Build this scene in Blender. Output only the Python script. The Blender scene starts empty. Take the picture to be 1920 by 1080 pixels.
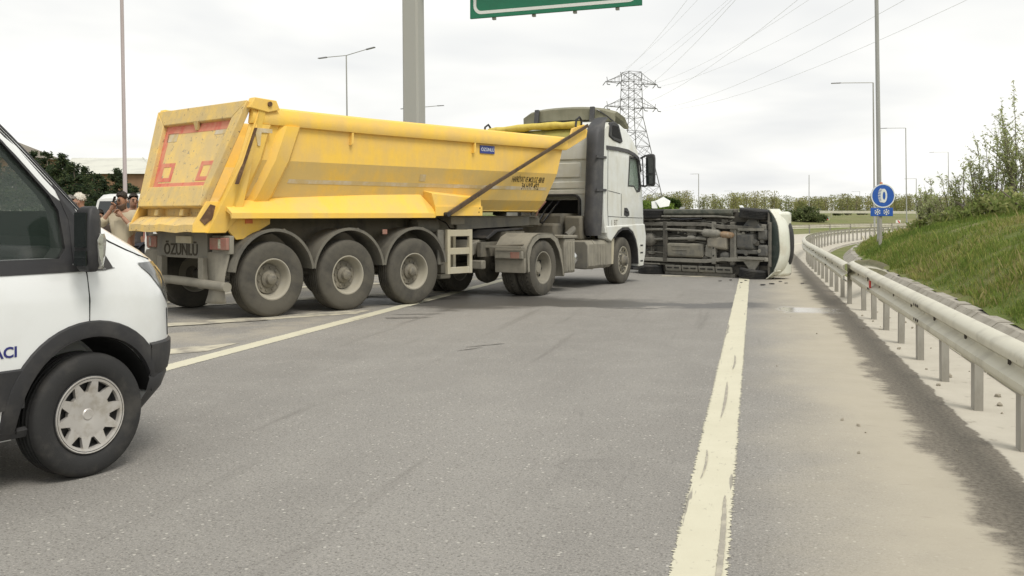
import bpy, bmesh, math, random
import numpy as np
from mathutils import Vector, Matrix, noise
random.seed(7); RNG = np.random.default_rng(7)
SC = bpy.context.scene
COL = SC.collection
R = math.radians

# ------------------------------------------------------------------ camera
cam_d = bpy.data.cameras.new("camera")
cam = bpy.data.objects.new("camera", cam_d); COL.objects.link(cam)
cam.location = (0, 0, 1.48); cam.rotation_euler = (R(90), 0, 0)
cam_d.sensor_width = 36; cam_d.lens = 36 * 1850 / 1920
cam_d.shift_y = (402 - 540) / 1920
cam_d.clip_start = 0.1; cam_d.clip_end = 5000
SC.camera = cam
# ------------------------------------------------------------------ sky and sun (overcast)
SUN_EL, SUN_AZ = R(56), R(150)
W = bpy.data.worlds.new("World"); SC.world = W; W.use_nodes = True
wn = W.node_tree.nodes; wl = W.node_tree.links; wn.clear()
def wnode(t, **k):
    n = wn.new(t)
    for a, b in k.items(): setattr(n, a, b)
    return n
wo = wnode('ShaderNodeOutputWorld'); wb = wnode('ShaderNodeBackground')
wb.inputs['Strength'].default_value = 0.1
sky = wnode('ShaderNodeTexSky', sky_type='NISHITA', sun_disc=False)
sky.sun_elevation = SUN_EL; sky.sun_rotation = SUN_AZ; sky.dust_density = 3.0
tc = wnode('ShaderNodeTexCoord')
sep = wnode('ShaderNodeSeparateXYZ'); wl.new(tc.outputs['Generated'], sep.inputs[0])
ab = wnode('ShaderNodeMath', operation='ABSOLUTE'); wl.new(sep.outputs['Z'], ab.inputs[0])
ad = wnode('ShaderNodeMath', operation='ADD'); wl.new(ab.outputs[0], ad.inputs[0]); ad.inputs[1].default_value = 0.16
dx = wnode('ShaderNodeMath', operation='DIVIDE'); wl.new(sep.outputs['X'], dx.inputs[0]); wl.new(ad.outputs[0], dx.inputs[1])
dy = wnode('ShaderNodeMath', operation='DIVIDE'); wl.new(sep.outputs['Y'], dy.inputs[0]); wl.new(ad.outputs[0], dy.inputs[1])
cb = wnode('ShaderNodeCombineXYZ'); wl.new(dx.outputs[0], cb.inputs[0]); wl.new(dy.outputs[0], cb.inputs[1])
nz = wnode('ShaderNodeTexNoise'); nz.inputs['Scale'].default_value = 0.75; nz.inputs['Detail'].default_value = 4
nz.inputs['Roughness'].default_value = 0.5; nz.inputs['Distortion'].default_value = 0.25
wl.new(cb.outputs[0], nz.inputs['Vector'])
rp_ = wnode('ShaderNodeValToRGB'); wl.new(nz.outputs['Fac'], rp_.inputs[0])
cr = rp_.color_ramp
cr.elements[0].position = 0.34; cr.elements[0].color = (0.585, 0.592, 0.592, 1)
cr.elements[1].position = 0.64; cr.elements[1].color = (0.80, 0.795, 0.765, 1)
e = cr.elements.new(0.5); e.color = (0.695, 0.693, 0.672, 1)
sc10 = wnode('ShaderNodeVectorMath', operation='SCALE'); wl.new(rp_.outputs[0], sc10.inputs[0]); sc10.inputs['Scale'].default_value = 10.0
mx = wnode('ShaderNodeMix', data_type='RGBA'); mx.inputs['Factor'].default_value = 0.96
wl.new(sky.outputs[0], mx.inputs['A']); wl.new(sc10.outputs[0], mx.inputs['B'])
wl.new(mx.outputs['Result'], wb.inputs['Color']); wl.new(wb.outputs[0], wo.inputs[0])
sd = bpy.data.lights.new("sun", 'SUN'); so = bpy.data.objects.new("sun", sd); COL.objects.link(so)
sd.energy = 1.5; sd.angle = R(24); sd.color = (1.0, 0.95, 0.87)
sdir = Vector((math.sin(SUN_AZ) * math.cos(SUN_EL), math.cos(SUN_AZ) * math.cos(SUN_EL), math.sin(SUN_EL)))
so.rotation_euler = sdir.to_track_quat('Z', 'Y').to_euler(); so.location = (0, 0, 60)
SC.view_settings.view_transform = 'Standard'; SC.view_settings.look = 'None'
SC.view_settings.exposure = 0.55; SC.view_settings.gamma = 1.0
SC.view_settings.use_curve_mapping = False

# ------------------------------------------------------------------ helpers
class MB:
    """collects shapes for one mesh"""
    def __init__(s): s.v = []; s.f = []
    def add(s, vs, fs):
        n = len(s.v); s.v += [tuple(map(float, p)) for p in vs]; s.f += [tuple(i + n for i in f) for f in fs]; return s
    def box(s, x0, x1, y0, y1, z0, z1):
        return s.hexa([(x0,y0,z0),(x1,y0,z0),(x1,y1,z0),(x0,y1,z0)], [(x0,y0,z1),(x1,y0,z1),(x1,y1,z1),(x0,y1,z1)])
    def hexa(s, a, b):
        return s.add(list(a) + list(b), [(3,2,1,0),(4,5,6,7),(0,1,5,4),(1,2,6,5),(2,3,7,6),(3,0,4,7)])
    def slab(s, quad, th):   # 3-D polygon with thickness vector
        n = len(quad); th = Vector(th)
        vs = [Vector(p) for p in quad] + [Vector(p) + th for p in quad]
        return s.add(vs, [tuple(range(n))[::-1], tuple(range(n, 2*n))] + [(i, (i+1) % n, n + (i+1) % n, n + i) for i in range(n)])
    def prism(s, poly, ax, c0, c1):  # 2-D polygon extruded along an axis; ax 'y': poly is (x,z)
        def P(p, c):
            return {'y': (p[0], c, p[1]), 'x': (c, p[0], p[1]), 'z': (p[0], p[1], c)}[ax]
        n = len(poly)
        return s.add([P(p, c0) for p in poly] + [P(p, c1) for p in poly],
                     [tuple(range(n)), tuple(range(2*n - 1, n - 1, -1))] + [((i+1) % n, i, n + i, n + (i+1) % n) for i in range(n)])
    def bar(s, p0, p1, w, h, up=(0, 0, 1)):
        p0 = Vector(p0); p1 = Vector(p1); d = (p1 - p0).normalized(); u = Vector(up)
        if abs(d.dot(u)) > 0.98: u = Vector((1, 0, 0))
        sd_ = d.cross(u).normalized() * w / 2; u2 = sd_.cross(d).normalized() * h / 2
        return s.hexa([p0 - sd_ - u2, p0 + sd_ - u2, p0 + sd_ + u2, p0 - sd_ + u2], [p1 - sd_ - u2, p1 + sd_ - u2, p1 + sd_ + u2, p1 - sd_ + u2])
    def tube(s, pts, r, n=8, caps=True):
        pts = [Vector(p) for p in pts]; m = len(pts); rr = r if hasattr(r, '__len__') else [r] * m
        rings = []; prev = None
        for i, p in enumerate(pts):
            d = (pts[min(i+1, m-1)] - pts[max(i-1, 0)]).normalized()
            if prev is None:
                a = Vector((0, 0, 1)) if abs(d.z) < 0.9 else Vector((1, 0, 0)); a = a.cross(d).normalized()
            else:
                a = (prev - d * prev.dot(d)).normalized()
            prev = a; b = d.cross(a)
            rings.append([p + (a * math.cos(t) + b * math.sin(t)) * rr[i] for t in [2*math.pi*k/n for k in range(n)]])
        return s.rings(rings, True, caps)
    def rings(s, rings, closed=True, caps=True):
        n = len(rings[0]); vs = [p for r in rings for p in r]; fs = []
        for i in range(len(rings) - 1):
            for k in range(n if closed else n - 1):
                k2 = (k + 1) % n
                fs.append((i*n + k, i*n + k2, (i+1)*n + k2, (i+1)*n + k))
        if caps:
            fs.append(tuple(range(n))[::-1]); fs.append(tuple((len(rings)-1)*n + k for k in range(n)))
        return s.add(vs, fs)
    def lathe(s, prof, c=(0, 0, 0), ax='y', n=32, closed=False, caps=True):
        rings = []
        for r, a in prof:
            ring = []
            for k in range(n):
                t = 2*math.pi*k/n; u, w = r*math.cos(t), r*math.sin(t)
                ring.append({'y': (c[0]+u, c[1]+a, c[2]+w), 'z': (c[0]+u, c[1]+w, c[2]+a), 'x': (c[0]+a, c[1]+u, c[2]+w)}[ax])
            rings.append(ring)
        if closed: rings.append(rings[0])
        return s.rings(rings, True, caps and not closed and prof[0][0] > 1e-4)
    def cyl(s, p0, p1, r, n=14): return s.tube([p0, p1], r, n)
    def ball(s, c, r, n=10, m=7, sx=1, sy=1, sz=1):
        rings = [[(c[0] + sx*r*math.sin(math.pi*i/m)*math.cos(2*math.pi*k/n), c[1] + sy*r*math.sin(math.pi*i/m)*math.sin(2*math.pi*k/n), c[2] + sz*r*math.cos(math.pi*i/m)) for k in range(n)] for i in range(m+1)]
        return s.rings(rings, True, False)
    def mesh(s, name, smooth=35):
        me = bpy.data.meshes.new(name); me.from_pydata(s.v, [], s.f); me.validate()
        bm = bmesh.new(); bm.from_mesh(me); bmesh.ops.remove_doubles(bm, verts=bm.verts, dist=1e-5)
        bmesh.ops.recalc_face_normals(bm, faces=bm.faces); bm.to_mesh(me); bm.free()
        if smooth:
            me.polygons.foreach_set('use_smooth', [True] * len(me.polygons)); me.set_sharp_from_angle(angle=R(smooth))
        me.update(); return me
    def build(s, name, mat, parent=None, bev=0, smooth=35, seg=2):
        return obj(name, s.mesh(name, smooth), mat, parent, bev, seg)

def obj(name, me, mat=None, parent=None, bev=0, seg=2):
    o = bpy.data.objects.new(name, me); COL.objects.link(o)
    if mat is not None and not me.materials: me.materials.append(mat)
    if parent is not None: o.parent = parent
    if bev:
        m = o.modifiers.new('bevel', 'BEVEL'); m.width = bev; m.segments = seg; m.limit_method = 'ANGLE'; m.angle_limit = R(40)
    return o
def thing(name, label, cat, loc=(0, 0, 0), rz=0, group=None, matrix=None):
    o = bpy.data.objects.new(name, None); COL.objects.link(o); o.empty_display_size = 0.2
    if matrix is not None: o.matrix_world = matrix
    else: o.location = loc; o.rotation_euler = (0, 0, rz)
    return tag(o, label, cat, group)
def tag(o, label, cat, group=None):
    o['label'] = label; o['category'] = cat
    if group: o['group'] = group
    return o
def struct(o): o['kind'] = 'structure'; return o
def stuff(o): o['kind'] = 'stuff'; return o
def copy_tree(o, parent=None):
    c = o.copy(); COL.objects.link(c); c.parent = parent
    for ch in list(o.children): copy_tree(ch, c)
    return c
def applied(o):
    """mesh with the object's modifiers applied"""
    dg = bpy.context.evaluated_depsgraph_get(); dg.update()
    me = bpy.data.meshes.new_from_object(o.evaluated_get(dg))
    o.modifiers.clear(); o.data = me; return o
def boolean_cut(o, cutters):
    for c in cutters:
        m = o.modifiers.new('cut', 'BOOLEAN'); m.operation = 'DIFFERENCE'; m.solver = 'EXACT'; m.object = c
    applied(o)
    for c in cutters:
        d = c.data; bpy.data.objects.remove(c); bpy.data.meshes.remove(d)
    o.data.polygons.foreach_set('use_smooth', [True] * len(o.data.polygons)); o.data.set_sharp_from_angle(angle=R(35))
    return o
def text(name, s, size, M, mat, parent, ext=0.002, align='LEFT', squeeze=1.0, bold=0.0):
    cu = bpy.data.curves.new(name, 'FONT'); cu.body = s; cu.size = size; cu.extrude = ext; cu.align_x = align; cu.resolution_u = 3; cu.offset = bold
    t = bpy.data.objects.new(name, cu); COL.objects.link(t)
    dg = bpy.context.evaluated_depsgraph_get(); dg.update()
    me = bpy.data.meshes.new_from_object(t.evaluated_get(dg)); bpy.data.objects.remove(t); bpy.data.curves.remove(cu)
    me.materials.clear(); me.transform(M @ Matrix.Diagonal((squeeze, 1, 1, 1))); me.update()
    return obj(name, me, mat, parent)
def frame(o, x, y):   # 4x4 from origin and text directions
    x = Vector(x).normalized(); y = Vector(y); y = (y - x * y.dot(x)).normalized(); z = x.cross(y)
    return Matrix(((x[0], y[0], z[0], o[0]), (x[1], y[1], z[1], o[1]), (x[2], y[2], z[2], o[2]), (0, 0, 0, 1)))

# ------------------------------------------------------------------ materials
class NT:
    def __init__(s, name):
        s.m = bpy.data.materials.new(name); s.m.use_nodes = True; s.t = s.m.node_tree; s.n = s.t.nodes; s.l = s.t.links
        s.b = s.n['Principled BSDF']; s.co = s.n.new('ShaderNodeTexCoord').outputs['Object']
    def new(s, t, **k):
        n = s.n.new(t)
        for a, b in k.items(): setattr(n, a, b)
        return n
    def put(s, sock, v):
        if hasattr(v, 'is_linked'): s.l.new(v, sock)
        elif isinstance(v, (tuple, list)) and len(v) == 3 and sock.type == 'RGBA': sock.default_value = (*v, 1)
        else: sock.default_value = v
    def noise(s, scale, detail=4, rough=0.55, vec=None, stretch=None, dist=0.0, out='Fac'):
        n = s.new('ShaderNodeTexNoise'); n.inputs['Scale'].default_value = scale; n.inputs['Detail'].default_value = detail
        n.inputs['Roughness'].default_value = rough; n.inputs['Distortion'].default_value = dist
        v = vec or s.co
        if stretch:
            mp = s.new('ShaderNodeMapping'); mp.inputs['Scale'].default_value = stretch; s.l.new(v, mp.inputs[0]); v = mp.outputs[0]
        s.l.new(v, n.inputs['Vector']); return n.outputs[out]
    def vor(s, scale, feature='F1', out='Distance', stretch=None, rnd=1.0):
        n = s.new('ShaderNodeTexVoronoi', feature=feature); n.inputs['Scale'].default_value = scale; n.inputs['Randomness'].default_value = rnd
        v = s.co
        if stretch:
            mp = s.new('ShaderNodeMapping'); mp.inputs['Scale'].default_value = stretch; s.l.new(v, mp.inputs[0]); v = mp.outputs[0]
        s.l.new(v, n.inputs['Vector']); return n.outputs[out]
    def step(s, v, a, b, lo=0.0, hi=1.0):
        n = s.new('ShaderNodeMapRange', interpolation_type='SMOOTHSTEP')
        s.put(n.inputs['Value'], v); n.inputs['From Min'].default_value = a; n.inputs['From Max'].default_value = b
        n.inputs['To Min'].default_value = lo; n.inputs['To Max'].default_value = hi; return n.outputs[0]
    def math(s, op, a, b=None, c=None):
        n = s.new('ShaderNodeMath', operation=op); s.put(n.inputs[0], a)
        if b is not None: s.put(n.inputs[1], b)
        if c is not None: s.put(n.inputs[2], c)
        return n.outputs[0]
    def mix(s, f, a, b, blend='MIX'):
        n = s.new('ShaderNodeMix', data_type='RGBA', blend_type=blend); s.put(n.inputs['Factor'], f); s.put(n.inputs['A'], a); s.put(n.inputs['B'], b)
        return n.outputs['Result']
    def xyz(s):
        n = s.new('ShaderNodeSeparateXYZ'); s.l.new(s.co, n.inputs[0]); return n.outputs
    def bump(s, h, strength=0.3, dist=0.01):
        n = s.new('ShaderNodeBump'); n.inputs['Strength'].default_value = strength; n.inputs['Distance'].default_value = dist
        s.put(n.inputs['Height'], h); s.l.new(n.outputs[0], s.b.inputs['Normal'])
    def fin(s, color, rough=0.6, metal=0.0, spec=0.5, coat=0.0):
        s.put(s.b.inputs['Base Color'], color); s.put(s.b.inputs['Roughness'], rough); s.put(s.b.inputs['Metallic'], metal)
        s.put(s.b.inputs['Specular IOR Level'], spec); s.b.inputs['Coat Weight'].default_value = coat
        s.b.inputs['Coat Roughness'].default_value = 0.06
        return s.m
def mat(name, base, rough=0.6, metal=0.0, var=None, vs=3.0, lo=0.45, hi=0.7, stretch=None, bump=0.0, bs=60, spec=0.5, coat=0.0, speck=None, speck_s=40, speck_t=0.66):
    t = NT(name); c = base
    if var is not None: c = t.mix(t.step(t.noise(vs, 6, 0.62, stretch=stretch), lo, hi), base, var)
    if speck is not None: c = t.mix(t.step(t.noise(speck_s, 3, 0.6), speck_t, speck_t + 0.05), c, speck)
    if bump: t.bump(t.noise(bs, 4, 0.6), bump, 0.01)
    return t.fin(c, rough, metal, spec, coat)
def dusty(name, base, dust, amt, rough=0.6, metal=0.0, top=0.0, vs=2.2, chips=None, chip_s=9, chip_t=0.68, coat=0.0, streak=True, bump=0.05):
    """paint with a layer of dried dust (patches and run-down streaks), optional chips"""
    t = NT(name)
    a = t.noise(vs, 7, 0.65); b = t.noise(5, 4, 0.6, stretch=(1.0, 1.0, 0.22) if streak else None)
    m = t.math('ADD', t.math('MULTIPLY', a, 0.62), t.math('MULTIPLY', b, 0.38))
    m = t.step(m, 0.5 - amt * 0.5, 0.78 - amt * 0.42)
    c = t.mix(m, base, dust)
    if chips is not None:
        k = t.step(t.noise(chip_s, 6, 0.7), chip_t, chip_t + 0.025); c = t.mix(k, c, chips)
    if bump: t.bump(t.math('ADD', t.math('MULTIPLY', t.noise(45, 5, 0.65), 0.14), t.math('MULTIPLY', t.noise(2.4, 3, 0.5), 1.0)), min(1.0, bump * 5), 0.03)
    return t.fin(c, t.math('ADD', t.math('MULTIPLY', m, 0.85 - rough), rough), metal, 0.4, coat)
M = {}
DUST = (0.40, 0.36, 0.27)
M['white_paint'] = mat('white_paint', (0.74, 0.76, 0.74), 0.3, var=(0.68, 0.69, 0.65), vs=1.5, coat=0.5)
M['black_plastic'] = mat('black_plastic', (0.030, 0.030, 0.032), 0.55, var=(0.055, 0.053, 0.05), vs=4, bump=0.15, bs=220)
M['black_gloss'] = mat('black_gloss', (0.012, 0.012, 0.014), 0.12)
M['rubber'] = mat('rubber', (0.022, 0.022, 0.022), 0.8, var=(0.05, 0.047, 0.042), vs=5, bump=0.2, bs=90)
M['rubber_dusty'] = dusty('rubber_dusty', (0.040, 0.039, 0.036), (0.098, 0.090, 0.072), 0.5, 0.85, vs=3, bump=0.12)
M['rubber_tread'] = dusty('rubber_tread', (0.02, 0.02, 0.02), (0.09, 0.08, 0.065), 0.4, 0.9, vs=3)
M['rim_silver'] = mat('rim_silver', (0.52, 0.50, 0.47), 0.38, 0.35, var=(0.40, 0.37, 0.32), vs=14)
M['rim_dusty'] = dusty('rim_dusty', (0.31, 0.30, 0.265), (0.35, 0.325, 0.26), 0.55, 0.7, 0.0, vs=6, chips=(0.16, 0.12, 0.08), chip_s=14, chip_t=0.7)
M['hub_dusty'] = dusty('hub_dusty', (0.085, 0.082, 0.075), (0.22, 0.20, 0.155), 0.45, 0.7, 0.0, vs=9, chips=(0.10, 0.07, 0.05), chip_s=22, chip_t=0.66)
M['chrome'] = mat('chrome', (0.6, 0.6, 0.58), 0.25, 0.9)
M['dark_steel'] = mat('dark_steel', (0.02, 0.02, 0.021), 0.6, 0.0, var=(0.06, 0.055, 0.05), vs=4)
M['void_black'] = mat('void_black', (0.01, 0.01, 0.01), 0.9)
M['galv'] = mat('galvanised_steel', (0.56, 0.54, 0.44), 0.5, 0.1, var=(0.44, 0.42, 0.34), vs=3.0, speck=(0.28, 0.24, 0.17), speck_s=14, speck_t=.70, bump=0.04, bs=80)
M['galv_post'] = mat('galvanised_post', (0.36, 0.345, 0.305), 0.65, 0.05, var=(0.26, 0.245, 0.21), vs=5, stretch=(1, 1, 0.3), bump=0.06)
M['grey_pole'] = mat('grey_pole', (0.36, 0.36, 0.34), 0.55, 0.2, var=(0.28, 0.28, 0.26), vs=1.2, stretch=(1, 1, 0.2))
M['gantry_grey'] = mat('gantry_grey', (0.37, 0.37, 0.335), 0.6, 0.05, var=(0.33, 0.33, 0.295), vs=1.0, stretch=(1, 1, .15))
M['pink_pole'] = mat('pink_grey_pole', (0.46, 0.40, 0.39), 0.55, 0.1, var=(0.40, 0.35, 0.33), vs=1.5, stretch=(1, 1, 0.3))
M['lamp_head'] = mat('lamp_head', (0.22, 0.22, 0.23), 0.5, 0.2)
M['sign_green'] = mat('sign_green', (0.008, 0.17, 0.085), 0.4, var=(0.008, 0.15, 0.075), vs=2)
M['sign_white'] = mat('sign_white', (0.74, 0.76, 0.72), 0.45)
M['sign_blue'] = mat('sign_blue', (0.022, 0.10, 0.42), 0.4, var=(0.03, 0.12, 0.44), vs=6)
M['sign_black'] = mat('sign_black', (0.02, 0.02, 0.02), 0.5)
M['sign_red'] = mat('sign_red', (0.55, 0.035, 0.025), 0.45)
M['lens_red'] = dusty('lens_red', (0.30, 0.05, 0.042), (0.30, 0.17, 0.13), 0.5, 0.35, vs=9)
M['lens_clear'] = mat('lens_clear', (0.62, 0.62, 0.58), 0.08, 0.5, var=(0.26, 0.24, 0.20), vs=24)
M['lens_amber'] = mat('lens_amber', (0.62, 0.16, 0.03), 0.35)
def glass(name, tint, rough=0.02, alpha=0.55):
    t = NT(name); t.b.inputs['Alpha'].default_value = alpha
    m = t.fin(tint, rough, 0.0, 0.7); return m
M['glass_green'] = glass('glass_green', (0.05, 0.075, 0.06), 0.03, 0.32)
M['glass_dark'] = mat('glass_dark', (0.018, 0.022, 0.022), 0.06, 0.0, spec=0.8)
# ------------------------------------------------------------------ road frame: t to the right, s along the ramp
ROAD_A = R(13.8); S0, RC = 28.0, 120.0
ROT = Matrix.Rotation(-ROAD_A, 4, 'Z')
def rc(t, s, z=0.0):
    if s <= S0: return (t, s, z)
    a = (s - S0) / RC; return (RC - (RC - t) * math.cos(a), S0 + (RC - t) * math.sin(a), z)
def rw(t, s, z=0.0): return ROT @ Vector(rc(t, s, z))
def to_ts(x, y):
    c, s_ = math.cos(ROAD_A), math.sin(ROAD_A); return (x * c - y * s_, x * s_ + y * c)
def strip(mb, prof, ss):
    rows = [[rc(t, s, z) for t, z in prof] for s in ss]
    return mb.rings(rows, False, False)
def road_obj(mb, name, m, parent=None, smooth=35):
    o = mb.build(name, m, parent, smooth=smooth)
    if parent is None: o.rotation_euler.z = -ROAD_A
    return o
SS = [-14 + i * 2.0 for i in range(0, 21)] + [28 + i * 2.5 for i in range(0, 45)]

# asphalt of the ramp with dust, soil, damp patches (its own shapes, in road coordinates)
def asphalt_material():
    t = NT('asphalt_dusty'); X = t.xyz(); x, y = X[0], X[1]
    base = t.mix(t.step(t.noise(0.35, 5, 0.6, stretch=(1.6, 0.35, 1)), 0.35, 0.7), (0.196, 0.188, 0.174), (0.250, 0.241, 0.223))
    base = t.mix(t.step(t.noise(1.6, 6, 0.7), 0.42, 0.75, 0, 0.55), base, (0.278, 0.268, 0.246))
    # aggregate: light and dark grains
    g = t.noise(95, 3, 0.75)
    base = t.mix(t.step(g, 0.48, 0.66, 0, 0.75), base, (0.40, 0.38, 0.335))
    base = t.mix(t.step(t.noise(60, 4, 0.75), 0.52, 0.64, 0, 0.8), base, (0.095, 0.088, 0.078))
    base = t.mix(t.step(t.noise(22, 5, 0.75), 0.52, 0.68, 0, 0.45), base, (0.12, 0.112, 0.10))
    v = t.vor(34, out='Distance'); vc = t.vor(34, out='Color'); sp = t.new('ShaderNodeSeparateColor'); t.l.new(vc, sp.inputs[0])
    grain = t.math('MULTIPLY', t.step(v, 0.14, 0.34, 1, 0), t.step(sp.outputs[0], 0.87, 0.90))
    base = t.mix(t.math('MULTIPLY', grain, 0.7), base, (0.56, 0.54, 0.48))
    # old sealed cracks and rubber marks along the lane
    cr = t.vor(0.33, 'DISTANCE_TO_EDGE', stretch=(1.4, 0.8, 1)); wob = t.noise(3.5, 5, 0.7)
    crack = t.math('MULTIPLY', t.step(t.math('ADD', cr, t.math('MULTIPLY', wob, 0.03)), 0.015, 0.021, 1, 0), t.step(t.noise(0.7, 3), 0.5, 0.58))
    base = t.mix(t.math('MULTIPLY', crack, 0.16), base, (0.055, 0.05, 0.045))
    rub = t.step(t.noise(1.0, 5, 0.6, stretch=(3.2, 0.12, 1)), 0.58, 0.74, 0, 0.5)
    base = t.mix(rub, base, (0.12, 0.112, 0.10))
    # dry dust swept to the shoulder
    teeth = t.math('ADD', t.math('SUBTRACT', t.noise(1.7, 9, 0.62, stretch=(1.0, 0.75, 1)), 0.5), t.math('MULTIPLY', t.math('SUBTRACT', t.noise(9, 6, 0.7, stretch=(0.6, 1.2, 1)), 0.5), 0.5))
    soft = t.math('SUBTRACT', t.noise(0.7, 6, 0.6), 0.5)
    d = t.step(t.math('ADD', x, t.math('MULTIPLY', soft, 1.1)), -0.15, 0.95, 0, 0.93)
    dustc = t.mix(t.noise(2.2, 6, 0.65), (0.36, 0.325, 0.255), (0.46, 0.42, 0.335))
    dustc = t.mix(t.step(t.noise(9, 4, 0.6, stretch=(0.6, 2.5, 1)), 0.62, 0.72, 0, 0.45), dustc, (0.24, 0.21, 0.17))
    c = t.mix(d, base, dustc)
    gore = t.math('MULTIPLY', t.step(x, -5.4, -6.0), t.step(t.noise(0.9, 6, 0.65), 0.42, 0.66, 0, 0.7))
    c = t.mix(gore, c, (0.35, 0.32, 0.26))
    # dark silt left along the edge
    soil_in = t.step(t.math('ADD', x, t.math('MULTIPLY', teeth, 0.70)), 0.98, 1.14)
    edge = t.math('SUBTRACT', t.noise(2.2, 8, 0.7), 0.5)
    soil_out = t.step(t.math('ADD', x, t.math('MULTIPLY', edge, 0.22)), 1.45, 1.475)
    soilc = t.mix(t.step(t.noise(38, 5, 0.75), 0.35, 0.65), (0.120, 0.106, 0.085), (0.225, 0.202, 0.163))
    c = t.mix(soil_in, c, soilc)
    apron = t.mix(t.noise(3.0, 6, 0.65), (0.40, 0.37, 0.305), (0.52, 0.49, 0.415))
    apron = t.mix(t.step(t.noise(7, 6, 0.7), 0.60, 0.68, 0, 0.6), apron, (0.24, 0.215, 0.17))
    c = t.mix(soil_out, c, apron)
    # liquid that ran across the lane
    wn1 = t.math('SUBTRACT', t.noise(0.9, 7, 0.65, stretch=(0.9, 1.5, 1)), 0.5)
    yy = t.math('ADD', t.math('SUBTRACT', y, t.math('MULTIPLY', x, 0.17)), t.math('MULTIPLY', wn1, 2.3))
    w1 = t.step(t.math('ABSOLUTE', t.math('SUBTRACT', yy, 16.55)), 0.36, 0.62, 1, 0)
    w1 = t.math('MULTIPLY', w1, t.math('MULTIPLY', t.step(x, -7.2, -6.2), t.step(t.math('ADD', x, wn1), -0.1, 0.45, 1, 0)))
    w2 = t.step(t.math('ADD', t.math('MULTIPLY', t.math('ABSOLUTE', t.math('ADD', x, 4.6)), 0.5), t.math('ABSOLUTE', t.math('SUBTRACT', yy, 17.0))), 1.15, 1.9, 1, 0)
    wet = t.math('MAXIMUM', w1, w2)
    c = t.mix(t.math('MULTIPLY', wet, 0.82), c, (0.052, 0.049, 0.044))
    pn = t.math('MULTIPLY', t.step(t.math('ABSOLUTE', t.math('ADD', t.math('SUBTRACT', x, 0.85), t.math('MULTIPLY', wn1, 0.7))), 0.34, 0.5, 1, 0),
                t.step(t.math('ABSOLUTE', t.math('ADD', t.math('SUBTRACT', y, 15.9), t.math('MULTIPLY', soft, 1.0))), 0.35, 0.6, 1, 0))
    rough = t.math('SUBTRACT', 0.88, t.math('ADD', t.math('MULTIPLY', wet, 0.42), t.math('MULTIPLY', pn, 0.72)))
    h = t.math('ADD', t.math('MULTIPLY', g, 0.6), t.math('MULTIPLY', t.noise(28, 4, 0.7), 0.4))
    bp = t.new('ShaderNodeBump'); bp.inputs['Distance'].default_value = 0.008
    t.put(bp.inputs['Strength'], t.math('SUBTRACT', 0.5, t.math('MULTIPLY', pn, 0.5))); t.put(bp.inputs['Height'], h)
    t.l.new(bp.outputs[0], t.b.inputs['Normal'])
    return t.fin(c, rough, 0.0, 0.4)
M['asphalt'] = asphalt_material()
M['asphalt_far'] = mat('asphalt_highway', (0.16, 0.15, 0.135), 0.9, var=(0.22, 0.205, 0.185), vs=0.5, bump=0.3, bs=80)
def line_material():
    t = NT('worn_line_paint')
    c = t.mix(t.noise(2.5, 6, 0.65), (0.50, 0.475, 0.36), (0.61, 0.585, 0.46))
    c = t.mix(t.step(t.noise(26, 5, 0.7, stretch=(1, 0.5, 1)), 0.60, 0.68, 0, 0.55), c, (0.30, 0.275, 0.22))
    c = t.mix(t.step(t.noise(5, 4, 0.6, stretch=(2.6, 0.13, 1)), 0.635, 0.665, 0, 0.8), c, (0.22, 0.205, 0.18))
    t.bump(t.noise(80, 3, 0.7), 0.35, 0.006); return t.fin(c, 0.75, 0, 0.3)
M['line'] = line_material()
M['scrape'] = mat('scrape_grey', (0.30, 0.28, 0.235), 0.9, var=(0.44, 0.41, 0.33), vs=9, bump=.3, bs=80)
M['line_old'] = mat('old_line_paint', (0.50, 0.465, 0.36), 0.85, var=(0.25, 0.23, 0.195), vs=2.6, lo=0.42, hi=0.66, bump=0.3, bs=70)

ramp_mb = MB(); strip(ramp_mb, [(-6.6, 0), (-5.0, 0), (-3.0, 0), (-1.0, 0), (0.8, 0), (2.12, 0)], SS)
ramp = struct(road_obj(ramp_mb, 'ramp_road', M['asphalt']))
hw = MB(); hw.add([(-30, -14, -.006), (-6.0, -14, -.006), (-6.0, 62, -.006), (-30, 75, -.006)], [(0, 1, 2, 3)])
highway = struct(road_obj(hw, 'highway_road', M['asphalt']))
def ragged_line(name, t0, w, s_from, s_to, m, jit=0.007, z=0.004):
    rows = []; s = s_from
    while s < s_to:
        near = s < 13
        j = jit * (1.0 if near else 0.6)
        rows.append([rc(t0 - w/2 + random.gauss(0, j), s, z), rc(t0 - w/6, s, z), rc(t0 + w/6, s, z), rc(t0 + w/2 + random.gauss(0, j), s, z)])
        s += 0.008 if near else (0.08 if s < 30 else 0.6)
    mb = MB(); mb.rings(rows, False, False); return road_obj(mb, name, m, ramp)
ragged_line('edge_line', -0.225, 0.232, 1.0, 120, M['line'])
for a_, b_, tt, ww in ((3.6, 5.3, -.152, .026), (7.3, 8.9, -.235, .022), (9.6, 10.6, -.20, .018), (5.6, 6.3, -.29, .012)):
    rows = []
    for i in range(61):
        f = i / 60; q = ww * math.sin(math.pi * f) ** .5 * .5; c0 = tt + .012 * math.sin(3 * f); s_ = a_ + (b_ - a_) * f
        rows.append([rc(c0 - q + random.gauss(0, .0012), s_, .008), rc(c0 + q + random.gauss(0, .0012), s_, .008)])
    mb = MB(); mb.rings(rows, False, False); road_obj(mb, 'scrape_mark', M['scrape'], ramp)
ragged_line('edge_line', -5.5, 0.22, 2.0, 120, M['line'], 0.006)
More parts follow.
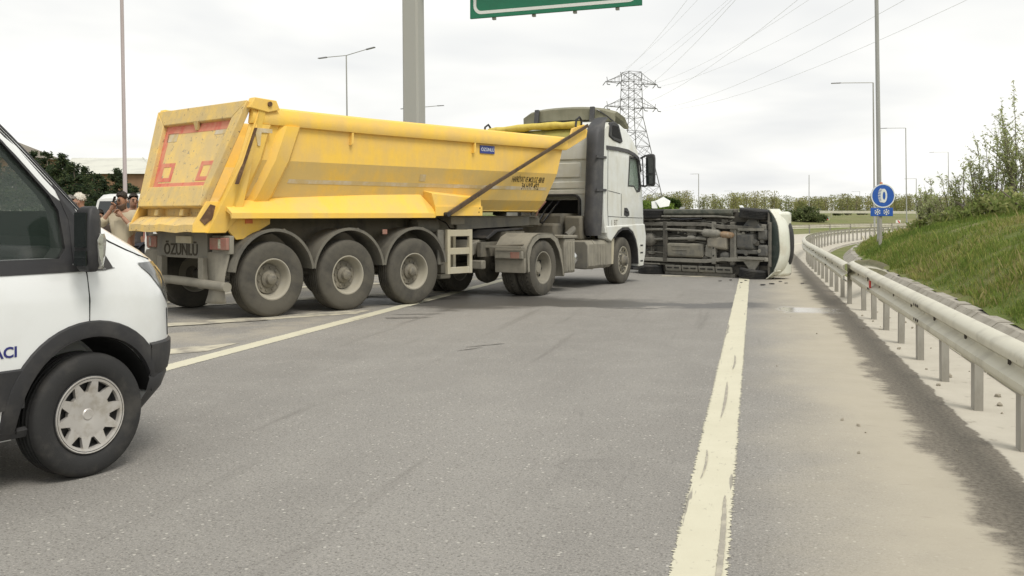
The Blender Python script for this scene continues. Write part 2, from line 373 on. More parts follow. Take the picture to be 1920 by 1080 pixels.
for k in range(-1, 6):
    s0 = 9.9 + 4.15 * k; mb = MB(); rows = []
    for i in range(61):
        f = i / 60; tt = -5.75 - 3.6 * f; ss_ = s0 - 3.6 * f * 1.24
        rows.append([(tt + random.gauss(0, .01), ss_ - 0.36 + random.gauss(0, .03), .0045), (tt, ss_, .0045), (tt, ss_ + 0.36 + random.gauss(0, .03), .0045)])
    mb.rings(rows, False, False); road_obj(mb, 'gore_stripe', M['line_old'], ramp)
ragged_line('highway_line', -9.6, 0.2, -10, 60, M['line_old'], 0.006, 0.001)

# oil stains and rubber smears with their own outlines
M['oil'] = mat('oil_stain', (0.115, 0.109, 0.10), 0.7, var=(0.20, 0.192, 0.176), vs=9, lo=.38, hi=.62, bump=.3, bs=80)
def gpx(x, y):
    D = 1850 * 1.48 / (y - 402); return to_ts((x - 960) / 1850 * D, D)
for (x0, y0, L, w_, an) in ((762, 596, .55, .10, 1.2), (790, 589, .7, .05, 1.1), (905, 648, .6, .028, .7), (880, 655, .35, .02, .5), (1180, 578, .9, .07, 1.5)):
    t0, s0 = gpx(x0, y0); pts = []
    for i in range(22):
        a = 2 * math.pi * i / 22; k_ = 1 + .55 * noise.noise((math.cos(a) * 1.8 + x0, math.sin(a) * 1.8, 2.2)) + random.uniform(-.12, .12)
        u_, v_ = L / 2 * math.cos(a) * k_, w_ * math.sin(a) * k_
        pts.append((t0 + u_ * math.sin(an) + v_ * math.cos(an), s0 + u_ * math.cos(an) - v_ * math.sin(an), .0035))
    mb = MB(); mb.add(pts, [tuple(range(22))]); road_obj(mb, 'oil_stain', M['oil'], ramp)
# concrete drain behind the guardrail: base and separate slabs
M['concrete'] = mat('old_concrete', (0.36, 0.335, 0.285), 0.9, var=(0.24, 0.22, 0.18), vs=3.2, lo=0.4, hi=0.7, bump=0.25, bs=30, speck=(0.15, 0.13, 0.10), speck_s=12, speck_t=0.64)
dr = MB(); strip(dr, [(2.08, -0.03), (2.3, -0.26), (2.6, -0.27), (3.0, 0.04), (3.3, 0.05)], SS)
drain = struct(road_obj(dr, 'drain_channel', M['concrete']))
s = -3.0
while s < 62:
    L = 1.18; mb = MB(); a, b = s + 0.02, s + L - 0.02; dz = random.uniform(-.012, .012); tl = random.uniform(-.01, .01)
    def sl(prof, mb=mb, a=a, b=b):
        for i in range(len(prof) - 1):
            (t0, z0), (t1, z1) = prof[i], prof[i + 1]
            mb.hexa([rc(t0, a, z0 - .06), rc(t1, a, z1 - .06), rc(t1, b, z1 - .06), rc(t0, b, z0 - .06)], [rc(t0, a, z0), rc(t1, a, z1), rc(t1, b, z1), rc(t0, b, z0)])
    sl([(2.10, .004 + dz), (2.32, -.20 + dz), (2.58, -.20 + dz), (2.98, .13 + dz + tl), (3.14, .135 + dz + tl)])
    road_obj(mb, 'slab', M['concrete'], drain); s += L

# ------------------------------------------------------------------ terrain
def sstep(a, b, x):
    x = min(1.0, max(0.0, (x - a) / (b - a))); return x * x * (3 - 2 * x)
CEN = ROT @ Vector((RC, S0, 0))
def ground_z(x, y):
    d = math.hypot(x - CEN.x, y - CEN.y) - (RC + 7.5)
    h = -0.07
    if y > 55 and d > 0:
        h += 1.15 * sstep(5, 26, d) + 1.5 * sstep(50, 200, d) + 0.25 * noise.noise((x * .02, y * .02, 0)) * sstep(30, 60, d)
    if x < -30: h += 1.2 * sstep(-30, -70, x)
    return h
def axis_vals(lo, hi, near, n):
    u = np.linspace(-1, 1, n); v = np.sign(u) * np.abs(u) ** 2.6
    return np.where(v < 0, near + v * (near - lo), near + v * (hi - near))
gx = axis_vals(-2500, 2500, 20, 150); gy = axis_vals(-300, 4000, 90, 150)
vv = [(float(x), float(y), ground_z(float(x), float(y))) for y in gy for x in gx]
ff = [(j*150 + i, j*150 + i + 1, (j+1)*150 + i + 1, (j+1)*150 + i) for j in range(149) for i in range(149)]
def field_material():
    t = NT('rough_field')
    c = t.mix(t.step(t.noise(0.05, 6, 0.6), 0.38, 0.62), (0.15, 0.175, 0.055), (0.215, 0.20, 0.10))
    c = t.mix(t.step(t.noise(0.9, 7, 0.7), 0.4, 0.7, 0, 0.7), c, (0.10, 0.12, 0.04)); t.bump(t.noise(2.0, 6, 0.7), 0.8, 0.15)
    return t.fin(c, 0.95, 0, 0.2)
M['field'] = field_material()
g = MB(); g.add(vv, ff); struct(g.build('ground', M['field'], smooth=180))

# grassy bank right of the drain
def bank_h(t, s):
    top = 2.35 - 1.75 * sstep(19, 47, s) - 0.45 * sstep(47, 70, s)
    a = max(0.0, t - 3.1); ramp_ = min(a * 0.50, 9)
    h = 0.12 + top * (1 - math.exp(-ramp_ / max(top, .1) * 1.25)) * sstep(-0.2, 0.9, a)
    h += 0.16 * noise.noise((t * .5, s * .35, 1.7)) * sstep(0.3, 2.0, a) + 0.05 * noise.noise((t * 1.9, s * 1.6, 4.1)) * sstep(0.1, .6, a)
    return h
bt = [3.06, 3.2, 3.4, 3.7, 4.0, 4.4, 4.8, 5.3, 5.8, 6.4, 7, 7.8, 8.6, 9.6, 11, 13, 16, 20, 26, 34, 45]
bs = [-14 + 0.9 * i for i in range(80)] + [58 + 2.5 * i for i in range(14)]
bk = MB(); bk.rings([[rc(t, s, bank_h(t, s) + .05 * math.sin(s * 3.1) * (1 if t < 3.3 else 0)) for t in bt] for s in bs], False, False)
def soil_grass():
    t = NT('grass_soil')
    c = t.mix(t.step(t.noise(0.5, 6, 0.65), 0.38, 0.65), (0.13, 0.165, 0.04), (0.21, 0.20, 0.085))
    c = t.mix(t.step(t.noise(6, 6, 0.7), 0.45, 0.7, 0, 0.7), c, (0.085, 0.105, 0.03)); t.bump(t.noise(9, 6, 0.7), 0.9, 0.08)
    return t.fin(c, 0.95, 0, 0.2)
M['grass_soil'] = soil_grass()
bank = struct(road_obj(bk, 'grass_bank', M['grass_soil'], smooth=180))
def attr_material(name, rough=0.7, trans=0.25):
    t = NT(name); a = t.new('ShaderNodeVertexColor', layer_name='col')
    t.b.inputs['Subsurface Weight'].default_value = 0
    m = t.fin(a.outputs[0], rough, 0, 0.25)
    if trans:
        tr = t.new('ShaderNodeBsdfTranslucent'); t.l.new(a.outputs[0], tr.inputs[0]); mxs = t.new('ShaderNodeMixShader'); mxs.inputs[0].default_value = trans
        t.l.new(t.b.outputs[0], mxs.inputs[1]); t.l.new(tr.outputs[0], mxs.inputs[2]); t.l.new(mxs.outputs[0], t.n['Material Output'].inputs[0])
    return m
M['grass'] = attr_material('grass_blades', 0.8, 0.45); M['leaf'] = attr_material('leaves', 0.7, 0.42)
def colored_mesh(name, verts, faces_n, cols, m, parent=None):
    """verts (N,k,3): N polygons of k corners, one colour each"""
    N, k, _ = verts.shape; me = bpy.data.meshes.new(name)
    me.vertices.add(N * k); me.vertices.foreach_set('co', verts.reshape(-1).astype(np.float32))
    me.loops.add(N * k); me.loops.foreach_set('vertex_index', np.arange(N * k, dtype=np.int32))
    me.polygons.add(N); me.polygons.foreach_set('loop_start', np.arange(0, N * k, k, dtype=np.int32)); me.polygons.foreach_set('loop_total', np.full(N, k, np.int32))
    at = me.color_attributes.new('col', 'FLOAT_COLOR', 'POINT')
    cc = np.ones((N, k, 4), np.float32); cc[:, :, :3] = cols[:, None, :]; at.data.foreach_set('color', cc.reshape(-1))
    me.update(); me.validate(); return obj(name, me, m, parent)
def grass(name, n, t_rng, s_rng, hmin, hmax, wid, thr_edge=True, tpow=1.0):
    V = []; Cc = []
    while len(V) < n:
        t = t_rng[0] + (t_rng[1] - t_rng[0]) * random.random() ** tpow; s = s_rng[0] + (s_rng[1] - s_rng[0]) * random.random() ** 1.25
        a = noise.noise((t * .45, s * .28, 3.0)); b = noise.noise((t * 1.7, s * 1.3, 8.0)); d = noise.noise((t * .22, s * .2, 12.0))
        if t < 3.04 + 0.20 * (1 + b): continue
        if random.random() > 0.75 + b * 0.9: continue
        h = (hmin + (hmax - hmin) * random.random()) * (0.85 + 0.7 * a + 0.35 * b)
        if h < .05: continue
        z = bank_h(t, s) - .02
        px, py, _ = rc(t, s); yaw = random.uniform(0, 6.283); w = wid * random.uniform(.6, 1.4)
        lean = random.uniform(.05, .6) * h; la = random.uniform(0, 6.283); lx, ly = lean * math.cos(la), lean * math.sin(la)
        ux, uy = math.cos(yaw) * w, math.sin(yaw) * w
        V.append([(px - ux, py - uy, z), (px + ux, py + uy, z), (px + lx*.4 + ux*.7, py + ly*.4 + uy*.7, z + h*.6), (px + lx, py + ly, z + h*.97)])
        k = random.random() + 0.75 * d + 0.5 * a
        if k > 1.0: c = (0.40, 0.35, 0.16)
        elif k > 0.72: c = (0.31, 0.32, 0.095)
        elif k > 0.3: c = (0.215, 0.28, 0.062)
        else: c = (0.145, 0.215, 0.045)
        f = random.uniform(.75, 1.25); Cc.append((c[0]*f, c[1]*f, c[2]*f))
    o = colored_mesh(name, np.array(V), 4, np.array(Cc), M['grass']); o.rotation_euler.z = -ROAD_A
    o['label'] = 'tall green and yellowing grass covering the bank behind the guardrail'; o['category'] = 'grass'
    return stuff(o)
grass('bank_grass', 165000, (3.03, 11), (5.5, 48), .05, .17, .0065, tpow=1.5)
grass('bank_grass_tall', 5000, (3.3, 12), (6, 60), .18, .36, .0045, tpow=1.2)
# ------------------------------------------------------------------ guardrails
M['bolt'] = mat('bolt_dark', (0.07, 0.06, 0.05), 0.7)
def guardrail(label, path, s_list, post_t, post_s, curve=None, top=0.70, detail=True, reflect=()):
    """path: list of (t, s, dz) samples of the beam line, posts at (post_t, s)"""
    o3 = Vector(rc(path[0][0], path[0][1]))
    g = thing('guardrail', label, 'guardrail', ROT @ o3, -ROAD_A)
    prof = [(0.0, -.30), (-.035, -.292), (-.085, -.262), (-.092, -.235), (-.088, -.205), (-.02, -.165), (-.012, -.150), (-.02, -.135), (-.088, -.095), (-.092, -.065), (-.085, -.038), (-.035, -.008), (0.0, 0.0)]
    prof = prof + [(a + .012, b) for a, b in prof[::-1]]
    pts = [Vector(rc(t, s, dz)) for t, s, dz in path]
    # split into beam lengths
    seg = []; cur = [0]; acc = 0
    for i in range(1, len(pts)):
        acc += (pts[i] - pts[i-1]).length; cur.append(i)
        if acc >= 4.0 - 1e-3 or i == len(pts) - 1:
            seg.append(cur); cur = [i]; acc = 0
    for q, sg in enumerate(seg):
        rings = []
        off = 0.004 * (q % 2)
        for i in sg:
            d = (pts[min(i+1, len(pts)-1)] - pts[max(i-1, 0)]); d.z = 0; d.normalize(); nrm = Vector((d.y, -d.x, 0))
            rings.append([pts[i] - o3 + nrm * (a - off) + Vector((0, 0, top + b)) for a, b in prof])
        MB().rings(rings, True, True).build('beam', M['galv'], g, smooth=50)
        if detail and q and q < 5:
            i = sg[0]; d = (pts[i+1] - pts[i-1]); d.z = 0; d.normalize(); nrm = Vector((d.y, -d.x, 0))
            for dz in (-.22, -.08):
                for ds in (-.10, .0, .10):
                    c0 = pts[i] - o3 + d * ds + Vector((0, 0, top + dz)); MB().cyl(c0 - nrm * .083, c0 - nrm * .099, .014, 8).build('splice_bolt', M['bolt'], g)
    def Cpost(p):
        mb = MB(); pr = [(-.0, -.060), (.0, .060), (.062, .060), (.062, .036), (.052, .036), (.052, .050), (.010, .050), (.010, -.050), (.052, -.050), (.052, -.036), (.062, -.036), (.062, -.060)]
        mb.prism(pr, 'z', -.3, top - .055); return mb.mesh('post')
    pm = Cpost(0); bmm = MB()
    bmm.box(-.026, -.005, -.005, .005, -.166, -.134); bm_ = bmm.mesh('bolt')
    for s in post_s:
        p = Vector(rc(post_t(s) if callable(post_t) else post_t, s)) - o3
        a = 0 if s < S0 else -(s - S0) / RC
        po = obj('post', pm, M['galv_post'], g); po.location = p + Vector((0, 0, random.uniform(-.01, .01))); po.rotation_euler = (random.uniform(-.012, .012), random.uniform(-.012, .012), a + random.uniform(-.03, .03))
        if detail:
            for dy in (-.018, .018):
                b = obj('bolt', bm_, M['bolt'], g); b.location = p + Vector((-.03, dy, top)); b.rotation_euler.z = a
    for s in reflect:
        p = Vector(rc(1.6, s)) - o3; mb = MB(); mb.box(-.115, -.095, -.045, .045, top - .2, top - .1); r = mb.build('reflector', M['sign_red'], g, bev=.004); r.location = p
    return g
near_path = [(1.58, -2.0 + .5 * i, 0) for i in range(0, 38)] + [(1.585, 17.0, 0), (1.60, 17.3, 0), (1.64, 17.6, 0), (1.73, 17.85, 0), (1.86, 18.2, -.02), (2.02, 18.7, -.03), (2.2, 19.4, -.08), (2.4, 20.2, -.15), (2.6, 21.0, -.24)]
guardrail('long pale galvanised guardrail whose far end flares back and dips into the drain', near_path, None, 1.61, [-1.2 + 1.33 * i for i in range(14)], reflect=(13.9,))
far_path = [(1.45, 16.6, 0), (1.46, 17.6, 0)] + [(1.47 + .0 * i, 18.6 + 1.0 * i, 0) for i in range(80)]
guardrail('galvanised guardrail curving right with the ramp beyond the first rail end', far_path, None, 1.50, [17.2 + 1.33 * i for i in range(58)], reflect=(22.5,))
outer = [(-6.9, 34 + 2.0 * i, 0.0) for i in range(56)]
guardrail('distant guardrail along the outer edge of the curving ramp', outer, None, -6.95, [34.5 + 4 * i for i in range(28)], detail=False)

# rail along the raised road far behind the ramp
def far_rail():
    pts = [(30 + 6 * i, 128 + 0.9 * i + 0.012 * i * i) for i in range(26)]
    o = Vector((pts[0][0], pts[0][1], ground_z(*pts[0])))
    g = thing('guardrail', 'thin pale rail on the low rise below the line of bare trees', 'guardrail', o)
    for i in range(0, len(pts) - 1):
        a = Vector((*pts[i], ground_z(*pts[i]) + .72)) - o; b = Vector((*pts[i+1], ground_z(*pts[i+1]) + .72)) - o
        MB().bar(a, b, .06, .34).build('beam', M['galv'], g)
        MB().bar(a + Vector((0, 0, -.75)), a, .1, .06).build('post', M['galv_post'], g)
far_rail()

# ------------------------------------------------------------------ lamp posts
def lamp(label, x, y, h, arms, z0=None, r0=.10, r1=.055, m='grey_pole', lean=0.012, group='street lamps along the roads', band=False):
    z0 = ground_z(x, y) if z0 is None else z0
    t = thing('street_lamp', label, 'street lamp', (x, y, z0), 0, group)
    lx = -lean * h
    MB().tube([(0, 0, -.3), (lx * .3, 0, h * .3), (lx * .7, 0, h * .7), (lx, 0, h)], [r0, r0 * .85, r1 * 1.2, r1], 10).build('pole', M[m], t)
    MB().lathe([(r0 * 1.9, -.05), (r0 * 1.9, .05), (r0 * 1.3, .09), (r0 * 1.1, .5)], ax='z', n=12).build('base', M[m], t)
    for (dx, dy, rise, nm) in arms:
        e = Vector((lx + dx, dy, h + rise)); d = Vector((dx, dy, rise)).normalized()
        MB().tube([(lx, 0, h - .06), (lx, 0, h), e], r1 * .62, 8).build('arm', M[m], t)
        mb = MB(); sd_ = Vector((-d.y, d.x, 0)).normalized() * .13; L = .75
        mb.hexa([e - sd_*.6 - Vector((0,0,.05)), e + sd_*.6 - Vector((0,0,.05)), e + sd_ + d*L - Vector((0,0,.06)), e - sd_ + d*L - Vector((0,0,.06))],
                [e - sd_*.5 + Vector((0,0,.05)), e + sd_*.5 + Vector((0,0,.05)), e + sd_*.7 + d*L + Vector((0,0,.01)), e - sd_*.7 + d*L + Vector((0,0,.01))])
        mb.build('lamp_head', M['lamp_head'], t, bev=.02)
    if band:
        MB().lathe([(r0 * 1.02, 2.0), (r0 * 1.0, 2.35)], ax='z', n=12).build('yellow_band', M['lens_amber'], t)
    return t
def px(x, y, d): return ((x - 960) / 1850 * d, d, 1.48 + (402 - y) / 1850 * d)
p = px(237, 400, 34); lamp('tall pinkish lamp pole behind the group of men', p[0], 34, 13.5, [(-2.0, -.6, .1, 'l'), (2.0, .6, .1, 'r')], .0, .075, .05, 'pink_pole', .018)
p = px(653, 300, 72); lamp('double-armed lamp pole rising behind the yellow tipper body', p[0], 72, 12.0, [(-1.55, .7, -.02, 'l'), (1.55, -.7, .32, 'r')], None, .07, .045)
p = px(793, 300, 105); lamp('far double-armed lamp pole almost hidden by the gantry post', p[0], 105, 11.8, [(-1.6, .5, -.05, 'l'), (1.7, -.5, .1, 'r')], None)
p = px(1650, 400, 34.5); lamp('tallest lamp pole with a yellow band, behind the round tyre sign', p[0], 34.5, 13.5, [(-2.2, -.3, .1, 'l')], .25, .088, .055, 'grey_pole', .014, band=True)
for (bx, ty, D, al, lab) in ((1640, 155, 79, 2.6, 'single-armed lamp pole close beside the tallest pole by the tyre sign'),
                             (1700, 240, 120, 2.3, 'single-armed lamp pole second beyond the tyre sign'),
                             (1779, 285, 166, 2.4, 'single-armed lamp pole behind the bushes on the bank crest'),
                             (1310, 326, 252, 1.4, 'distant lamp pole above the overturned vehicle'),
                             (1517, 328, 259, 0.0, 'distant bare lamp pole beyond the overturned vehicle nose'),
                             (1372, 358, 430, 2.6, 'very distant short-looking lamp pole in front of the bare trees'),
                             (1612, 359, 440, 2.8, 'very distant lamp pole left of the tyre sign'),
                             (1718, 335, 270, 2.6, 'distant pale lamp pole beside the leafy stems on the bank end')):
    x, y, zt = px(bx, ty, D); z0 = ground_z(x, y)
    lamp(lab, x, y, zt - z0, [(-al, 0, -.02, 'l')] if al else [], z0, .08 if D < 200 else .13, .05 if D < 200 else .08, lean=.01 if D < 200 else 0)

# ------------------------------------------------------------------ gantry with green sign
def gantry():
    a = R(21.5); pr = Vector((px(1204, 10, 23.6))); pl_ = Vector(px(882, 36, 25.27))
    rt = (pr - pl_); rt.z = 0; wdt = rt.length; rt.normalize(); back = Vector((-rt.y, rt.x, 0))
    zb = (pr.z + pl_.z) / 2
    post = Vector(px(779, 400, 25.6)); post.z = 0
    t = thing('sign_gantry', 'grey steel gantry with a large green overhead sign above the ramp', 'road sign', post, math.atan2(rt.y, rt.x))
    w = .235
    mb = MB(); ch = .05
    pr8 = [(-w+ch, -w), (w-ch, -w), (w, -w+ch), (w, w-ch), (w-ch, w), (-w+ch, w), (-w, w-ch), (-w, -w+ch)]
    mb.rings([[(x * k + o_, y * k, z) for x, y in pr8] for z, k, o_ in ((-.2, 1.0, 0), (4.5, .97, -.04), (9.6, .92, -.10))]); mb.build('post', M['gantry_grey'], t)
    MB().box(-.42, .42, -.42, .42, -.02, .05).build('base_plate', M['galv_post'], t, bev=.01)
    x0 = (pl_ - post).dot(rt); yoff = (pl_ - post).dot(back)
    for z in (zb + 1.1, zb + 2.4): MB().box(-.2, x0 + wdt + .3, -.12, .12, z - .14, z + .14).build('arm', M['galv_post'], t, bev=.02)
    h = 3.0
    y1 = yoff
    MB().box(x0, x0 + wdt, y1 - .03, y1 + .03, zb, zb + h).build('sign_panel', M['sign_green'], t, bev=.01)
    # white border with rounded corners, just proud of the panel
    def rr(x0, x1, z0, z1, r, n=6):
        out = []
        for cx, cz, a0 in ((x1-r, z0+r, -90), (x1-r, z1-r, 0), (x0+r, z1-r, 90), (x0+r, z0+r, 180)):
            for i in range(n + 1):
                q = R(a0 + 90 * i / n); out.append((cx + r*math.cos(q), cz + r*math.sin(q)))
        return out
    A = rr(x0 + .10, x0 + wdt - .10, zb + .10, zb + h - .10, .22); B = rr(x0 + .18, x0 + wdt - .18, zb + .18, zb + h - .18, .15)
    mb = MB(); n = len(A); yf = y1 - .035
    mb.add([(x, yf, z) for x, z in A] + [(x, yf, z) for x, z in B], [(i, (i+1) % n, n + (i+1) % n, n + i) for i in range(n)])
    mb.build('border', M['sign_white'], t, smooth=0)
    ax = x0 + wdt * .412
    ar = MB(); az = zb + .40
    ar.prism([(ax, az), (ax + .33, az + .38), (ax + .12, az + .38), (ax + .12, az + 1.3), (ax - .12, az + 1.3), (ax - .12, az + .38), (ax - .33, az + .38)], 'y', yf, yf - .002)
    ar.build('arrow', M['sign_white'], t, smooth=0)
    for k in range(4):
        bx = x0 + wdt * (.14 + .24 * k)
        MB().box(bx - .04, bx + .04, y1 + .03, y1 + .12, zb - .05, zb + h).build('bracket', M['galv_post'], t)
    for k in range(5): # bolts
        pass
gantry()

# ------------------------------------------------------------------ blue winter-tyre sign
def tyre_sign():
    D = 31.5; c = Vector(px(1656, 367, D)); base = Vector((c.x - .06, D + .05, .3))
    t = thing('tyre_sign', 'round blue sign with a white tyre above a small snowflake plate', 'road sign', base)
    zc = c.z - base.z; zp = px(0, 397.5, D)[2] - base.z
    MB().box(-.045, .045, -.0, .07, -.3, zc + .2).build('post', M['galv_post'], t, bev=.006)
    mb = MB(); mb.lathe([(0.001, -.02), (.385, -.02), (.385, .0), (0.001, .0)], (.06, -.02, zc), 'y', 40); mb.build('disc', M['sign_blue'], t)
    mb = MB(); mb.lathe([(.350, -.023), (.385, -.023), (.385, -.0215), (.350, -.0215)], (.06, -.02, zc), 'y', 40, closed=True); mb.build('rim', M['sign_white'], t)
    # tyre symbol: white ring ellipse with tread blocks on its left
    yf = -.046
    mb = MB(); n = 28
    def el(cx, a, b): return [(cx + a * math.cos(2*math.pi*k/n), zc + b * math.sin(2*math.pi*k/n)) for k in range(n)]
    A, B = el(.085, .105, .225), el(.09, .045, .13)
    mb.add([(x, yf, z) for x, z in A] + [(x, yf, z) for x, z in B], [(i, (i+1) % n, n + (i+1) % n, n + i) for i in range(n)]); mb.build('tyre_symbol', M['sign_white'], t, smooth=0)
    mb = MB()
    for k in range(-5, 6):
        q = k / 6.3; xa = .085 - .105 * math.cos(q * 1.45); z = zc + .225 * math.sin(q * 1.45)
        mb.add([(xa - .085, yf - .001, z - .011 + .012), (xa + .005, yf - .001, z - .011), (xa + .005, yf - .001, z + .011), (xa - .085, yf - .001, z + .011 + .012)], [(0, 1, 2, 3)])
    mb.build('tread_symbol', M['sign_white'], t, smooth=0)
    MB().box(-.335, .38, -.04, -.015, zp - .135, zp + .135).build('plate', M['sign_blue'], t, bev=.01)
    for cx in (-.12, .165):
        mb = MB()
        for k in range(3):
            a = math.pi * k / 3 + math.pi / 6; d = Vector((math.cos(a), 0, math.sin(a))) * .095
            cpt = Vector((cx, -.0445, zp)); mb.bar(cpt - d, cpt + d, .003, .02, (-d.z, 0, d.x))
            for sg in (-1, 1):
                for q in (-.6, .6):
                    m_ = cpt + d * .62 * sg; e2 = Vector((math.cos(a + q), 0, math.sin(a + q))) * .045 * sg; mb.bar(m_ + Vector((0, -.0005, 0)), m_ + e2 + Vector((0, -.0005, 0)), .003, .013, (-e2.z, 0, e2.x))
        mb.build('snowflake', M['sign_white'], t, smooth=0)
tyre_sign()
def chevron(label, pxx, pyy, D, s):
    x, y, zc = px(pxx, pyy, D); z0 = ground_z(x, y)
    t = thing('chevron_sign', label, 'road sign', (x, y, z0), 0, 'red and white chevron boards')
    zz = zc - z0
    MB().box(-.04, .04, .0, .05, -.3, zz).build('post', M['galv_post'], t)
    MB().box(-s/2, s/2, -.03, -.004, zz - s/2, zz + s/2).build('board', M['sign_white'], t)
    mb = MB(); h = s * .42; b = s * .16
    mb.prism([(-b - .05*s, -h + zz), (b - .05*s, -h + zz), (b + .25*s, zz), (b - .05*s, h + zz), (-b - .05*s, h + zz), (.25*s - b, zz)], 'y', -.034, -.031)
    mb.build('chevron', M['sign_red'], t, smooth=0)
    for k in (-1, 1): pass
chevron('chevron board on the slope beyond the overturned vehicle', 1550, 411, 118, .62)
chevron('chevron board half sunk behind the bank below the snowflake plate', 1684, 417, 104, .5)

# ------------------------------------------------------------------ pylon and wires
M['pylon'] = mat('pylon_steel', (0.19, 0.19, 0.19), 0.7, 0.3)
def pylon():
    D = 250; x0 = px(1184, 0, D)[0]; z0 = ground_z(x0, D)
    t = thing('lattice_pylon', 'tall grey lattice power pylon behind the white tractor cab', 'pylon', (x0, D, z0), R(24)); t.scale = (.94, .94, .915)
    def hw_(z): # half width at height
        if z < 26: return 6.6 - (6.6 - 2.25) * z / 26
        return 2.25 - .35 * (z - 26) / 13
    zs = [0, 7, 13, 18, 22.2, 26, 28.6, 31.2, 33.8, 36.4, 38.6]
    for sx in (-1, 1):
        for sy in (-1, 1):
            MB().tube([(sx * hw_(z), sy * hw_(z), z) for z in zs], [.16 - .0015 * z for z in zs], 4).build('leg', M['pylon'], t)
    for fc in range(4):
        mb = MB()
        for i in range(len(zs) - 1):
            a, b = zs[i], zs[i + 1]; wa, wb_ = hw_(a), hw_(b)
            def P(u, z, w):
                return [(u * w, -w, z), (w, u * w, z), (-u * w, w, z), (-w, -u * w, z)][fc]
            mb.tube([P(-1, a, wa), P(1, b, wb_)], .055, 4); mb.tube([P(1, a, wa), P(-1, b, wb_)], .055, 4); mb.tube([P(-1, b, wb_), P(1, b, wb_)], .06, 4)
            if i < 4:
                m_ = (a + b) / 2; wm = hw_(m_); mb.tube([P(-1, m_, wm), P(0, b, wb_)], .05, 4); mb.tube([P(1, m_, wm), P(0, b, wb_)], .05, 4)
        mb.build('lattice', M['pylon'], t)
    for z in (28.9, 35.6):
        for sx in (-1, 1):
            mb = MB(); tip = (sx * 8.0, 0, z)
            for sy in (-1, 1):
                mb.tube([(sx * 2, sy * 2, z), tip], .09, 4); mb.tube([(sx * 2, sy * 2, z + 2.6), (sx * 4.6, sy * 1.1, z + 1.35), tip], .07, 4)
                for k in range(1, 5):
                    f = k / 5; b_ = Vector((sx * (2 + 6 * f), sy * 2 * (1 - f), z)); u_ = Vector((sx * (2 + 6 * f), sy * 2 * (1 - f), z + 2.6 * (1 - f))); mb.tube([b_, u_], .05, 4)
            ca = mb.build('crossarm', M['pylon'], t)
            for k, xx in enumerate((3.6, 7.8)):
                ins = MB(); ins.tube([(sx * xx, -.3, z), (sx * (xx + .1), -.9, z - .9), (sx * (xx + .1), -2.2, z - 1.1)], .13, 5); ins.tube([(sx * xx, -.3, z), (sx * xx, .3, z), (sx * xx, 1.8, z - .8)], .11, 5)
                ins.tube([(sx * (xx - .4), 0, z + (1.4 if k == 0 else .3)), (sx * (xx - .2), 0, z + (2.9 if k == 0 else 1.3))], .09, 4); stuff(ins.build('insulator', M['pylon'], t))
    return x0, D, z0
PX, PD, PZ = pylon()
k = 0
M['wire'] = mat('wire_alu', (0.55, 0.55, 0.55), 0.6, 0.2)
for z, xs in ((28.0, (-8.0, -3.7, 3.7, 8.0)), (34.7, (-8.0, -3.7, 3.7, 8.0)), (39.2, (-2, 2))):
    for xx in xs:
        a = Vector((PX + .94 * xx * math.cos(R(24)), PD + .94 * xx * math.sin(R(24)) - 2, PZ + z * .915)); b = Vector((PX + 4 + xx * 1.9, -60, z + 6))
        pts = [a.lerp(b, f) - Vector((0, 0, (9 if z < 39 else 6) * 4 * f * (1 - f))) for f in [i / 24 for i in range(25)]]
        side = 'left' if xx < 0 else 'right'
        lev = {28.0: 'lower crossarm', 34.7: 'upper crossarm', 39.2: 'peak'}[z]
        o3 = pts[0]; mb = MB(); mb.tube([p - o3 for p in pts], .017, 4)
        w = mb.build('power_line', M['wire'], None); w.location = o3
        pos = ('tip' if abs(xx) > 5 else 'root') if z < 39 else 'corner'
        tag(w, f'thin overhead wire strung from the {side} {pos} of the pylon {lev}', 'power line', 'overhead wires from the pylon'); k += 1
# ------------------------------------------------------------------ wheels (axis y, outer face towards -y)
def tyre_mesh(Rr, w, rim, lugs=0, grooves=4, flat=0.0):
    h = w / 2; sh = .10 * Rr
    prof = [(rim, -h*.80), (rim + .02, -h*.93), (rim + (Rr-rim)*.45, -h*1.0), (Rr - sh*.9, -h*.97), (Rr - sh*.3, -h*.86), (Rr - .004, -h*.74)]
    gw = .012 if not lugs else .016; n = grooves
    ys = [-h*.74 + (k + 1) * (h*1.48) / (n + 1) for k in range(n)]
    for y in ys: prof += [(Rr, y - gw), (Rr - .014, y - gw*.8), (Rr - .014, y + gw*.8), (Rr, y + gw)]
    prof += [(Rr - .004, h*.74), (Rr - sh*.3, h*.86), (Rr - sh*.9, h*.97), (rim + (Rr-rim)*.45, h), (rim + .02, h*.93), (rim, h*.80)]
    mb = MB(); mb.lathe(prof, n=56, closed=True)
    if lugs:
        for k in range(lugs):
            a = 2*math.pi*k/lugs; ca, sa = math.cos(a), math.sin(a); tx, tz = -sa, ca
            for (y0, y1, o_) in ((-h*.92, -h*.3, 0), (h*.3, h*.92, .5)):
                aa = a + o_ * 2*math.pi/lugs; ca, sa = math.cos(aa), math.sin(aa); tx, tz = -sa, ca; wd = math.pi*Rr/lugs*.62
                r0, r1 = Rr - .03, Rr + .012
                q = lambda r, s_, y: (ca*r + tx*wd*s_, y, sa*r + tz*wd*s_)
                re = r1 - .028
                if y0 < 0: mb.hexa([q(r0,-1,y0), q(r0,1,y0), q(r0,1,y1), q(r0,-1,y1)], [q(re,-1,y0), q(re,1,y0), q(r1,1,y1), q(r1,-1,y1)])
                else: mb.hexa([q(r0,-1,y0), q(r0,1,y0), q(r0,1,y1), q(r0,-1,y1)], [q(r1,-1,y0), q(r1,1,y0), q(re,1,y1), q(re,-1,y1)])
    return mb.mesh('tyre', 40)
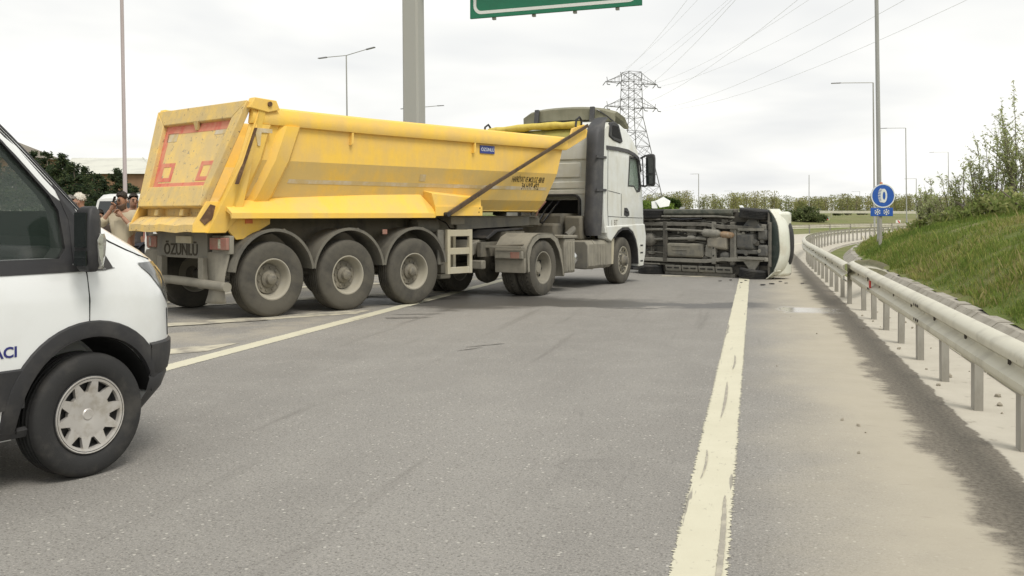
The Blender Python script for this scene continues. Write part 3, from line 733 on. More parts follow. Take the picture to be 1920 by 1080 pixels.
def rim_mesh(rim, w, disc, hole_n=0, holes_r=.0, inner=.12):
    """disc: y position of the disc relative to the centre (outer face is -w/2)"""
    h = w / 2
    prof = [(rim + .018, -h*.86), (rim + .018, -h*.92), (rim + .002, -h*.93), (rim - .012, -h*.84), (rim - .02, -h*.6), (rim - .045, disc - .03), (rim - .075, disc + .01), (inner + .06, disc - .015), (inner, disc - .02), (inner, disc + .03), (rim - .05, disc + .05), (rim - .01, h*.8), (rim + .018, h*.86)]
    mb = MB(); mb.lathe(prof, n=48, closed=False, caps=False)
    return mb.mesh('wheel', 40)
def bolts_mesh(r, n, y, br=.014, L=.03):
    mb = MB()
    for k in range(n):
        a = 2*math.pi*(k + .3)/n; x, z = r*math.cos(a), r*math.sin(a); mb.cyl((x, y, z), (x, y - L, z), br, 6)
    return mb.mesh('wheel_nuts')
def holes_mesh(r, n, y, hr):
    mb = MB()
    for k in range(n):
        a = 2*math.pi*k/n; x, z = r*math.cos(a), r*math.sin(a); mb.lathe([(0.0005, 0), (hr, 0), (hr, .003), (.0005, .003)], (x, y, z), 'y', 12)
    return mb.mesh('hand_holes')
def put_wheel(parent, loc, me_rim, me_tyre, extras, m_rim, m_tyre, flip=False, rz=0, spin=0):
    w = obj('wheel', me_rim, m_rim, parent); w.location = loc; w.rotation_euler = (0, spin, rz + (math.pi if flip else 0))
    obj('tyre', me_tyre, m_tyre, w)
    for nm, me, m in extras:
        o = obj(nm, me, m, w)
        if nm in ('wheel_nuts', 'hand_holes'): stuff(o)
    return w

# ------------------------------------------------------------------ yellow tipper trailer
M['yellow'] = dusty('tipper_yellow', (0.89, 0.57, 0.085), (0.74, 0.50, 0.16), 0.32, 0.42, vs=1.6, chips=(0.22, 0.13, 0.06), chip_s=16, chip_t=0.735)
M['yellow_low'] = dusty('tipper_yellow_dusty', (0.82, 0.515, 0.08), (0.64, 0.46, 0.17), 0.45, 0.5, vs=1.8, chips=(0.20, 0.13, 0.07), chip_s=13, chip_t=0.72)
M['yellow_worn'] = dusty('tipper_yellow_worn', (0.82, 0.55, 0.14), (0.58, 0.44, 0.21), 0.42, 0.7, vs=3.5, chips=(0.30, 0.21, 0.12), chip_s=17, chip_t=0.615, bump=.1)
M['gate_panel'] = dusty('tailgate_panel', (0.88, 0.60, 0.16), (0.66, 0.50, 0.24), 0.4, 0.7, vs=2.6, chips=(0.40, 0.33, 0.21), chip_s=11, chip_t=0.60, bump=.08)
M['red_tape'] = dusty('red_tape', (0.62, 0.09, 0.07), (0.66, 0.28, 0.18), 0.45, 0.6, vs=6, chips=(0.5, 0.3, 0.1), chip_s=20, chip_t=.7)
M['pale_tape'] = dusty('pale_tape', (0.60, 0.55, 0.46), (0.55, 0.42, 0.20), 0.4, 0.5, vs=5)
M['rust'] = mat('rust_edge', (0.10, 0.055, 0.03), 0.9, var=(0.2, 0.12, 0.06), vs=9)
M['chassis'] = dusty('chassis_grey', (0.055, 0.055, 0.055), (0.17, 0.155, 0.12), 0.5, 0.7, vs=3)
M['chassis_mid'] = dusty('chassis_pale', (0.105, 0.105, 0.102), (0.19, 0.18, 0.15), 0.5, 0.7, vs=3)
M['mud_cream'] = dusty('mud_cream', (0.165, 0.155, 0.13), (0.26, 0.243, 0.197), 0.45, 0.8, vs=4, chips=(0.12, 0.10, 0.07), chip_s=12, chip_t=.7)
M['fender'] = dusty('fender_plastic', (0.05, 0.049, 0.046), (0.155, 0.145, 0.118), 0.52, 0.75, vs=3)
M['ladder'] = dusty('ladder_paint', (0.50, 0.48, 0.40), (0.44, 0.40, 0.29), 0.5, 0.7, vs=5)
M['tarp'] = mat('tarp_olive', (0.30, 0.27, 0.06), 0.7, var=(0.20, 0.17, 0.06), vs=4)
M['tarp_yellow'] = mat('tarp_yellow', (0.62, 0.50, 0.10), 0.6, var=(0.48, 0.36, 0.07), vs=5)
M['arm_brown'] = mat('tarp_arm_brown', (0.10, 0.065, 0.035), 0.55, 0.2, var=(0.05, 0.035, 0.022), vs=8)
M['blue_plate'] = mat('blue_plate', (0.03, 0.05, 0.22), 0.4)
M['ink'] = mat('ink_dark', (0.035, 0.028, 0.015), 0.7)

TA = 42.2
TO = Vector((-3.436, 16.03, 0))
def trailer():
    t = thing('tipper_trailer', 'yellow dump semi-trailer jackknifed across the ramp edge line', 'trailer', TO, R(90 - TA))
    Y, YL, YW = M['yellow'], M['yellow_low'], M['yellow_worn']
    # --- running gear
    ty = tyre_mesh(.545, .335, .29); rm = rim_mesh(.285, .33, .01); nu = bolts_mesh(.165, 10, -.005, .016, .035); 
    hb = MB(); hb.lathe([(.125, .0), (.125, -.05), (.10, -.075), (.085, -.08), (.075, -.13), (.045, -.15), (.0005, -.155)], n=24); hbm = hb.mesh('hub')
    dsk = MB(); dsk.lathe([(.21, -.022), (.125, -.025), (.125, -.01), (.21, -.008)], n=32, closed=True); dsm = dsk.mesh('brake_plate')
    for ax in (-1.34, 0.02, 1.39):
        for sd_ in (-1, 1):
            put_wheel(t, (ax, sd_ * 1.055, .545), rm, ty, (('hub', hbm, M['hub_dusty']), ('wheel_nuts', nu, M['hub_dusty']), ('brake_plate', dsm, M['hub_dusty'])), M['rim_dusty'], M['rubber_dusty'], sd_ > 0, 0, random.uniform(0, 3))
        MB().cyl((ax, -.9, .545), (ax, .9, .545), .075, 12).build('axle', M['chassis'], t)
        for sd_ in (-1, 1):
            # mudguard: arc shell with rolled lip
            mb = MB(); ri, ro = .665, .685
            def arc(r, y, n=22, a0=8, a1=172): return [(ax + r*math.cos(R(a0 + (a1-a0)*k/n)), y, .58 + r*math.sin(R(a0 + (a1-a0)*k/n))) for k in range(n+1)]
            y0, y1 = sd_ * 1.26, sd_ * .80
            rows = [arc(ri, y0), arc(ro + .012, y0), arc(ro + .012, y0 - sd_*.03), arc(ro, y0 - sd_*.04), arc(ro, y1), arc(ri, y1), arc(ri, y0 - sd_*.04), arc(ri - .01, y0 - sd_*.03), arc(ri - .01, y0), arc(ri, y0)]
            mb.rings(rows, False, False)
            mb.build('mudguard', M['fender'], t)
            MB().cyl((ax + .2, sd_ * .5, 1.18), (ax + .2, sd_ * 1.2, 1.25), .022, 8).build('mudguard_stay', M['chassis'], t)
            MB().box(ax - .05, ax + .05, sd_*.62 - .1, sd_*.62 + .1, .62, .95).build('suspension_bracket', M['chassis'], t)
    # --- chassis
    for sd_ in (-1, 1):
        pr = [(-2.0, 1.02), (2.3, .98), (3.0, 1.18), (4.2, 1.27), (5.3, 1.27), (5.3, 1.42), (-2.0, 1.46)]
        MB().prism(pr, 'y', sd_*.52 - .05, sd_*.52 + .05).build('chassis_rail', M['chassis'], t, bev=.006)
        mb = MB(); mb.box(-2.0, 5.2, sd_*.52 - .11, sd_*.52 + .11, 1.425, 1.452); mb.build('rail_flange', M['chassis'], t)
        pr = [(2.92, 1.20), (4.9, 1.265), (4.9, 1.43), (2.92, 1.43)]
        MB().prism(pr, 'y', sd_*.60 + (.0 if sd_ > 0 else -.05), sd_*.60 + (.05 if sd_ > 0 else .0)).build('gooseneck_plate', M['chassis_mid'], t, bev=.008)
        MB().box(1.75, 2.95, sd_*.56 - .02, sd_*.56 + .02, 1.02, 1.40).build('web_plate', M['chassis'], t)
    for x in (-1.9, -.7, .7, 1.9, 3.2, 4.6): MB().box(x - .06, x + .06, -.5, .5, 1.1, 1.36).build('crossmember', M['chassis'], t)
    MB().lathe([(.06, 1.05), (.06, 1.28), (.3, 1.285), (.3, 1.29)], (4.45, 0, 0), 'z', 20).build('kingpin', M['dark_steel'], t)
    MB().box(3.95, 5.2, -.5, .5, 1.235, 1.262).build('coupling_plate', M['chassis'], t)
    # air tank, boxes, landing leg, ladders
    MB().tube([(1.75, -.74, 1.28), (1.79, -.74, 1.28), (2.28, -.74, 1.28), (2.32, -.74, 1.28)], [.05, .13, .13, .05], 14).build('air_tank', M['chassis_mid'], t)
    MB().box(2.42, 2.75, -1.02, -.86, 1.30, 1.44).build('valve_box', M['mud_cream'], t, bev=.01)
    for sd_ in (-1, 1):
        MB().box(2.30, 2.44, sd_*.82 - .07, sd_*.82 + .07, .45, 1.2).build('landing_leg', M['mud_cream'], t, bev=.01)
        MB().box(2.25, 2.49, sd_*.82 - .12, sd_*.82 + .12, .36, .44).build('landing_foot', M['mud_cream'], t, bev=.02)
        for x in (2.13, 2.66): MB().box(x, x + .07, sd_*1.20 - .03, sd_*1.20 + .03, .46, 1.22).build('side_guard_upright', M['ladder'], t, bev=.004)
        for z in (.46, .79, 1.10): MB().box(2.19, 2.67, sd_*1.20 - .024, sd_*1.20 + .024, z + .002, z + .115).build('rung', M['ladder'], t, bev=.006)
        MB().box(2.44, 2.50, sd_*1.02 - .03, sd_*1.02 + .03, .5, 1.18).build('inner_upright', M['ladder'], t)
        MB().box(1.98, 2.12, sd_*1.13 - .03, sd_*1.13 + .03, .62, 1.22).build('battery_cover', M['chassis_mid'], t, bev=.02)
    MB().box(2.05, 2.75, -.8, .8, .5, .62).build('leg_brace', M['chassis'], t)
    MB().cyl((2.0, -.35, .62), (2.0, .35, .62), .14, 16).build('air_reservoir', M['chassis'], t)
    MB().tube([(2.15, -.98, 1.40), (2.3, -1.02, 1.33), (2.35, -1.05, 1.24), (2.45, -1.1, 1.22)], .012, 6).build('air_hose', M['black_gloss'], t)
    # hoist under front
    MB().tube([(4.75, 0, 1.46), (4.9, 0, 2.5)], .14, 14).build('hoist_cylinder', M['chassis_mid'], t)
    # --- tipper body : half-pipe section narrowing to the floor
    xr = lambda z: -1.66 - (2.95 - z) * .315      # rear edge leans back
    xf = lambda z: 5.22 - (2.72 - z) * .30        # front edge
    SEC = [(1.215, 2.78), (1.20, 2.26), (1.03, 1.74), (.90, 1.56), (.86, 1.52)]
    for sd_ in (-1, 1):
        for i, nm in ((0, 'upper_side'), (1, 'lower_side'), (2, 'floor_side')):
            (ya, za), (yb, zb) = SEC[i], SEC[i + 1]
            q = [(xr(za), sd_*ya, za), (xf(za), sd_*ya, za), (xf(zb), sd_*yb, zb), (xr(zb), sd_*yb, zb)]
            MB().slab(q, (0, -sd_*.05, 0)).build(nm, Y if i == 0 else YL, t)
        # reflective tape along the lower panel
        f0, f1 = .50, .62; (ya, za), (yb, zb) = SEC[1], SEC[2]
        A = lambda f: (ya + (yb - ya) * f, za + (zb - za) * f)
        (y0, z0), (y1, z1) = A(f0), A(f1); e_ = sd_ * .004
        MB().slab([(xr(z0) + .95, sd_*y0 + e_, z0), (xf(z0) - .12, sd_*y0 + e_, z0), (xf(z1) - .12, sd_*y1 + e_, z1), (xr(z1) + .95, sd_*y1 + e_, z1)], (0, -sd_*.003, 0)).build('tape_strip', M['pale_tape'], t)
        MB().slab([(xr(z0) + .42, sd_*y0 + e_, z0), (xr(z0) + .62, sd_*y0 + e_, z0), (xr(z1) + .62, sd_*y1 + e_, z1), (xr(z1) + .42, sd_*y1 + e_, z1)], (0, -sd_*.003, 0)).build('tape_strip', M['pale_tape'], t)
        # top rail (folded box section)
        rp2 = [(1.18, 2.74), (1.27, 2.74), (1.285, 2.78), (1.285, 2.88), (1.245, 2.965), (1.16, 3.0), (1.15, 2.97), (1.18, 2.86)]
        mb = MB(); rings = []
        for x_, dz in ((-1.72, .03), (0.5, .0), (3.2, -.01), (5.32, -.015)):
            rings.append([(x_ + (z - 2.9) * .15, sd_*y, z + dz) for y, z in rp2])
        mb.rings(rings); mb.build('top_rail', Y, t)
        # inclined ribs at the rear
        def rib(xt, xb, w0, zt=2.76, zb=1.56, out=.085):
            mb = MB(); rows = []
            for (yy, zz) in ((1.215, zt), (1.205, 2.26), (1.035, 1.74), (.91, zb)):
                f = (zt - zz) / (zt - zb); x_ = xt + (xb - xt) * f; o = yy + out * (1.0 if zz > 1.8 else .9)
                rows.append([(x_ - w0, sd_*(yy - .01), zz), (x_ - w0*.55, sd_*o, zz), (x_ + w0*.55, sd_*o, zz), (x_ + w0, sd_*(yy - .01), zz)])
            mb.rings(rows, True, True); return mb
        rib(-1.06, -1.50, .20).build('rib', Y, t)
        rib(-1.55, -1.93, .19, out=.075).build('rear_rib', Y, t)
        # rear corner post / cheek
        q = [(xr(3.0) + .02, sd_*1.30, 3.0), (xr(3.0) + .14, sd_*1.30, 3.0), (xr(2.2) + .16, sd_*1.28, 2.2), (xr(1.55) + .30, sd_*1.12, 1.5), (xr(1.3) + .16, sd_*1.06, 1.22), (xr(1.3) - .10, sd_*1.02, 1.22), (xr(2.2) - .0, sd_*1.28, 2.2)]
        MB().slab(q, (0, -sd_*.09, 0)).build('corner_post', Y, t, bev=.008)
        MB().slab([(xr(2.75) + .05, sd_*1.312, 2.70), (xr(2.75) + .02, sd_*1.312, 2.70), (xr(1.85) + .0, sd_*1.29, 1.9), (xr(1.85) + .05, sd_*1.29, 1.9)], (0, -sd_*.03, 0)).build('rust_seam', M['rust'], t)
        MB().slab([(-1.42, sd_*1.303, 2.70), (-1.68, sd_*1.303, 2.70), (-1.70, sd_*1.303, 2.64), (-1.66, sd_*1.303, 2.45), (-1.62, sd_*1.303, 2.45), (-1.60, sd_*1.303, 2.64), (-1.42, sd_*1.303, 2.64)], (0, -sd_*.01, 0)).build('tape_patch', M['pale_tape'], t)
        # hinge block at the top corner
        MB().prism([(-1.80, 2.98), (-1.72, 3.13), (-1.36, 3.11), (-1.30, 2.98), (-1.5, 2.93)], 'y', sd_*1.18, sd_*1.32).build('hinge_block', Y, t, bev=.01)
        MB().cyl((-1.48, sd_*1.30, 3.05), (-1.48, sd_*1.345, 3.05), .035, 12).build('hinge_pin', M['rust'], t)
        # side skirt (folded plate sloping outwards), front box
        mb = MB(); rows = []
        for x_, zt in ((-2.06, 1.64), (-1.0, 1.72), (0.6, 1.79), (1.66, 1.82), (1.80, 1.64)):
            rows.append([(x_, sd_*1.0, zt + .02), (x_, sd_*1.05, zt), (x_ + (.06 if x_ > 1.7 else 0), sd_*1.275, 1.50), (x_ + .0, sd_*1.275, 1.425), (x_, sd_*1.25, 1.42), (x_, sd_*1.235, 1.48), (x_, sd_*1.0, zt - .06)])
        mb.rings(rows); mb.build('side_skirt', Y, t, smooth=20)
        mb = MB(); mb.hexa([(1.84, sd_*.98, 1.47), (2.92, sd_*.98, 1.47), (2.92, sd_*1.275, 1.47), (1.84, sd_*1.275, 1.47)], [(1.70, sd_*.98, 1.90), (2.90, sd_*.98, 1.82), (2.92, sd_*1.255, 1.76), (1.74, sd_*1.255, 1.84)])
        mb.build('skirt_box', Y, t, bev=.012)
        MB().box(1.80, 2.93, sd_*1.27 - .012, sd_*1.27 + .012, 1.455, 1.62).build('skirt_plate', Y, t, bev=.004)
        for k, (bx, bz) in enumerate(((2.86, 1.59), (2.84, 1.52))): MB().cyl((bx, sd_*1.27, bz), (bx, sd_*1.288, bz), .012, 8).build('bolt', M['rust'], t)
        # pivot bracket under the rear
        MB().prism([(-2.0, 1.50), (-1.30, 1.50), (-1.30, 1.34), (-1.72, 1.13), (-1.86, 1.12), (-1.98, 1.25)], 'y', sd_*1.02, sd_*1.07).build('pivot_bracket', Y, t, bev=.006)
        MB().box(-1.72, -1.60, sd_*1.075 - .006, sd_*1.075 + .006, 1.35, 1.41).build('side_marker', M['lens_amber'], t)
        for bx in (.05, 2.75): MB().prism([(bx, 2.74), (bx + .03, 2.74), (bx + .03, 2.58), (bx - .02, 2.55)], 'y', sd_*1.21, sd_*1.27).build('tarp_hook', Y, t)
    MB().slab([(xr(1.54), -.9, 1.54), (xf(1.54), -.9, 1.54), (xf(1.54), .9, 1.54), (xr(1.54), .9, 1.54)], (0, 0, .05)).build('floor', YL, t)
    # front wall and raised headboard with rolled tarp
    q = [(xf(1.52) - .02, -.88, 1.52), (xf(1.52) - .02, .88, 1.52), (xf(1.74) - .02, 1.0, 1.74), (xf(2.26) - .02, 1.16, 2.26), (xf(2.78) - .02, 1.18, 2.95), (xf(2.78) - .02, -1.18, 2.95), (xf(2.26) - .02, -1.16, 2.26), (xf(1.74) - .02, -1.0, 1.74)]
    MB().slab(q, (-.05, 0, 0)).build('front_wall', YL, t)
    for sd_ in (-1, 1):
        MB().slab([(5.10, sd_*1.26, 2.74), (5.34, sd_*1.26, 2.74), (5.92, sd_*1.26, 3.0), (5.96, sd_*1.26, 3.14), (5.86, sd_*1.26, 3.26), (5.50, sd_*1.26, 3.16), (5.42, sd_*1.26, 2.98), (5.1, sd_*1.26, 2.94)], (0, -sd_*.05, 0)).build('headboard_cheek', Y, t, bev=.006)
    # canopy sheet between the cheeks
    mb = MB(); rows = []
    for (x_, z_) in ((5.28, 2.90), (5.45, 2.94), (5.62, 3.02), (5.74, 3.12), (5.80, 3.20)): rows.append([(x_, 1.2, z_), (x_, .4, z_ - .01), (x_, -.4, z_ - .01), (x_, -1.2, z_)])
    mb.rings(rows, False, False); c = mb.build('canopy_sheet', M['tarp'], t, smooth=60)
    md = c.modifiers.new('solid', 'SOLIDIFY'); md.thickness = .02
    pts = [(5.74, 1.22 - 2.44 * k / 12, 3.24 + .035 * math.sin(math.pi * k / 12) + .006 * math.sin(k * 2.3)) for k in range(13)]
    MB().tube(pts, [.075 + .008 * math.sin(k * 1.7) for k in range(13)], 12).build('tarp_roll', M['tarp_yellow'], t)
    for y in (-1.23, 1.25): MB().tube([(5.62, y, 3.2), (5.64, y, 3.34), (5.74, y, 3.40), (5.80, y, 3.34), (5.80, y, 3.2)], .022, 8).build('roll_bracket', M['dark_steel'], t)
    MB().tube([(5.6, 1.3, 3.2), (5.4, 1.32, 3.16), (5.2, 1.3, 3.14)], .03, 8).build('roll_lever', M['dark_steel'], t)
    # tarp arm
    MB().bar((2.02, -1.335, 1.47), (3.1, -1.335, 1.99), .035, .085).build('tarp_arm_sleeve', M['arm_brown'], t, bev=.01)
    MB().bar((3.05, -1.335, 1.965), (5.88, -1.335, 3.24), .03, .068).build('tarp_arm', M['arm_brown'], t, bev=.01)
    MB().cyl((2.02, -1.28, 1.48), (2.02, -1.37, 1.48), .04, 10).build('arm_pivot', M['dark_steel'], t)
    # --- tailgate: leaning frame with recessed panel
    g0 = Vector((-1.72, 0, 3.06)); g1 = Vector((-2.24, 0, 1.57)); dn = (g1 - g0); nrm = Vector((dn.z, 0, -dn.x)).normalized()   # pointing backwards
    if nrm.x > 0: nrm = -nrm
    hw0, hw1 = 1.25, .90
    def G(u, v, off=0.0):   # u -1..1 across, v 0 top..1 bottom
        w = hw0 + (hw1 - hw0) * v; p = g0 + dn * v + nrm * off; return Vector((p.x, u * w, p.z))
    fr = MB(); U, Va, Vb = .80, .155, .80
    outer = [(-1, 0), (1, 0), (1, 1), (-1, 1)]; inner = [(-U, Va), (U, Va), (U, Vb), (-U, Vb)]
    for i in range(4):
        j = (i + 1) % 4; a, b, c_, d_ = outer[i], outer[j], inner[j], inner[i]
        fr = MB(); fr.hexa([G(*a, -.02), G(*b, -.02), G(*c_, -.02), G(*d_, -.02)], [G(*a, .09), G(*b, .09), G(c_[0], c_[1], .075), G(d_[0], d_[1], .075)])
        fr.build(('gate_top_beam', 'gate_side_beam', 'gate_bottom_beam', 'gate_side_beam')[i], YW, t, bev=.012)
    MB().slab([G(-U - .02, Va - .02, 0), G(U + .02, Va - .02, 0), G(U + .02, Vb + .02, 0), G(-U - .02, Vb + .02, 0)], nrm * -.03).build('gate_panel', M['gate_panel'], t)
    def tape(u0, v0, u1, v1, nm='red_tape', off=.004): MB().slab([G(u0, v0, off), G(u1, v0, off), G(u1, v1, off), G(u0, v1, off)], nrm * -.003).build(nm, M[nm], t)
    tape(-U, Va, U, Va + .085); tape(-U, Vb - .05, U, Vb); tape(-U, Va + .085, -U + .07, Vb - .05); tape(U - .11, Va + .085, U, Vb - .05)
    for a, b in ((-.74, -.38), (.32, .70)):
        tape(a, .545, b, .585, off=.0045); tape(a, .695, b, .735, off=.0045); tape(a, .585, a + .08, .695, off=.0045); tape(b - .08, .585, b, .695, off=.0045)
    for (a, b, c_, d_) in ((.46, .23, .72, .32), (-.70, .235, -.44, .285)): tape(a, b, c_, d_, 'pale_tape')
    MB().slab([G(-.05, Va - .005, .09), G(.05, Va - .005, .09), G(.02, Va + .07, .03), G(-.03, Va + .07, .03)], nrm * -.05).build('gate_hook', YW, t)
    # apron lip below the gate and its wedge-shaped cheeks
    lip = MB(); rows = []
    for k in range(9):
        y = .90 - 1.8 * k / 8; dz = .012 * math.sin(k * 1.9)
        rows.append([(-2.10, y, 1.47), (-2.28, y, 1.44), (-2.44, y, 1.33 + dz), (-2.45, y, 1.23 + dz), (-2.38, y, 1.235), (-2.10, y, 1.33)])
    lip.rings(rows); lip.build('discharge_lip', YW, t, smooth=20)
    MB().box(-2.16, -2.08, -.9, .9, 1.40, 1.60).build('sill_beam', YW, t)
    for y in (.42, -.30): MB().prism([(-2.15, 1.60), (-2.27, 1.55), (-2.29, 1.46), (-2.15, 1.43)], 'y', y - .05, y + .05).build('gate_lock', YW, t, bev=.01)
    for sd_ in (-1, 1):
        MB().slab([(-2.45, sd_*.92, 1.23), (-2.44, sd_*.92, 1.33), (-2.25, sd_*.95, 1.66), (-2.0, sd_*1.06, 1.66), (-2.02, sd_*1.06, 1.22)], (0, -sd_*.04, 0)).build('lip_cheek', Y, t, bev=.004)
        MB().slab([(-2.36, sd_*.945, 1.40), (-2.22, sd_*.985, 1.62), (-2.16, sd_*1.01, 1.60), (-2.20, sd_*1.0, 1.42), (-2.30, sd_*.97, 1.33)], (0, sd_*.012, 0)).build('rust_scrape', M['rust'], t)
    # --- rear under-run gear
    MC = M['mud_cream']; xb = -2.0
    MB().box(xb - .05, xb + .05, -.62, .82, .84, 1.22).build('rear_crossmember', M['chassis_mid'], t, bev=.008)
    MB().box(xb - .07, xb - .05, -.22, .22, 1.06, 1.16).build('number_plate', M['ladder'], t)
    MM = frame((xb - .056, .60, .885), (0, -1, 0), (0, 0, 1))
    text('lettering', 'ÖZÜNLÜ', .235, MM, M['ink'], t, .002, 'LEFT', 1.0, .004)
    for y in (.62, -.55): MB().box(xb - .12, xb - .02, y - .07, y + .07, .42, .86).build('bumper_upright', MC, t, bev=.01)
    MB().tube([(xb - .10, .88, .50), (xb - .11, .3, .515), (xb - .11, -.4, .50), (xb - .10, -1.2, .47)], .065, 12).build('bumper_bar', MC, t)
    MB().cyl((xb - .10, -1.2, .47), (xb - .10, -1.225, .47), .068, 16).build('bumper_end', MC, t)
    for y0, y1 in ((.80, 1.12), (-1.16, -.70)):
        MB().box(xb - .02, xb + .05, y0, y1, .92, 1.18).build('lamp_bracket', MC, t, bev=.01)
        lb = MB().box(xb - .07, xb - .02, y0 + .01, y1 - .01, .98, 1.15).build('tail_lamp', M['lens_red'], t, bev=.008)
        MB().box(xb - .075, xb - .07, y0 + .16, y0 + .22, 1.0, 1.13).build('lens_divider', M['lens_clear'], lb)
    # mud flaps, rippled rubber
    for y0, y1, zb in ((.80, 1.18, .36), (-1.14, -.62, .22)):
        mb = MB(); rows = []
        for k in range(13):
            f = k / 12; z = .95 + (zb - .95) * f; w = .05 * math.sin(f * 5.2 + (0 if y0 > 0 else 1.2))
            rows.append([(xb - .03 - .06 * f + w * .5, y0 + .03 * math.sin(f * 4), z + .02), (xb - .04 - .06 * f + w * .2, (y0 + y1) / 2, z), (xb - .03 - .05 * f - w * .3, y1 + w, z - .01)])
        mb.rings(rows, False, False); fl = mb.build('mud_flap', MC, t, smooth=60); m_ = fl.modifiers.new('solid', 'SOLIDIFY'); m_.thickness = .012
    MB().box(.72, .82, -1.2, -1.18, 1.16, 1.24).build('red_marker', M['lens_red'], t, bev=.01)
    # lettering on the body side
    dirx = (1, 0, 0)
    MB().box(2.93, 3.30, -1.226, -1.216, 2.56, 2.70).build('maker_plate', M['blue_plate'], t)
    text('plate_lettering', 'ÖZÜNLÜ', .082, frame((2.952, -1.2268, 2.602), (1, 0, 0), (0, 0, 1)), M['sign_white'], t, .001)
    (ya, za), (yb, zb) = SEC[1], SEC[2]
    def L(f, out=.003):
        return -(ya + (yb - ya) * f) - out, za + (zb - za) * f
    upv = (0, yb - ya, za - zb)
    y_, z_ = L(.345); text('body_lettering', 'HAFRİYAT VE MOLOZ 4BNB', .15, frame((3.84, y_, z_), (1, 0, 0), upv), M['ink'], t, .001, 'LEFT', .48, .0012)
    y_, z_ = L(.60); text('body_number', '34 HYP 492', .18, frame((4.14, y_, z_), (1, 0, 0), upv), M['ink'], t, .001, 'LEFT', .56, .0015)
    y_, z_ = L(.44); MB().slab([(1.56, y_, z_ ), (1.70, y_, z_), (1.70, *L(.22)), (1.56, *L(.22))], (0, -.002, 0)).build('sticker', M['pale_tape'], t)
    return t
trailer()
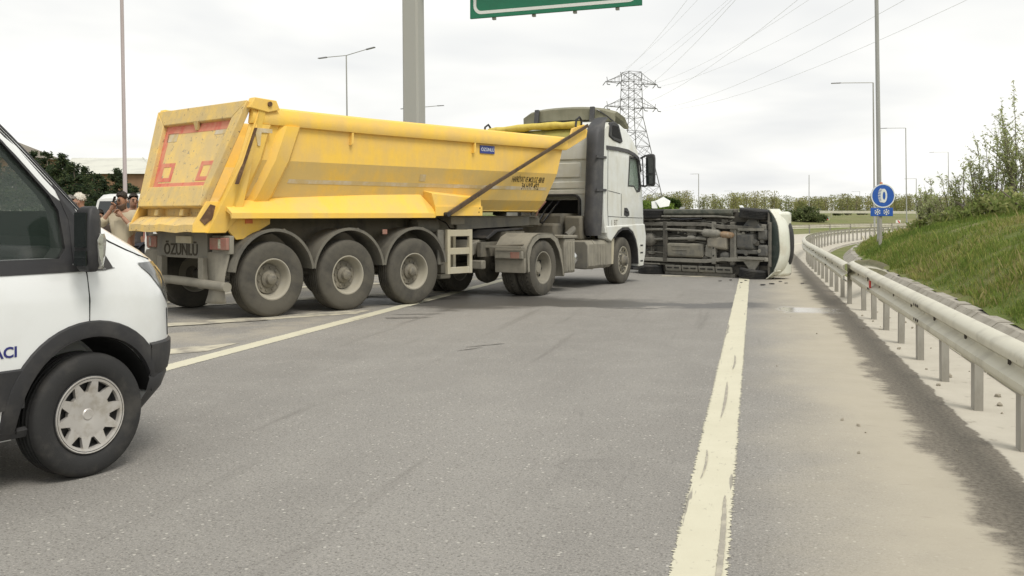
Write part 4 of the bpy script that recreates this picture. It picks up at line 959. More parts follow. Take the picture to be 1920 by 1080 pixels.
# ------------------------------------------------------------------ white tractor unit
M['cab_white'] = dusty('cab_white', (0.70, 0.72, 0.69), (0.58, 0.57, 0.49), 0.2, 0.35, vs=1.2, coat=.3)
M['cab_rear'] = dusty('cab_rear_white', (0.78, 0.785, 0.74), (0.68, 0.67, 0.58), 0.3, 0.5, vs=1.6)
M['duct'] = mat('duct_grey', (0.055, 0.055, 0.058), 0.6, var=(0.085, 0.083, 0.08), vs=3)
M['visor'] = dusty('visor_olive', (0.16, 0.155, 0.105), (0.24, 0.23, 0.165), 0.35, 0.5, vs=2)
KA = 30.6; KO = Vector((-.466, 18.634, 0))
def tractor():
    t = thing('truck_tractor', 'white truck tractor with dusty wheels coupled to the yellow tipper', 'truck', KO, R(90 - KA))
    CW, MC, CH = M['cab_white'], M['mud_cream'], M['chassis']
    # chassis
    for sd_ in (-1, 1): MB().box(-.95, 4.3, sd_*.42 - .04, sd_*.42 + .04, .72, .98).build('chassis_rail', CH, t, bev=.005)
    for x in (-.8, .9, 2.2): MB().box(x - .05, x + .05, -.4, .4, .76, .94).build('crossmember', CH, t)
    MB().prism([(-.35, 1.16), (.55, 1.19), (.62, 1.225), (-.45, 1.20), (-.75, 1.06), (-.70, 1.02)], 'y', -.45, .45).build('fifth_wheel', M['dark_steel'], t, bev=.01)
    MB().box(-.2, .5, -.52, .52, .98, 1.16).build('fifth_wheel_base', CH, t)
    MB().lathe([(.28, -.12), (.32, 0), (.28, .12)], (0, 0, .5), 'y', 20).build('differential', CH, t)
    MB().cyl((0, -.9, .5), (0, .9, .5), .09, 12).build('rear_axle', CH, t)
    MB().cyl((3.58, -.9, .47), (3.58, .9, .47), .06, 12).build('front_axle', CH, t)
    MB().cyl((.3, 0, .55), (2.6, 0, .75), .06, 10).build('propshaft', CH, t)
    # wheels
    ty = tyre_mesh(.51, .30, .29, lugs=38, grooves=3); rm = rim_mesh(.285, .30, .055, inner=.10)
    hl = holes_mesh(.215, 10, .028, .028)
    hb = MB(); hb.lathe([(.12, .04), (.12, -.01), (.09, -.04), (.0005, -.05)], n=20); hbm = hb.mesh('hub'); nu = bolts_mesh(.155, 10, .04, .014, .03)
    rmi = rim_mesh(.285, .30, -.06, inner=.10)
    for sd_ in (-1, 1):
        put_wheel(t, (0, sd_*1.07, .505), rm, ty, (('hub', hbm, M['mud_cream']), ('wheel_nuts', nu, M['mud_cream']), ('hand_holes', hl, M['void_black'])), M['mud_cream'], M['rubber_dusty'], sd_ > 0, 0, .1)
        put_wheel(t, (0, sd_*.74, .505), rmi, ty, (), M['mud_cream'], M['rubber_tread'], sd_ > 0, 0, .3)
    tf = tyre_mesh(.50, .30, .29); rf = rim_mesh(.285, .30, -.09, inner=.11)
    hf = MB(); hf.lathe([(.13, -.10), (.13, -.15), (.10, -.18), (.08, -.24), (.0005, -.25)], n=20); hfm = hf.mesh('hub'); nf = bolts_mesh(.175, 10, -.11, .02, .05); hlf = holes_mesh(.235, 10, -.125, .022)
    for sd_ in (-1, 1):
        put_wheel(t, (3.58, sd_*1.05, .495), rf, tf, (('hub', hfm, M['hub_dusty']), ('wheel_nuts', nf, M['chrome']), ('hand_holes', hlf, M['void_black'])), M['rim_dusty'], M['rubber_dusty'], sd_ > 0, R(3), .2)
    # rear mudguards with lamp plate
    for sd_ in (-1, 1):
        def sec(y):
            return [(-.62, y, .46), (-.66, y, .80), (-.60, y, .93), (-.44, y, 1.07), (-.25, y, 1.135), (.30, y, 1.135), (.52, y, 1.03), (.68, y, .80), (.76, y, .48), (.78, y, .33)]
        def sec2(y, d):
            return [(x + (d if x < 0 else -d) * (1 if z < 1.0 else .4), yy, z - d) for x, yy, z in sec(y)]
        y0, y1 = sd_*1.235, sd_*.56
        mb = MB(); mb.rings([sec(y0), sec(y1), sec2(y1, .02), sec2(y0, .02), sec(y0)], False, False); mb.build('mudguard', MC, t, smooth=35)
        # side lip
        inner = [(-.55, .46), (-.56, .70), (-.47, .90), (-.34, .99), (-.18, 1.05), (.22, 1.05), (.40, .97), (.57, .78), (.70, .48), (.735, .33)]
        so_ = [(x, z) for x, _, z in sec(0)]
        mb = MB(); n = len(so_); mb.add([(x, y0 - sd_*.0, z) for x, z in so_] + [(x, y0, z) for x, z in inner], [(i, i+1, n+i+1, n+i) for i in range(n-1)])
        l = mb.build('mudguard_lip', MC, t, smooth=0); m_ = l.modifiers.new('solid', 'SOLIDIFY'); m_.thickness = .02
        MB().box(-.70, -.665, sd_*.60 if sd_ > 0 else sd_*1.22, sd_*1.22 if sd_ > 0 else sd_*.60, .44, .70).build('rear_valance', MC, t, bev=.01)
        lb = MB().box(-.76, -.70, min(sd_*.62, sd_*1.2), max(sd_*.62, sd_*1.2), .685, .83).build('lamp_housing', MC, t, bev=.02)
        MB().box(-.768, -.758, sd_*1.05 - .09 , sd_*1.05 + .09, .70, .815).build('tail_lens', M['lens_red'], lb, bev=.004)
        MB().box(-.766, -.757, sd_*.83 - .11, sd_*.83 + .11, .705, .81).build('clear_lens', M['mud_cream'], lb, bev=.004)
        MB().box(-.80, -.68, min(sd_*.45, sd_*1.2), max(sd_*.45, sd_*1.2), .88, .915).build('lamp_bar', MC, t, bev=.005)
        MB().cyl((-.72, sd_*.4, .90), (-.72, sd_*1.2, .94), .02, 8).build('stay', CH, t)
    MB().prism([(-1.15, .78), (-.95, .74), (-.6, .84), (-.5, 1.0), (-.75, 1.02), (-1.15, .92)], 'y', -.30, .30).build('rear_end_plate', MC, t, bev=.02)
    MB().box(-.98, -.84, -.5, -.2, .5, .66).build('valve_block', MC, t, bev=.02)
    # battery box, reservoirs, fuel tank, silencer
    MB().box(.86, 1.30, -1.20, -.55, .36, 1.02).build('battery_box', MC, t, bev=.03)
    for k in range(4): MB().box(.89 + .1*k, .95 + .1*k, -1.215, -1.195, .40, .96).build('battery_rib', MC, t, bev=.01)
    MB().box(.78, 1.36, -1.22, -.5, 1.025, 1.08).build('deck_plate', MC, t, bev=.01)
    MB().tube([(1.46, -.62, .62), (1.46, -.66, .62), (1.46, -1.10, .62), (1.46, -1.14, .62)], [.06, .12, .12, .06], 16).build('air_reservoir', M['chrome'], t)
    MB().box(1.32, 1.66, -1.0, -.5, .40, .52).build('reservoir_tray', CH, t, bev=.02)
    for sd_ in (-1, 1):
        q = .08
        prof = [(-.62*1 - q, .40), (-1.16, .38), (-1.21, .45), (-1.21, .88), (-1.15, .955), (-.62, .955)]
        prof = [(sd_*-y, z) for y, z in prof] if sd_ > 0 else prof
        MB().prism(prof, 'x', 1.84, 2.96).build('fuel_tank', M['mud_cream'] if sd_ < 0 else MC, t, bev=.035, seg=3)
        MB().prism([(y*.995, z + (.02 if z < .6 else -.02)) for y, z in prof], 'x', 1.825, 1.845).build('tank_end', M['chassis_mid'], t, bev=.01)
        for x in (2.10, 2.66):
            MB().prism([(y*1.006, z + (-.006 if z < .6 else .006)) for y, z in prof], 'x', x, x + .045).build('tank_strap', MC, t)
    for x in (2.28, 2.40, 2.52): MB().box(x, x + .03, -1.222, -1.205, .46, .88).build('tank_rib', MC, t, bev=.006)
    # behind-cab clutter
    MB().box(1.75, 2.1, -.5, .5, .98, 1.30).build('gearbox', CH, t, bev=.05)
    MB().box(2.1, 3.2, -.5, .5, .9, 1.5).build('engine', CH, t, bev=.06)
    for k in range(4):
        y = -.25 + .16*k; MB().tube([(2.42, y, 1.75), (2.0, y - .05, 1.55), (1.7, y*.6 - .1, 1.30), (1.3, y*.4 - .1, 1.42), (.9, y*.3, 1.36)], .018, 6).build('air_line', M['black_gloss'] if k != 2 else M['lens_red'], t)
    MB().box(2.05, 2.3, -.95, -.55, .95, 1.45).build('filter_housing', CH, t, bev=.05)
    MB().tube([(2.3, -.7, 1.4), (2.1, -.78, 1.2), (1.9, -.7, 1.05)], .07, 10).build('intake_pipe', M['chassis_mid'], t)
    # --- cab shell: side profile cut in slices across the width
    xr = 2.48
    prof = [(xr, 1.42), (xr, 3.20), (2.62, 3.32), (2.9, 3.37), (3.35, 3.36), (3.75, 3.24), (4.10, 3.0), (4.30, 2.82), (4.50, 2.05), (4.56, 1.62), (4.58, 1.25), (2.56, 1.10)]
    ys = [(-1.24, .0), (-1.20, .028), (-1.0, .05), (0, .09), (1.0, .05), (1.20, .028), (1.24, .0)]
    mb = MB(); rings = []
    for y, ins in ys:
        k = (1.24 - abs(y)); rings.append([(x + (ins * 1.6 if x > 4 else 0) , y, z + (ins * .9 if z > 2.9 else 0)) for x, z in prof])
    rings[0] = [(x + (.012 if x < 3 else -.03), -1.24, z - (.03 if z > 3 else 0)) for x, z in prof]; rings[-1] = [(x, 1.24, z) for x, _, z in rings[0]]
    mb.rings(rings, True, True); shell = mb.build('cab_shell', CW, t, smooth=38)
    # cut the engine tunnel out of the rear wall
    c = MB(); c.box(2.0, 2.95, -.70, .70, 1.0, 1.86); cut1 = c.build('cutter', None, bev=.12, seg=4); cut1.parent = t
    c = MB(); c.prism([(3.70, 2.08), (3.78, 2.74), (4.26, 2.72), (4.42, 2.1), (4.36, 1.98), (4.18, 1.96), (4.02, 2.08)], 'y', -1.40, -1.10); cut2 = c.build('cutter', None); cut2.parent = t
    c = MB(); c.prism([(3.70, 2.08), (3.78, 2.74), (4.26, 2.72), (4.42, 2.1), (4.36, 1.98), (4.18, 1.96), (4.02, 2.08)], 'y', 1.10, 1.40); cut3 = c.build('cutter', None); cut3.parent = t
    bpy.context.view_layer.update()
    boolean_cut(shell, [cut1, cut2, cut3])
    MB().slab([(2.94, -.70, 1.0), (2.94, .70, 1.0), (2.94, .70, 1.86), (2.94, -.70, 1.86)], (.01, 0, 0)).build('tunnel_lining', M['void_black'], t)
    tm = MB(); A = []; B = []
    for (cx, cz, a0) in ((.58, 1.74, 0), (-.58, 1.74, 90)):
        for k in range(7):
            a = R(a0 + 15*k); A.append((cx + .16*math.cos(a), cz + .16*math.sin(a))); B.append((cx + .12*math.cos(a), cz + .12*math.sin(a)))
    A = [(.74, 1.28)] + A + [(-.74, 1.28)]; B = [(.70, 1.28)] + B + [(-.70, 1.28)]; n = len(A)
    tm.rings([[(2.40, y, z) for y, z in A], [(2.50, y, z) for y, z in A], [(2.50, y, z) for y, z in B], [(2.40, y, z) for y, z in B], [(2.40, y, z) for y, z in A]], False, False)
    tm.build('tunnel_trim', M['black_plastic'], t)
    # pressed panels and details on the rear wall
    for (y0, y1, z0, z1) in ((-.92, .92, 2.62, 3.16), (-.72, -.10, 2.25, 2.55), (.10, .72, 2.25, 2.55), (-.92, .92, 2.02, 2.16)):
        MB().box(xr - .018, xr + .01, y0, y1, z0, z1).build('rear_panel', M['cab_rear'], t, bev=.012)
    MB().box(xr - .012, xr + .01, -1.15, 1.15, 1.90, 1.99).build('rear_rib', M['cab_rear'], t, bev=.01)
    MB().box(xr - .04, xr - .005, -.96, -.88, 2.18, 2.36).build('rear_vent', M['black_plastic'], t, bev=.02)
    MB().box(xr - .02, xr - .005, -1.07, -1.01, 1.98, 2.03).build('plug', M['black_plastic'], t)
    # air intake duct on the rear right corner
    mb = MB(); rows = []
    for (x_, y_, z_, a, b) in ((2.30, -1.10, 1.05, .15, .13), (2.28, -1.10, 1.3, .19, .14), (2.30, -1.11, 1.7, .19, .14), (2.34, -1.11, 2.3, .175, .14), (2.38, -1.11, 2.9, .175, .14), (2.42, -1.10, 3.18, .18, .14), (2.50, -1.08, 3.33, .18, .14), (2.66, -1.06, 3.42, .15, .15)):
        rows.append([(x_ + a*cx, y_ + b*cy, z_ + (.08*cx if z_ > 3.1 else 0)) for cx, cy in ((-1, -.6), (-.7, -1), (.7, -1), (1, -.6), (1, .6), (.7, 1), (-.7, 1), (-1, .6))])
    mb.rings(rows); mb.build('intake_duct', M['duct'], t, smooth=50)
    for z in (1.95, 2.62): MB().box(2.12, 2.58, -1.27, -1.24, z, z + .05).build('duct_clip', M['duct'], t)
    # roof air deflector
    mb = MB(); rows = []
    for k in range(11):
        y = -1.12 + 2.24*k/10; e = abs(y)/1.12; back = 3.02 + .30*e**3; dz = -.06*e**2 - .06*e**6
        rows.append([(back, y, 3.50 + dz*.4), (back - .01, y, 3.74 + dz), (back + .10, y, 3.79 + dz), (back + .55, y*.98, 3.70 + dz), (back + .85, y*.95, 3.50 + dz), (back + .83, y*.93, 3.46 + dz), (back + .5, y*.96, 3.62 + dz), (back + .06, y*.985, 3.70 + dz), (back + .03, y*.985, 3.52 + dz*.4)])
    mb.rings(rows); mb.build('roof_deflector', M['visor'], t, smooth=45)
    for y in (-.72, .62):
        MB().bar((3.0, y, 3.40), (3.05, y, 3.76), .10, .06, (1, 0, 0)).build('deflector_bracket', M['duct'], t, bev=.008)
    MB().tube([(3.1, -.8, 3.7), (3.2, -1.0, 3.55), (3.3, -1.1, 3.44)], .015, 6).build('deflector_cable', M['black_gloss'], t)
    # side deflector with dark opening at the roof edge, gutter strip
    MB().prism([(2.72, 3.10), (2.78, 3.38), (3.0, 3.42), (3.22, 3.36), (3.42, 3.02), (3.30, 2.98), (2.95, 3.02)], 'y', -1.262, -1.20).build('roof_vent_frame', M['black_plastic'], t, bev=.02)
    MB().prism([(2.86, 3.12), (2.88, 3.33), (3.14, 3.32), (3.30, 3.07), (3.05, 3.09)], 'y', -1.27, -1.258).build('roof_vent_grille', M['void_black'], t)
    for sd_ in (-1, 1):
        mb = MB(); rows = []
        for (x_, z_) in ((2.62, 2.86), (3.2, 2.86), (3.7, 2.84), (4.05, 2.78), (4.28, 2.70), (4.40, 2.45)): rows.append([(x_, sd_*1.225, z_ - .045), (x_, sd_*1.262, z_ - .045), (x_, sd_*1.262, z_ + .03), (x_, sd_*1.225, z_ + .045)])
        mb.rings(rows); mb.build('gutter_strip', M['duct'], t)
        # door seams and handle
        for pts in ([(2.70, 2.80), (2.68, 1.60), (2.72, 1.22)], [(2.72, 1.44), (3.4, 1.42), (4.50, 1.40)], [(3.36, 1.92), (3.36, 1.44)], [(2.72, 1.97), (3.30, 1.92)]):
            MB().tube([(x_, sd_*1.241, z_) for x_, z_ in pts], .0065, 5).build('door_seam', M['duct'], t)
        hd = MB().prism([(3.50, 1.46), (3.52, 1.62), (3.66, 1.62), (3.76, 1.54), (3.78, 1.46), (3.66, 1.43)], 'y', sd_*1.238, sd_*1.247).build('door_handle', M['black_plastic'], t)
        MB().bar((3.54, sd_*1.255, 1.57), (3.72, sd_*1.255, 1.53), .02, .03).build('handle_grip', M['duct'], hd)
        # window glass in the opening, rubber frame
        W_ = [(3.70, 2.08), (3.78, 2.74), (4.26, 2.72), (4.42, 2.1), (4.36, 1.98), (4.18, 1.96), (4.02, 2.08)]
        MB().prism([(x_, z_) for x_, z_ in W_], 'y', sd_*1.20, sd_*1.205).build('door_window', M['cab_glass'], t)
        cx_, cz_ = 4.07, 2.35; Wi = [(cx_ + (x_ - cx_)*.86, cz_ + (z_ - cz_)*.90) for x_, z_ in W_]; n = len(W_)
        fm = MB(); fm.rings([[(x_, sd_*1.205, z_) for x_, z_ in W_], [(x_, sd_*1.246, z_) for x_, z_ in W_], [(x_, sd_*1.246, z_) for x_, z_ in Wi], [(x_, sd_*1.206, z_) for x_, z_ in Wi], [(x_, sd_*1.205, z_) for x_, z_ in W_]], True, False)
        fm.build('window_frame', M['black_plastic'], t)
        # lower wing, wheel arch and step
        wing = [(2.62, 1.20), (2.66, .98), (2.82, .92), (2.98, 1.02), (3.16, 1.13), (3.40, 1.20), (3.70, 1.20), (3.95, 1.10), (4.12, .92), (4.22, .72), (4.26, .34), (4.50, .34), (4.62, .60), (4.66, 1.0), (4.58, 1.27), (2.62, 1.24)]
        MB().prism(wing, 'y', sd_*1.02, sd_*1.262).build('front_wing', CW, t, bev=.02, seg=3)
        inn = [(2.98, 1.02), (3.16, 1.13), (3.40, 1.20), (3.70, 1.20), (3.95, 1.10), (4.12, .92), (4.22, .72), (4.26, .40), (4.21, .40), (4.17, .72), (4.07, .90), (3.92, 1.06), (3.70, 1.15), (3.40, 1.15), (3.18, 1.08), (3.0, .98)]
        MB().prism(inn, 'y', sd_*.80, sd_*1.255).build('arch_liner', M['black_plastic'], t)
        MB().slab([(3.00, sd_*1.20, 1.06), (3.12, sd_*1.20, 1.08), (3.06, sd_*1.20, .44), (2.96, sd_*1.20, .44)], (0, -sd_*.5, 0)).build('wheel_flap', MC if sd_ > 0 else M['ladder'], t, bev=.01)
        st = MB().prism([(4.28, .36), (4.30, .84), (4.46, .84), (4.48, .36)], 'y', sd_*1.263, sd_*1.272).build('step_panel', CW, t)
        for z in (.44, .62, .78): MB().box(4.31, 4.45, sd_*1.272 - .003, sd_*1.272 + .003, z, z + .035).build('step_slot', M['black_plastic'], st)
        MB().bar((4.1, sd_*1.1, .30), (4.6, sd_*1.15, .33), .2, .05).build('bumper_spoiler', M['black_plastic'], t)
        # mirror: two arms, housing, glass
        MB().tube([(4.44, sd_*1.22, 2.72), (4.42, sd_*1.36, 2.78), (4.36, sd_*1.46, 2.74)], .022, 8).build('mirror_arm', M['black_plastic'], t)
        MB().tube([(4.47, sd_*1.22, 2.12), (4.42, sd_*1.34, 2.10), (4.36, sd_*1.44, 2.14)], .02, 8).build('mirror_arm', M['black_plastic'], t)
        MB().tube([(4.45, sd_*1.26, 2.76), (4.47, sd_*1.28, 2.1)], .014, 8).build('grab_rail', M['black_gloss'], t)
        mr = MB(); rows = []
        for z_, k in ((2.10, .7), (2.14, .95), (2.4, 1.0), (2.7, 1.0), (2.77, .9), (2.80, .65)):
            rows.append([(4.30 + .05*(1-k), sd_*(1.50 - .10*k), z_), (4.30 + .05*(1-k), sd_*(1.50 + .11*k), z_), (4.36, sd_*(1.50 + .11*k), z_), (4.44, sd_*(1.50 + .06*k), z_), (4.44, sd_*(1.50 - .06*k), z_), (4.36, sd_*(1.50 - .10*k), z_)])
        mr.rings(rows); mo = mr.build('mirror', M['black_plastic'], t, bev=.008)
        MB().box(4.290, 4.299, sd_*1.50 - .075, sd_*1.50 + .075, 2.38, 2.72).build('mirror_glass', M['glass_dark'], mo)
        MB().box(4.290, 4.299, sd_*1.50 - .075, sd_*1.50 + .075, 2.15, 2.33).build('wide_glass', M['glass_dark'], mo)
    # front: windscreen, grille, bumper
    MB().slab([(4.63, -1.0, 2.08), (4.63, 1.0, 2.08), (4.42, 1.0, 2.76), (4.42, -1.0, 2.76)], (.012, 0, .004)).build('windscreen', M['glass_dark'], t)
    MB().box(4.55, 4.72, -1.0, 1.0, 1.15, 1.9).build('grille', M['black_plastic'], t, bev=.04)
    MB().box(4.50, 4.78, -1.02, 1.02, .36, 1.1).build('bumper', CW, t, bev=.06)
    MB().prism([(4.10, 2.86), (4.42, 2.74), (4.55, 2.68), (4.50, 2.74), (4.2, 2.92)], 'y', -1.05, 1.05).build('sun_visor', M['duct'], t)
    # driver seat inside, seen through the door glass
    for y in (-.62, .62):
        MB().box(3.55, 3.68, y - .25, y + .25, 1.9, 2.55).build('seat_back', M['duct'], t, bev=.04)
    text('door_lettering', 'J  BT', .16, frame((2.86, -1.2435, 1.255), (1, 0, 0), (0, 0, 1)), M['chassis'], t, .001)
    MB().box(2.78, 3.28, -1.2425, -1.2405, 1.225, 1.42).build('door_plate', CW, t)
    return t
M['cab_glass'] = glass('cab_glass', (0.20, 0.30, 0.24), .03, .28)
tractor()
# ------------------------------------------------------------------ white panel van in the foreground
M['van_white'] = mat('van_white', (0.76, 0.78, 0.775), 0.28, var=(0.70, 0.715, 0.70), vs=1.3, coat=0.6)
M['van_black'] = mat('van_black_cladding', (0.026, 0.026, 0.028), 0.6, var=(0.05, 0.048, 0.046), vs=5, bump=.12, bs=260)
M['van_inner'] = mat('van_inner_trim', (0.045, 0.046, 0.045), 0.8)
M['seat_grey'] = mat('seat_grey', (0.30, 0.30, 0.29), 0.9, var=(0.38, 0.38, 0.36), vs=12)
M['text_blue'] = mat('text_blue', (0.02, 0.025, 0.16), 0.5)
LV = [(.28, .62, .20, .90), (.40, .78, .22, .955), (.55, .86, .23, .978), (.72, .88, .23, .982), (.90, .88, .22, .982), (1.02, .865, .20, .975), (1.12, .825, .18, .96), (1.20, .76, .15, .940),
      (1.26, .67, .10, .925), (1.33, .53, .03, .908), (1.39, .40, -.02, .895), (1.45, .26, -.06, .884), (1.60, .11, -.20, .866), (1.85, -.13, -.44, .838), (2.10, -.38, -.70, .80), (2.28, -.60, -.95, .755), (2.38, -.85, -1.2, .69), (2.43, -1.1, -1.5, .55)]
def lv(z):
    if z <= LV[0][0]: return LV[0][1:]
    for a, b in zip(LV, LV[1:]):
        if z <= b[0]:
            f = (z - a[0]) / (b[0] - a[0]); return tuple(p + (q - p) * f for p, q in zip(a[1:], b[1:]))
    return LV[-1][1:]
XR = -4.65
def vS(z, u, off=0.0, sd_=-1):
    """point on the van skin: u in metres along the side up to x0, beyond that u-x0 in 0..1 sweeps the corner to the nose"""
    xf, x0, w = lv(z)
    if u <= 0: return Vector((XR + (x0 - XR) * (u + 1), sd_ * (w + off), z))     # u -1..0: rear to corner start
    th = u * math.pi / 2; n = 2.35
    c, s_ = max(math.cos(th), 0) ** (2 / n), math.sin(th) ** (2 / n)
    return Vector((x0 + (xf - x0 + off) * s_, sd_ * (w + off) * c, z))
def vside(x, z, off=0.0, sd_=-1):
    xf, x0, w = lv(z)
    if x <= x0: return Vector((x, sd_ * (w + off), z))
    f = min(1.0, (x - x0) / (xf - x0)); n = 2.35
    return Vector((x, sd_ * ((w) * max(0.0, 1 - f ** n) ** (1 / n) + off), z))
def panel_van():
    a32 = 32.0; o = Vector((-3.238, 6.017, 0)) + Vector((math.sin(R(32)), math.cos(R(32)), 0)) * .075
    t = thing('panel_van', 'white panel van with black side cladding and silver wheel covers', 'van', o, R(90 - a32))
    WH, BK = M['van_white'], M['van_black']
    us = [-1, -.75, -.5, -.35, -.2, -.1, -.05] + [k / 22 for k in range(0, 23)]
    zs = [.28, .34, .40, .48, .55, .63, .72, .81, .90, .97, 1.02, 1.07, 1.12, 1.16, 1.20, 1.23, 1.26, 1.33, 1.39, 1.45, 1.60, 1.85, 2.10, 2.28, 2.38, 2.43]
    rings = []
    for z in zs:
        rr = [vS(z, u) for u in us]; ll = [Vector((p.x, -p.y, p.z)) for p in rr[::-1][1:]]
        rings.append(rr + ll)
    mb = MB(); mb.rings(rings, True, True); body = mb.build('body', WH, t, smooth=50)
    cuts = []
    def cutter(m_):
        c = m_.build('cutter', None); c.parent = t; cuts.append(c)
    for ax in (0, -3.3):
        for sd_ in (-1, 1): cutter(MB().lathe([(.0005, -.36), (.435, -.36), (.435, .40), (.0005, .40)], (ax, sd_ * .85, .36), 'y', 40))
    WIN = [(-1.02, 1.235), (-.17, 1.235), (-.125, 1.29), (-.14, 1.50), (-.19, 1.585), (-.44, 1.86), (-.62, 2.03), (-1.02, 2.08)]
    # cab cavity + window openings
    cav = MB(); cav.rings([[(-1.45, -.80, .95), (.05, -.80, .95), (.05, .80, .95), (-1.45, .80, .95)], [(-1.45, -.80, 1.35), (.05, -.78, 1.35), (.05, .78, 1.35), (-1.45, .80, 1.35)], [(-1.45, -.72, 2.2), (-.60, -.68, 2.2), (-.60, .68, 2.2), (-1.45, .72, 2.2)]])
    cutter(cav); cutter(MB().prism(WIN, 'y', -1.2, -.70)); cutter(MB().prism(WIN, 'y', 1.2, .70))
    ws = MB(); rows = []
    for z in (1.50, 1.7, 1.95, 2.18):
        xf, x0, w = lv(z); rows.append([(xf - .45, -w * .76, z), (xf + .3, -w * .76, z), (xf + .3, w * .76, z), (xf - .45, w * .76, z)])
    ws.rings(rows); cutter(ws)
    bpy.context.view_layer.update(); boolean_cut(body, cuts)
    body.data.materials.append(M['van_inner'])
    for p_ in body.data.polygons:
        c_ = p_.center; xf, x0, w = lv(c_.z)
        if c_.z > .9 and c_.z < 2.25 and -1.47 < c_.x < xf - .02 and abs(c_.y) < w - .012 and abs(p_.normal.z) < .9999:
            q_ = vside(c_.x, c_.z)
            if abs(c_.y) < abs(q_.y) - .010: p_.material_index = 1
    # glass
    gl = MB(); ins = -.022
    gl.add([vside(x, z, ins) for x, z in WIN], [tuple(range(len(WIN)))]); gl.build('door_window', M['glass_green'], t)
    gl = MB(); gl.add([vside(x, z, ins, 1) for x, z in WIN], [tuple(range(len(WIN)))]); gl.build('door_window', M['glass_green'], t)
    wg = MB(); wg.rings([[(lambda p, s_: Vector((p.x - .012, s_ * abs(p.y), p.z)))(vS(z, u), s_) for u, s_ in [(.34 + .0825 * k, -1) for k in range(9)] + [(.34 + .0825 * k, 1) for k in range(7, -1, -1)]] for z in (1.47, 1.6, 1.75, 1.95, 2.1, 2.2)], False, False)
    wg.build('windscreen', M['glass_green'], t, smooth=60)
    # black window surround and mirror sail, seam lines
    def side_patch(name, poly, m_, off=.004, th=.004):
        A = [vside(x, z, off) for x, z in poly]; B = [vside(x, z, off - th) for x, z in poly]; n = len(poly)
        return MB().add(A + B, [tuple(range(n)), tuple(range(2*n-1, n-1, -1))] + [((i+1) % n, i, n+i, n+(i+1) % n) for i in range(n)]).build(name, m_, t, smooth=0)
    n = len(WIN); cx, cz = -.6, 1.6
    Wo = [(-1.06, 1.195), (-.10, 1.195), (-.055, 1.26), (-.065, 1.52), (-.14, 1.625), (-.41, 1.905), (-.595, 2.075), (-1.06, 2.125)]
    fm = MB(); fm.rings([[vside(x, z, .003) for x, z in Wo], [vside(x, z, .003) for x, z in WIN], [vside(x, z, -.03) for x, z in WIN]], True, False); fm.build('window_surround', BK, t, smooth=0)
    side_patch('mirror_sail', [(-.09, 1.197), (.155, 1.175), (.095, 1.29), (.01, 1.42), (-.035, 1.535), (-.10, 1.615), (-.155, 1.66), (-.14, 1.60), (-.085, 1.45)], BK, .006)
    side_patch('sill_trim', [(-1.1, 1.155), (.10, 1.16), (.17, 1.172), (-.05, 1.198), (-1.1, 1.198)], BK, .005)
    def seam(name, pts, r=.0045, m_=None):
        MB().tube([vside(x, z, .0005) for x, z in pts], r, 5).build(name, m_ or M['void_black'], t)
    seam('door_seam', [(-.015, 1.16), (-.012, 1.0), (-.02, .80)]); seam('door_seam', [(-1.12, 2.12), (-1.12, .5)])
    MB().tube([vS(z, .175, .001) for z in (1.42, 1.5, 1.6, 1.75, 1.9, 2.05, 2.2, 2.3)], .006, 5).build('windscreen_seal', M['void_black'], t)
    MB().tube([vS(z, .255, .001) for z in (1.42, 1.5, 1.6, 1.75, 1.9, 2.05, 2.2, 2.3)], .009, 5).build('windscreen_edge', M['van_black'], t)
    # bonnet shut line and front corner seam
    MB().tube([vS(z, u, .001) for z, u in ((1.205, .36), (1.235, .26), (1.27, .19), (1.32, .13), (1.38, .09))], .005, 5).build('bonnet_seam', M['void_black'], t)
    MB().tube([vS(z, u, .001) for z, u in ((.90, .36), (.80, .37), (.73, .375))], .004, 5).build('wing_seam', M['void_black'], t)
    # cladding: arch flare, side band, lower front bumper
    for ax in (0, -3.3):
        for sd_ in (-1, 1):
            rings = []
            for r, off in ((.43, -.02), (.432, .018), (.455, .024), (.515, .016), (.525, -.006)):
                row = []
                for k in range(25):
                    a = R(13 + 172 * k / 24); x, z = ax + r * math.cos(a), .36 + r * math.sin(a)
                    p = vside(x, max(z, .285), off, sd_) if ax == 0 else Vector((x, sd_ * (lv(max(z, .285))[2] + off), max(z, .285)))
                    row.append(p)
                rings.append(row)
            MB().rings(rings, False, False).build('arch_flare', BK, t, smooth=40)
    def band(x0, x1, z0, z1, name, m_, off=.014):
        mb = MB(); xs = [x0 + (x1 - x0) * k / 8 for k in range(9)]
        rows = [[vside(x, z0, -.01), vside(x, z0, off), vside(x, z1 - .015, off), vside(x, z1, -.01)] for x in xs] if x1 <= .3 else []
        mb.rings(rows, True, True); return mb.build(name, m_, t)
    for sd_ in (-1,): band(-2.85, -.40, .455, .672, 'side_band', BK); band(-2.85, -.36, .29, .345, 'sill_step', BK, .02)
    bp = MB(); rows = []
    for z, off in ((.285, -.02), (.30, .012), (.42, .02), (.50, .022), (.515, .012), (.53, .02), (.62, .022), (.70, .018), (.715, -.004)):
        rr = [vS(z, u, off) for u in [.13 + .87 * k / 20 for k in range(21)]]; rows.append(rr + [Vector((p.x, -p.y, p.z)) for p in rr[::-1][1:]])
    bp.rings(rows, False, False); bp.build('bumper', BK, t, smooth=45)
    gr = MB(); rows = []
    for z in (.78, .86, .94, 1.02):
        rr = [vS(z, u, .012) for u in [.72 + .28 * k / 8 for k in range(9)]]; rows.append(rr + [Vector((p.x, -p.y, p.z)) for p in rr[::-1][1:]])
    gr.rings(rows, False, False); gr.build('grille', M['black_gloss'], t)
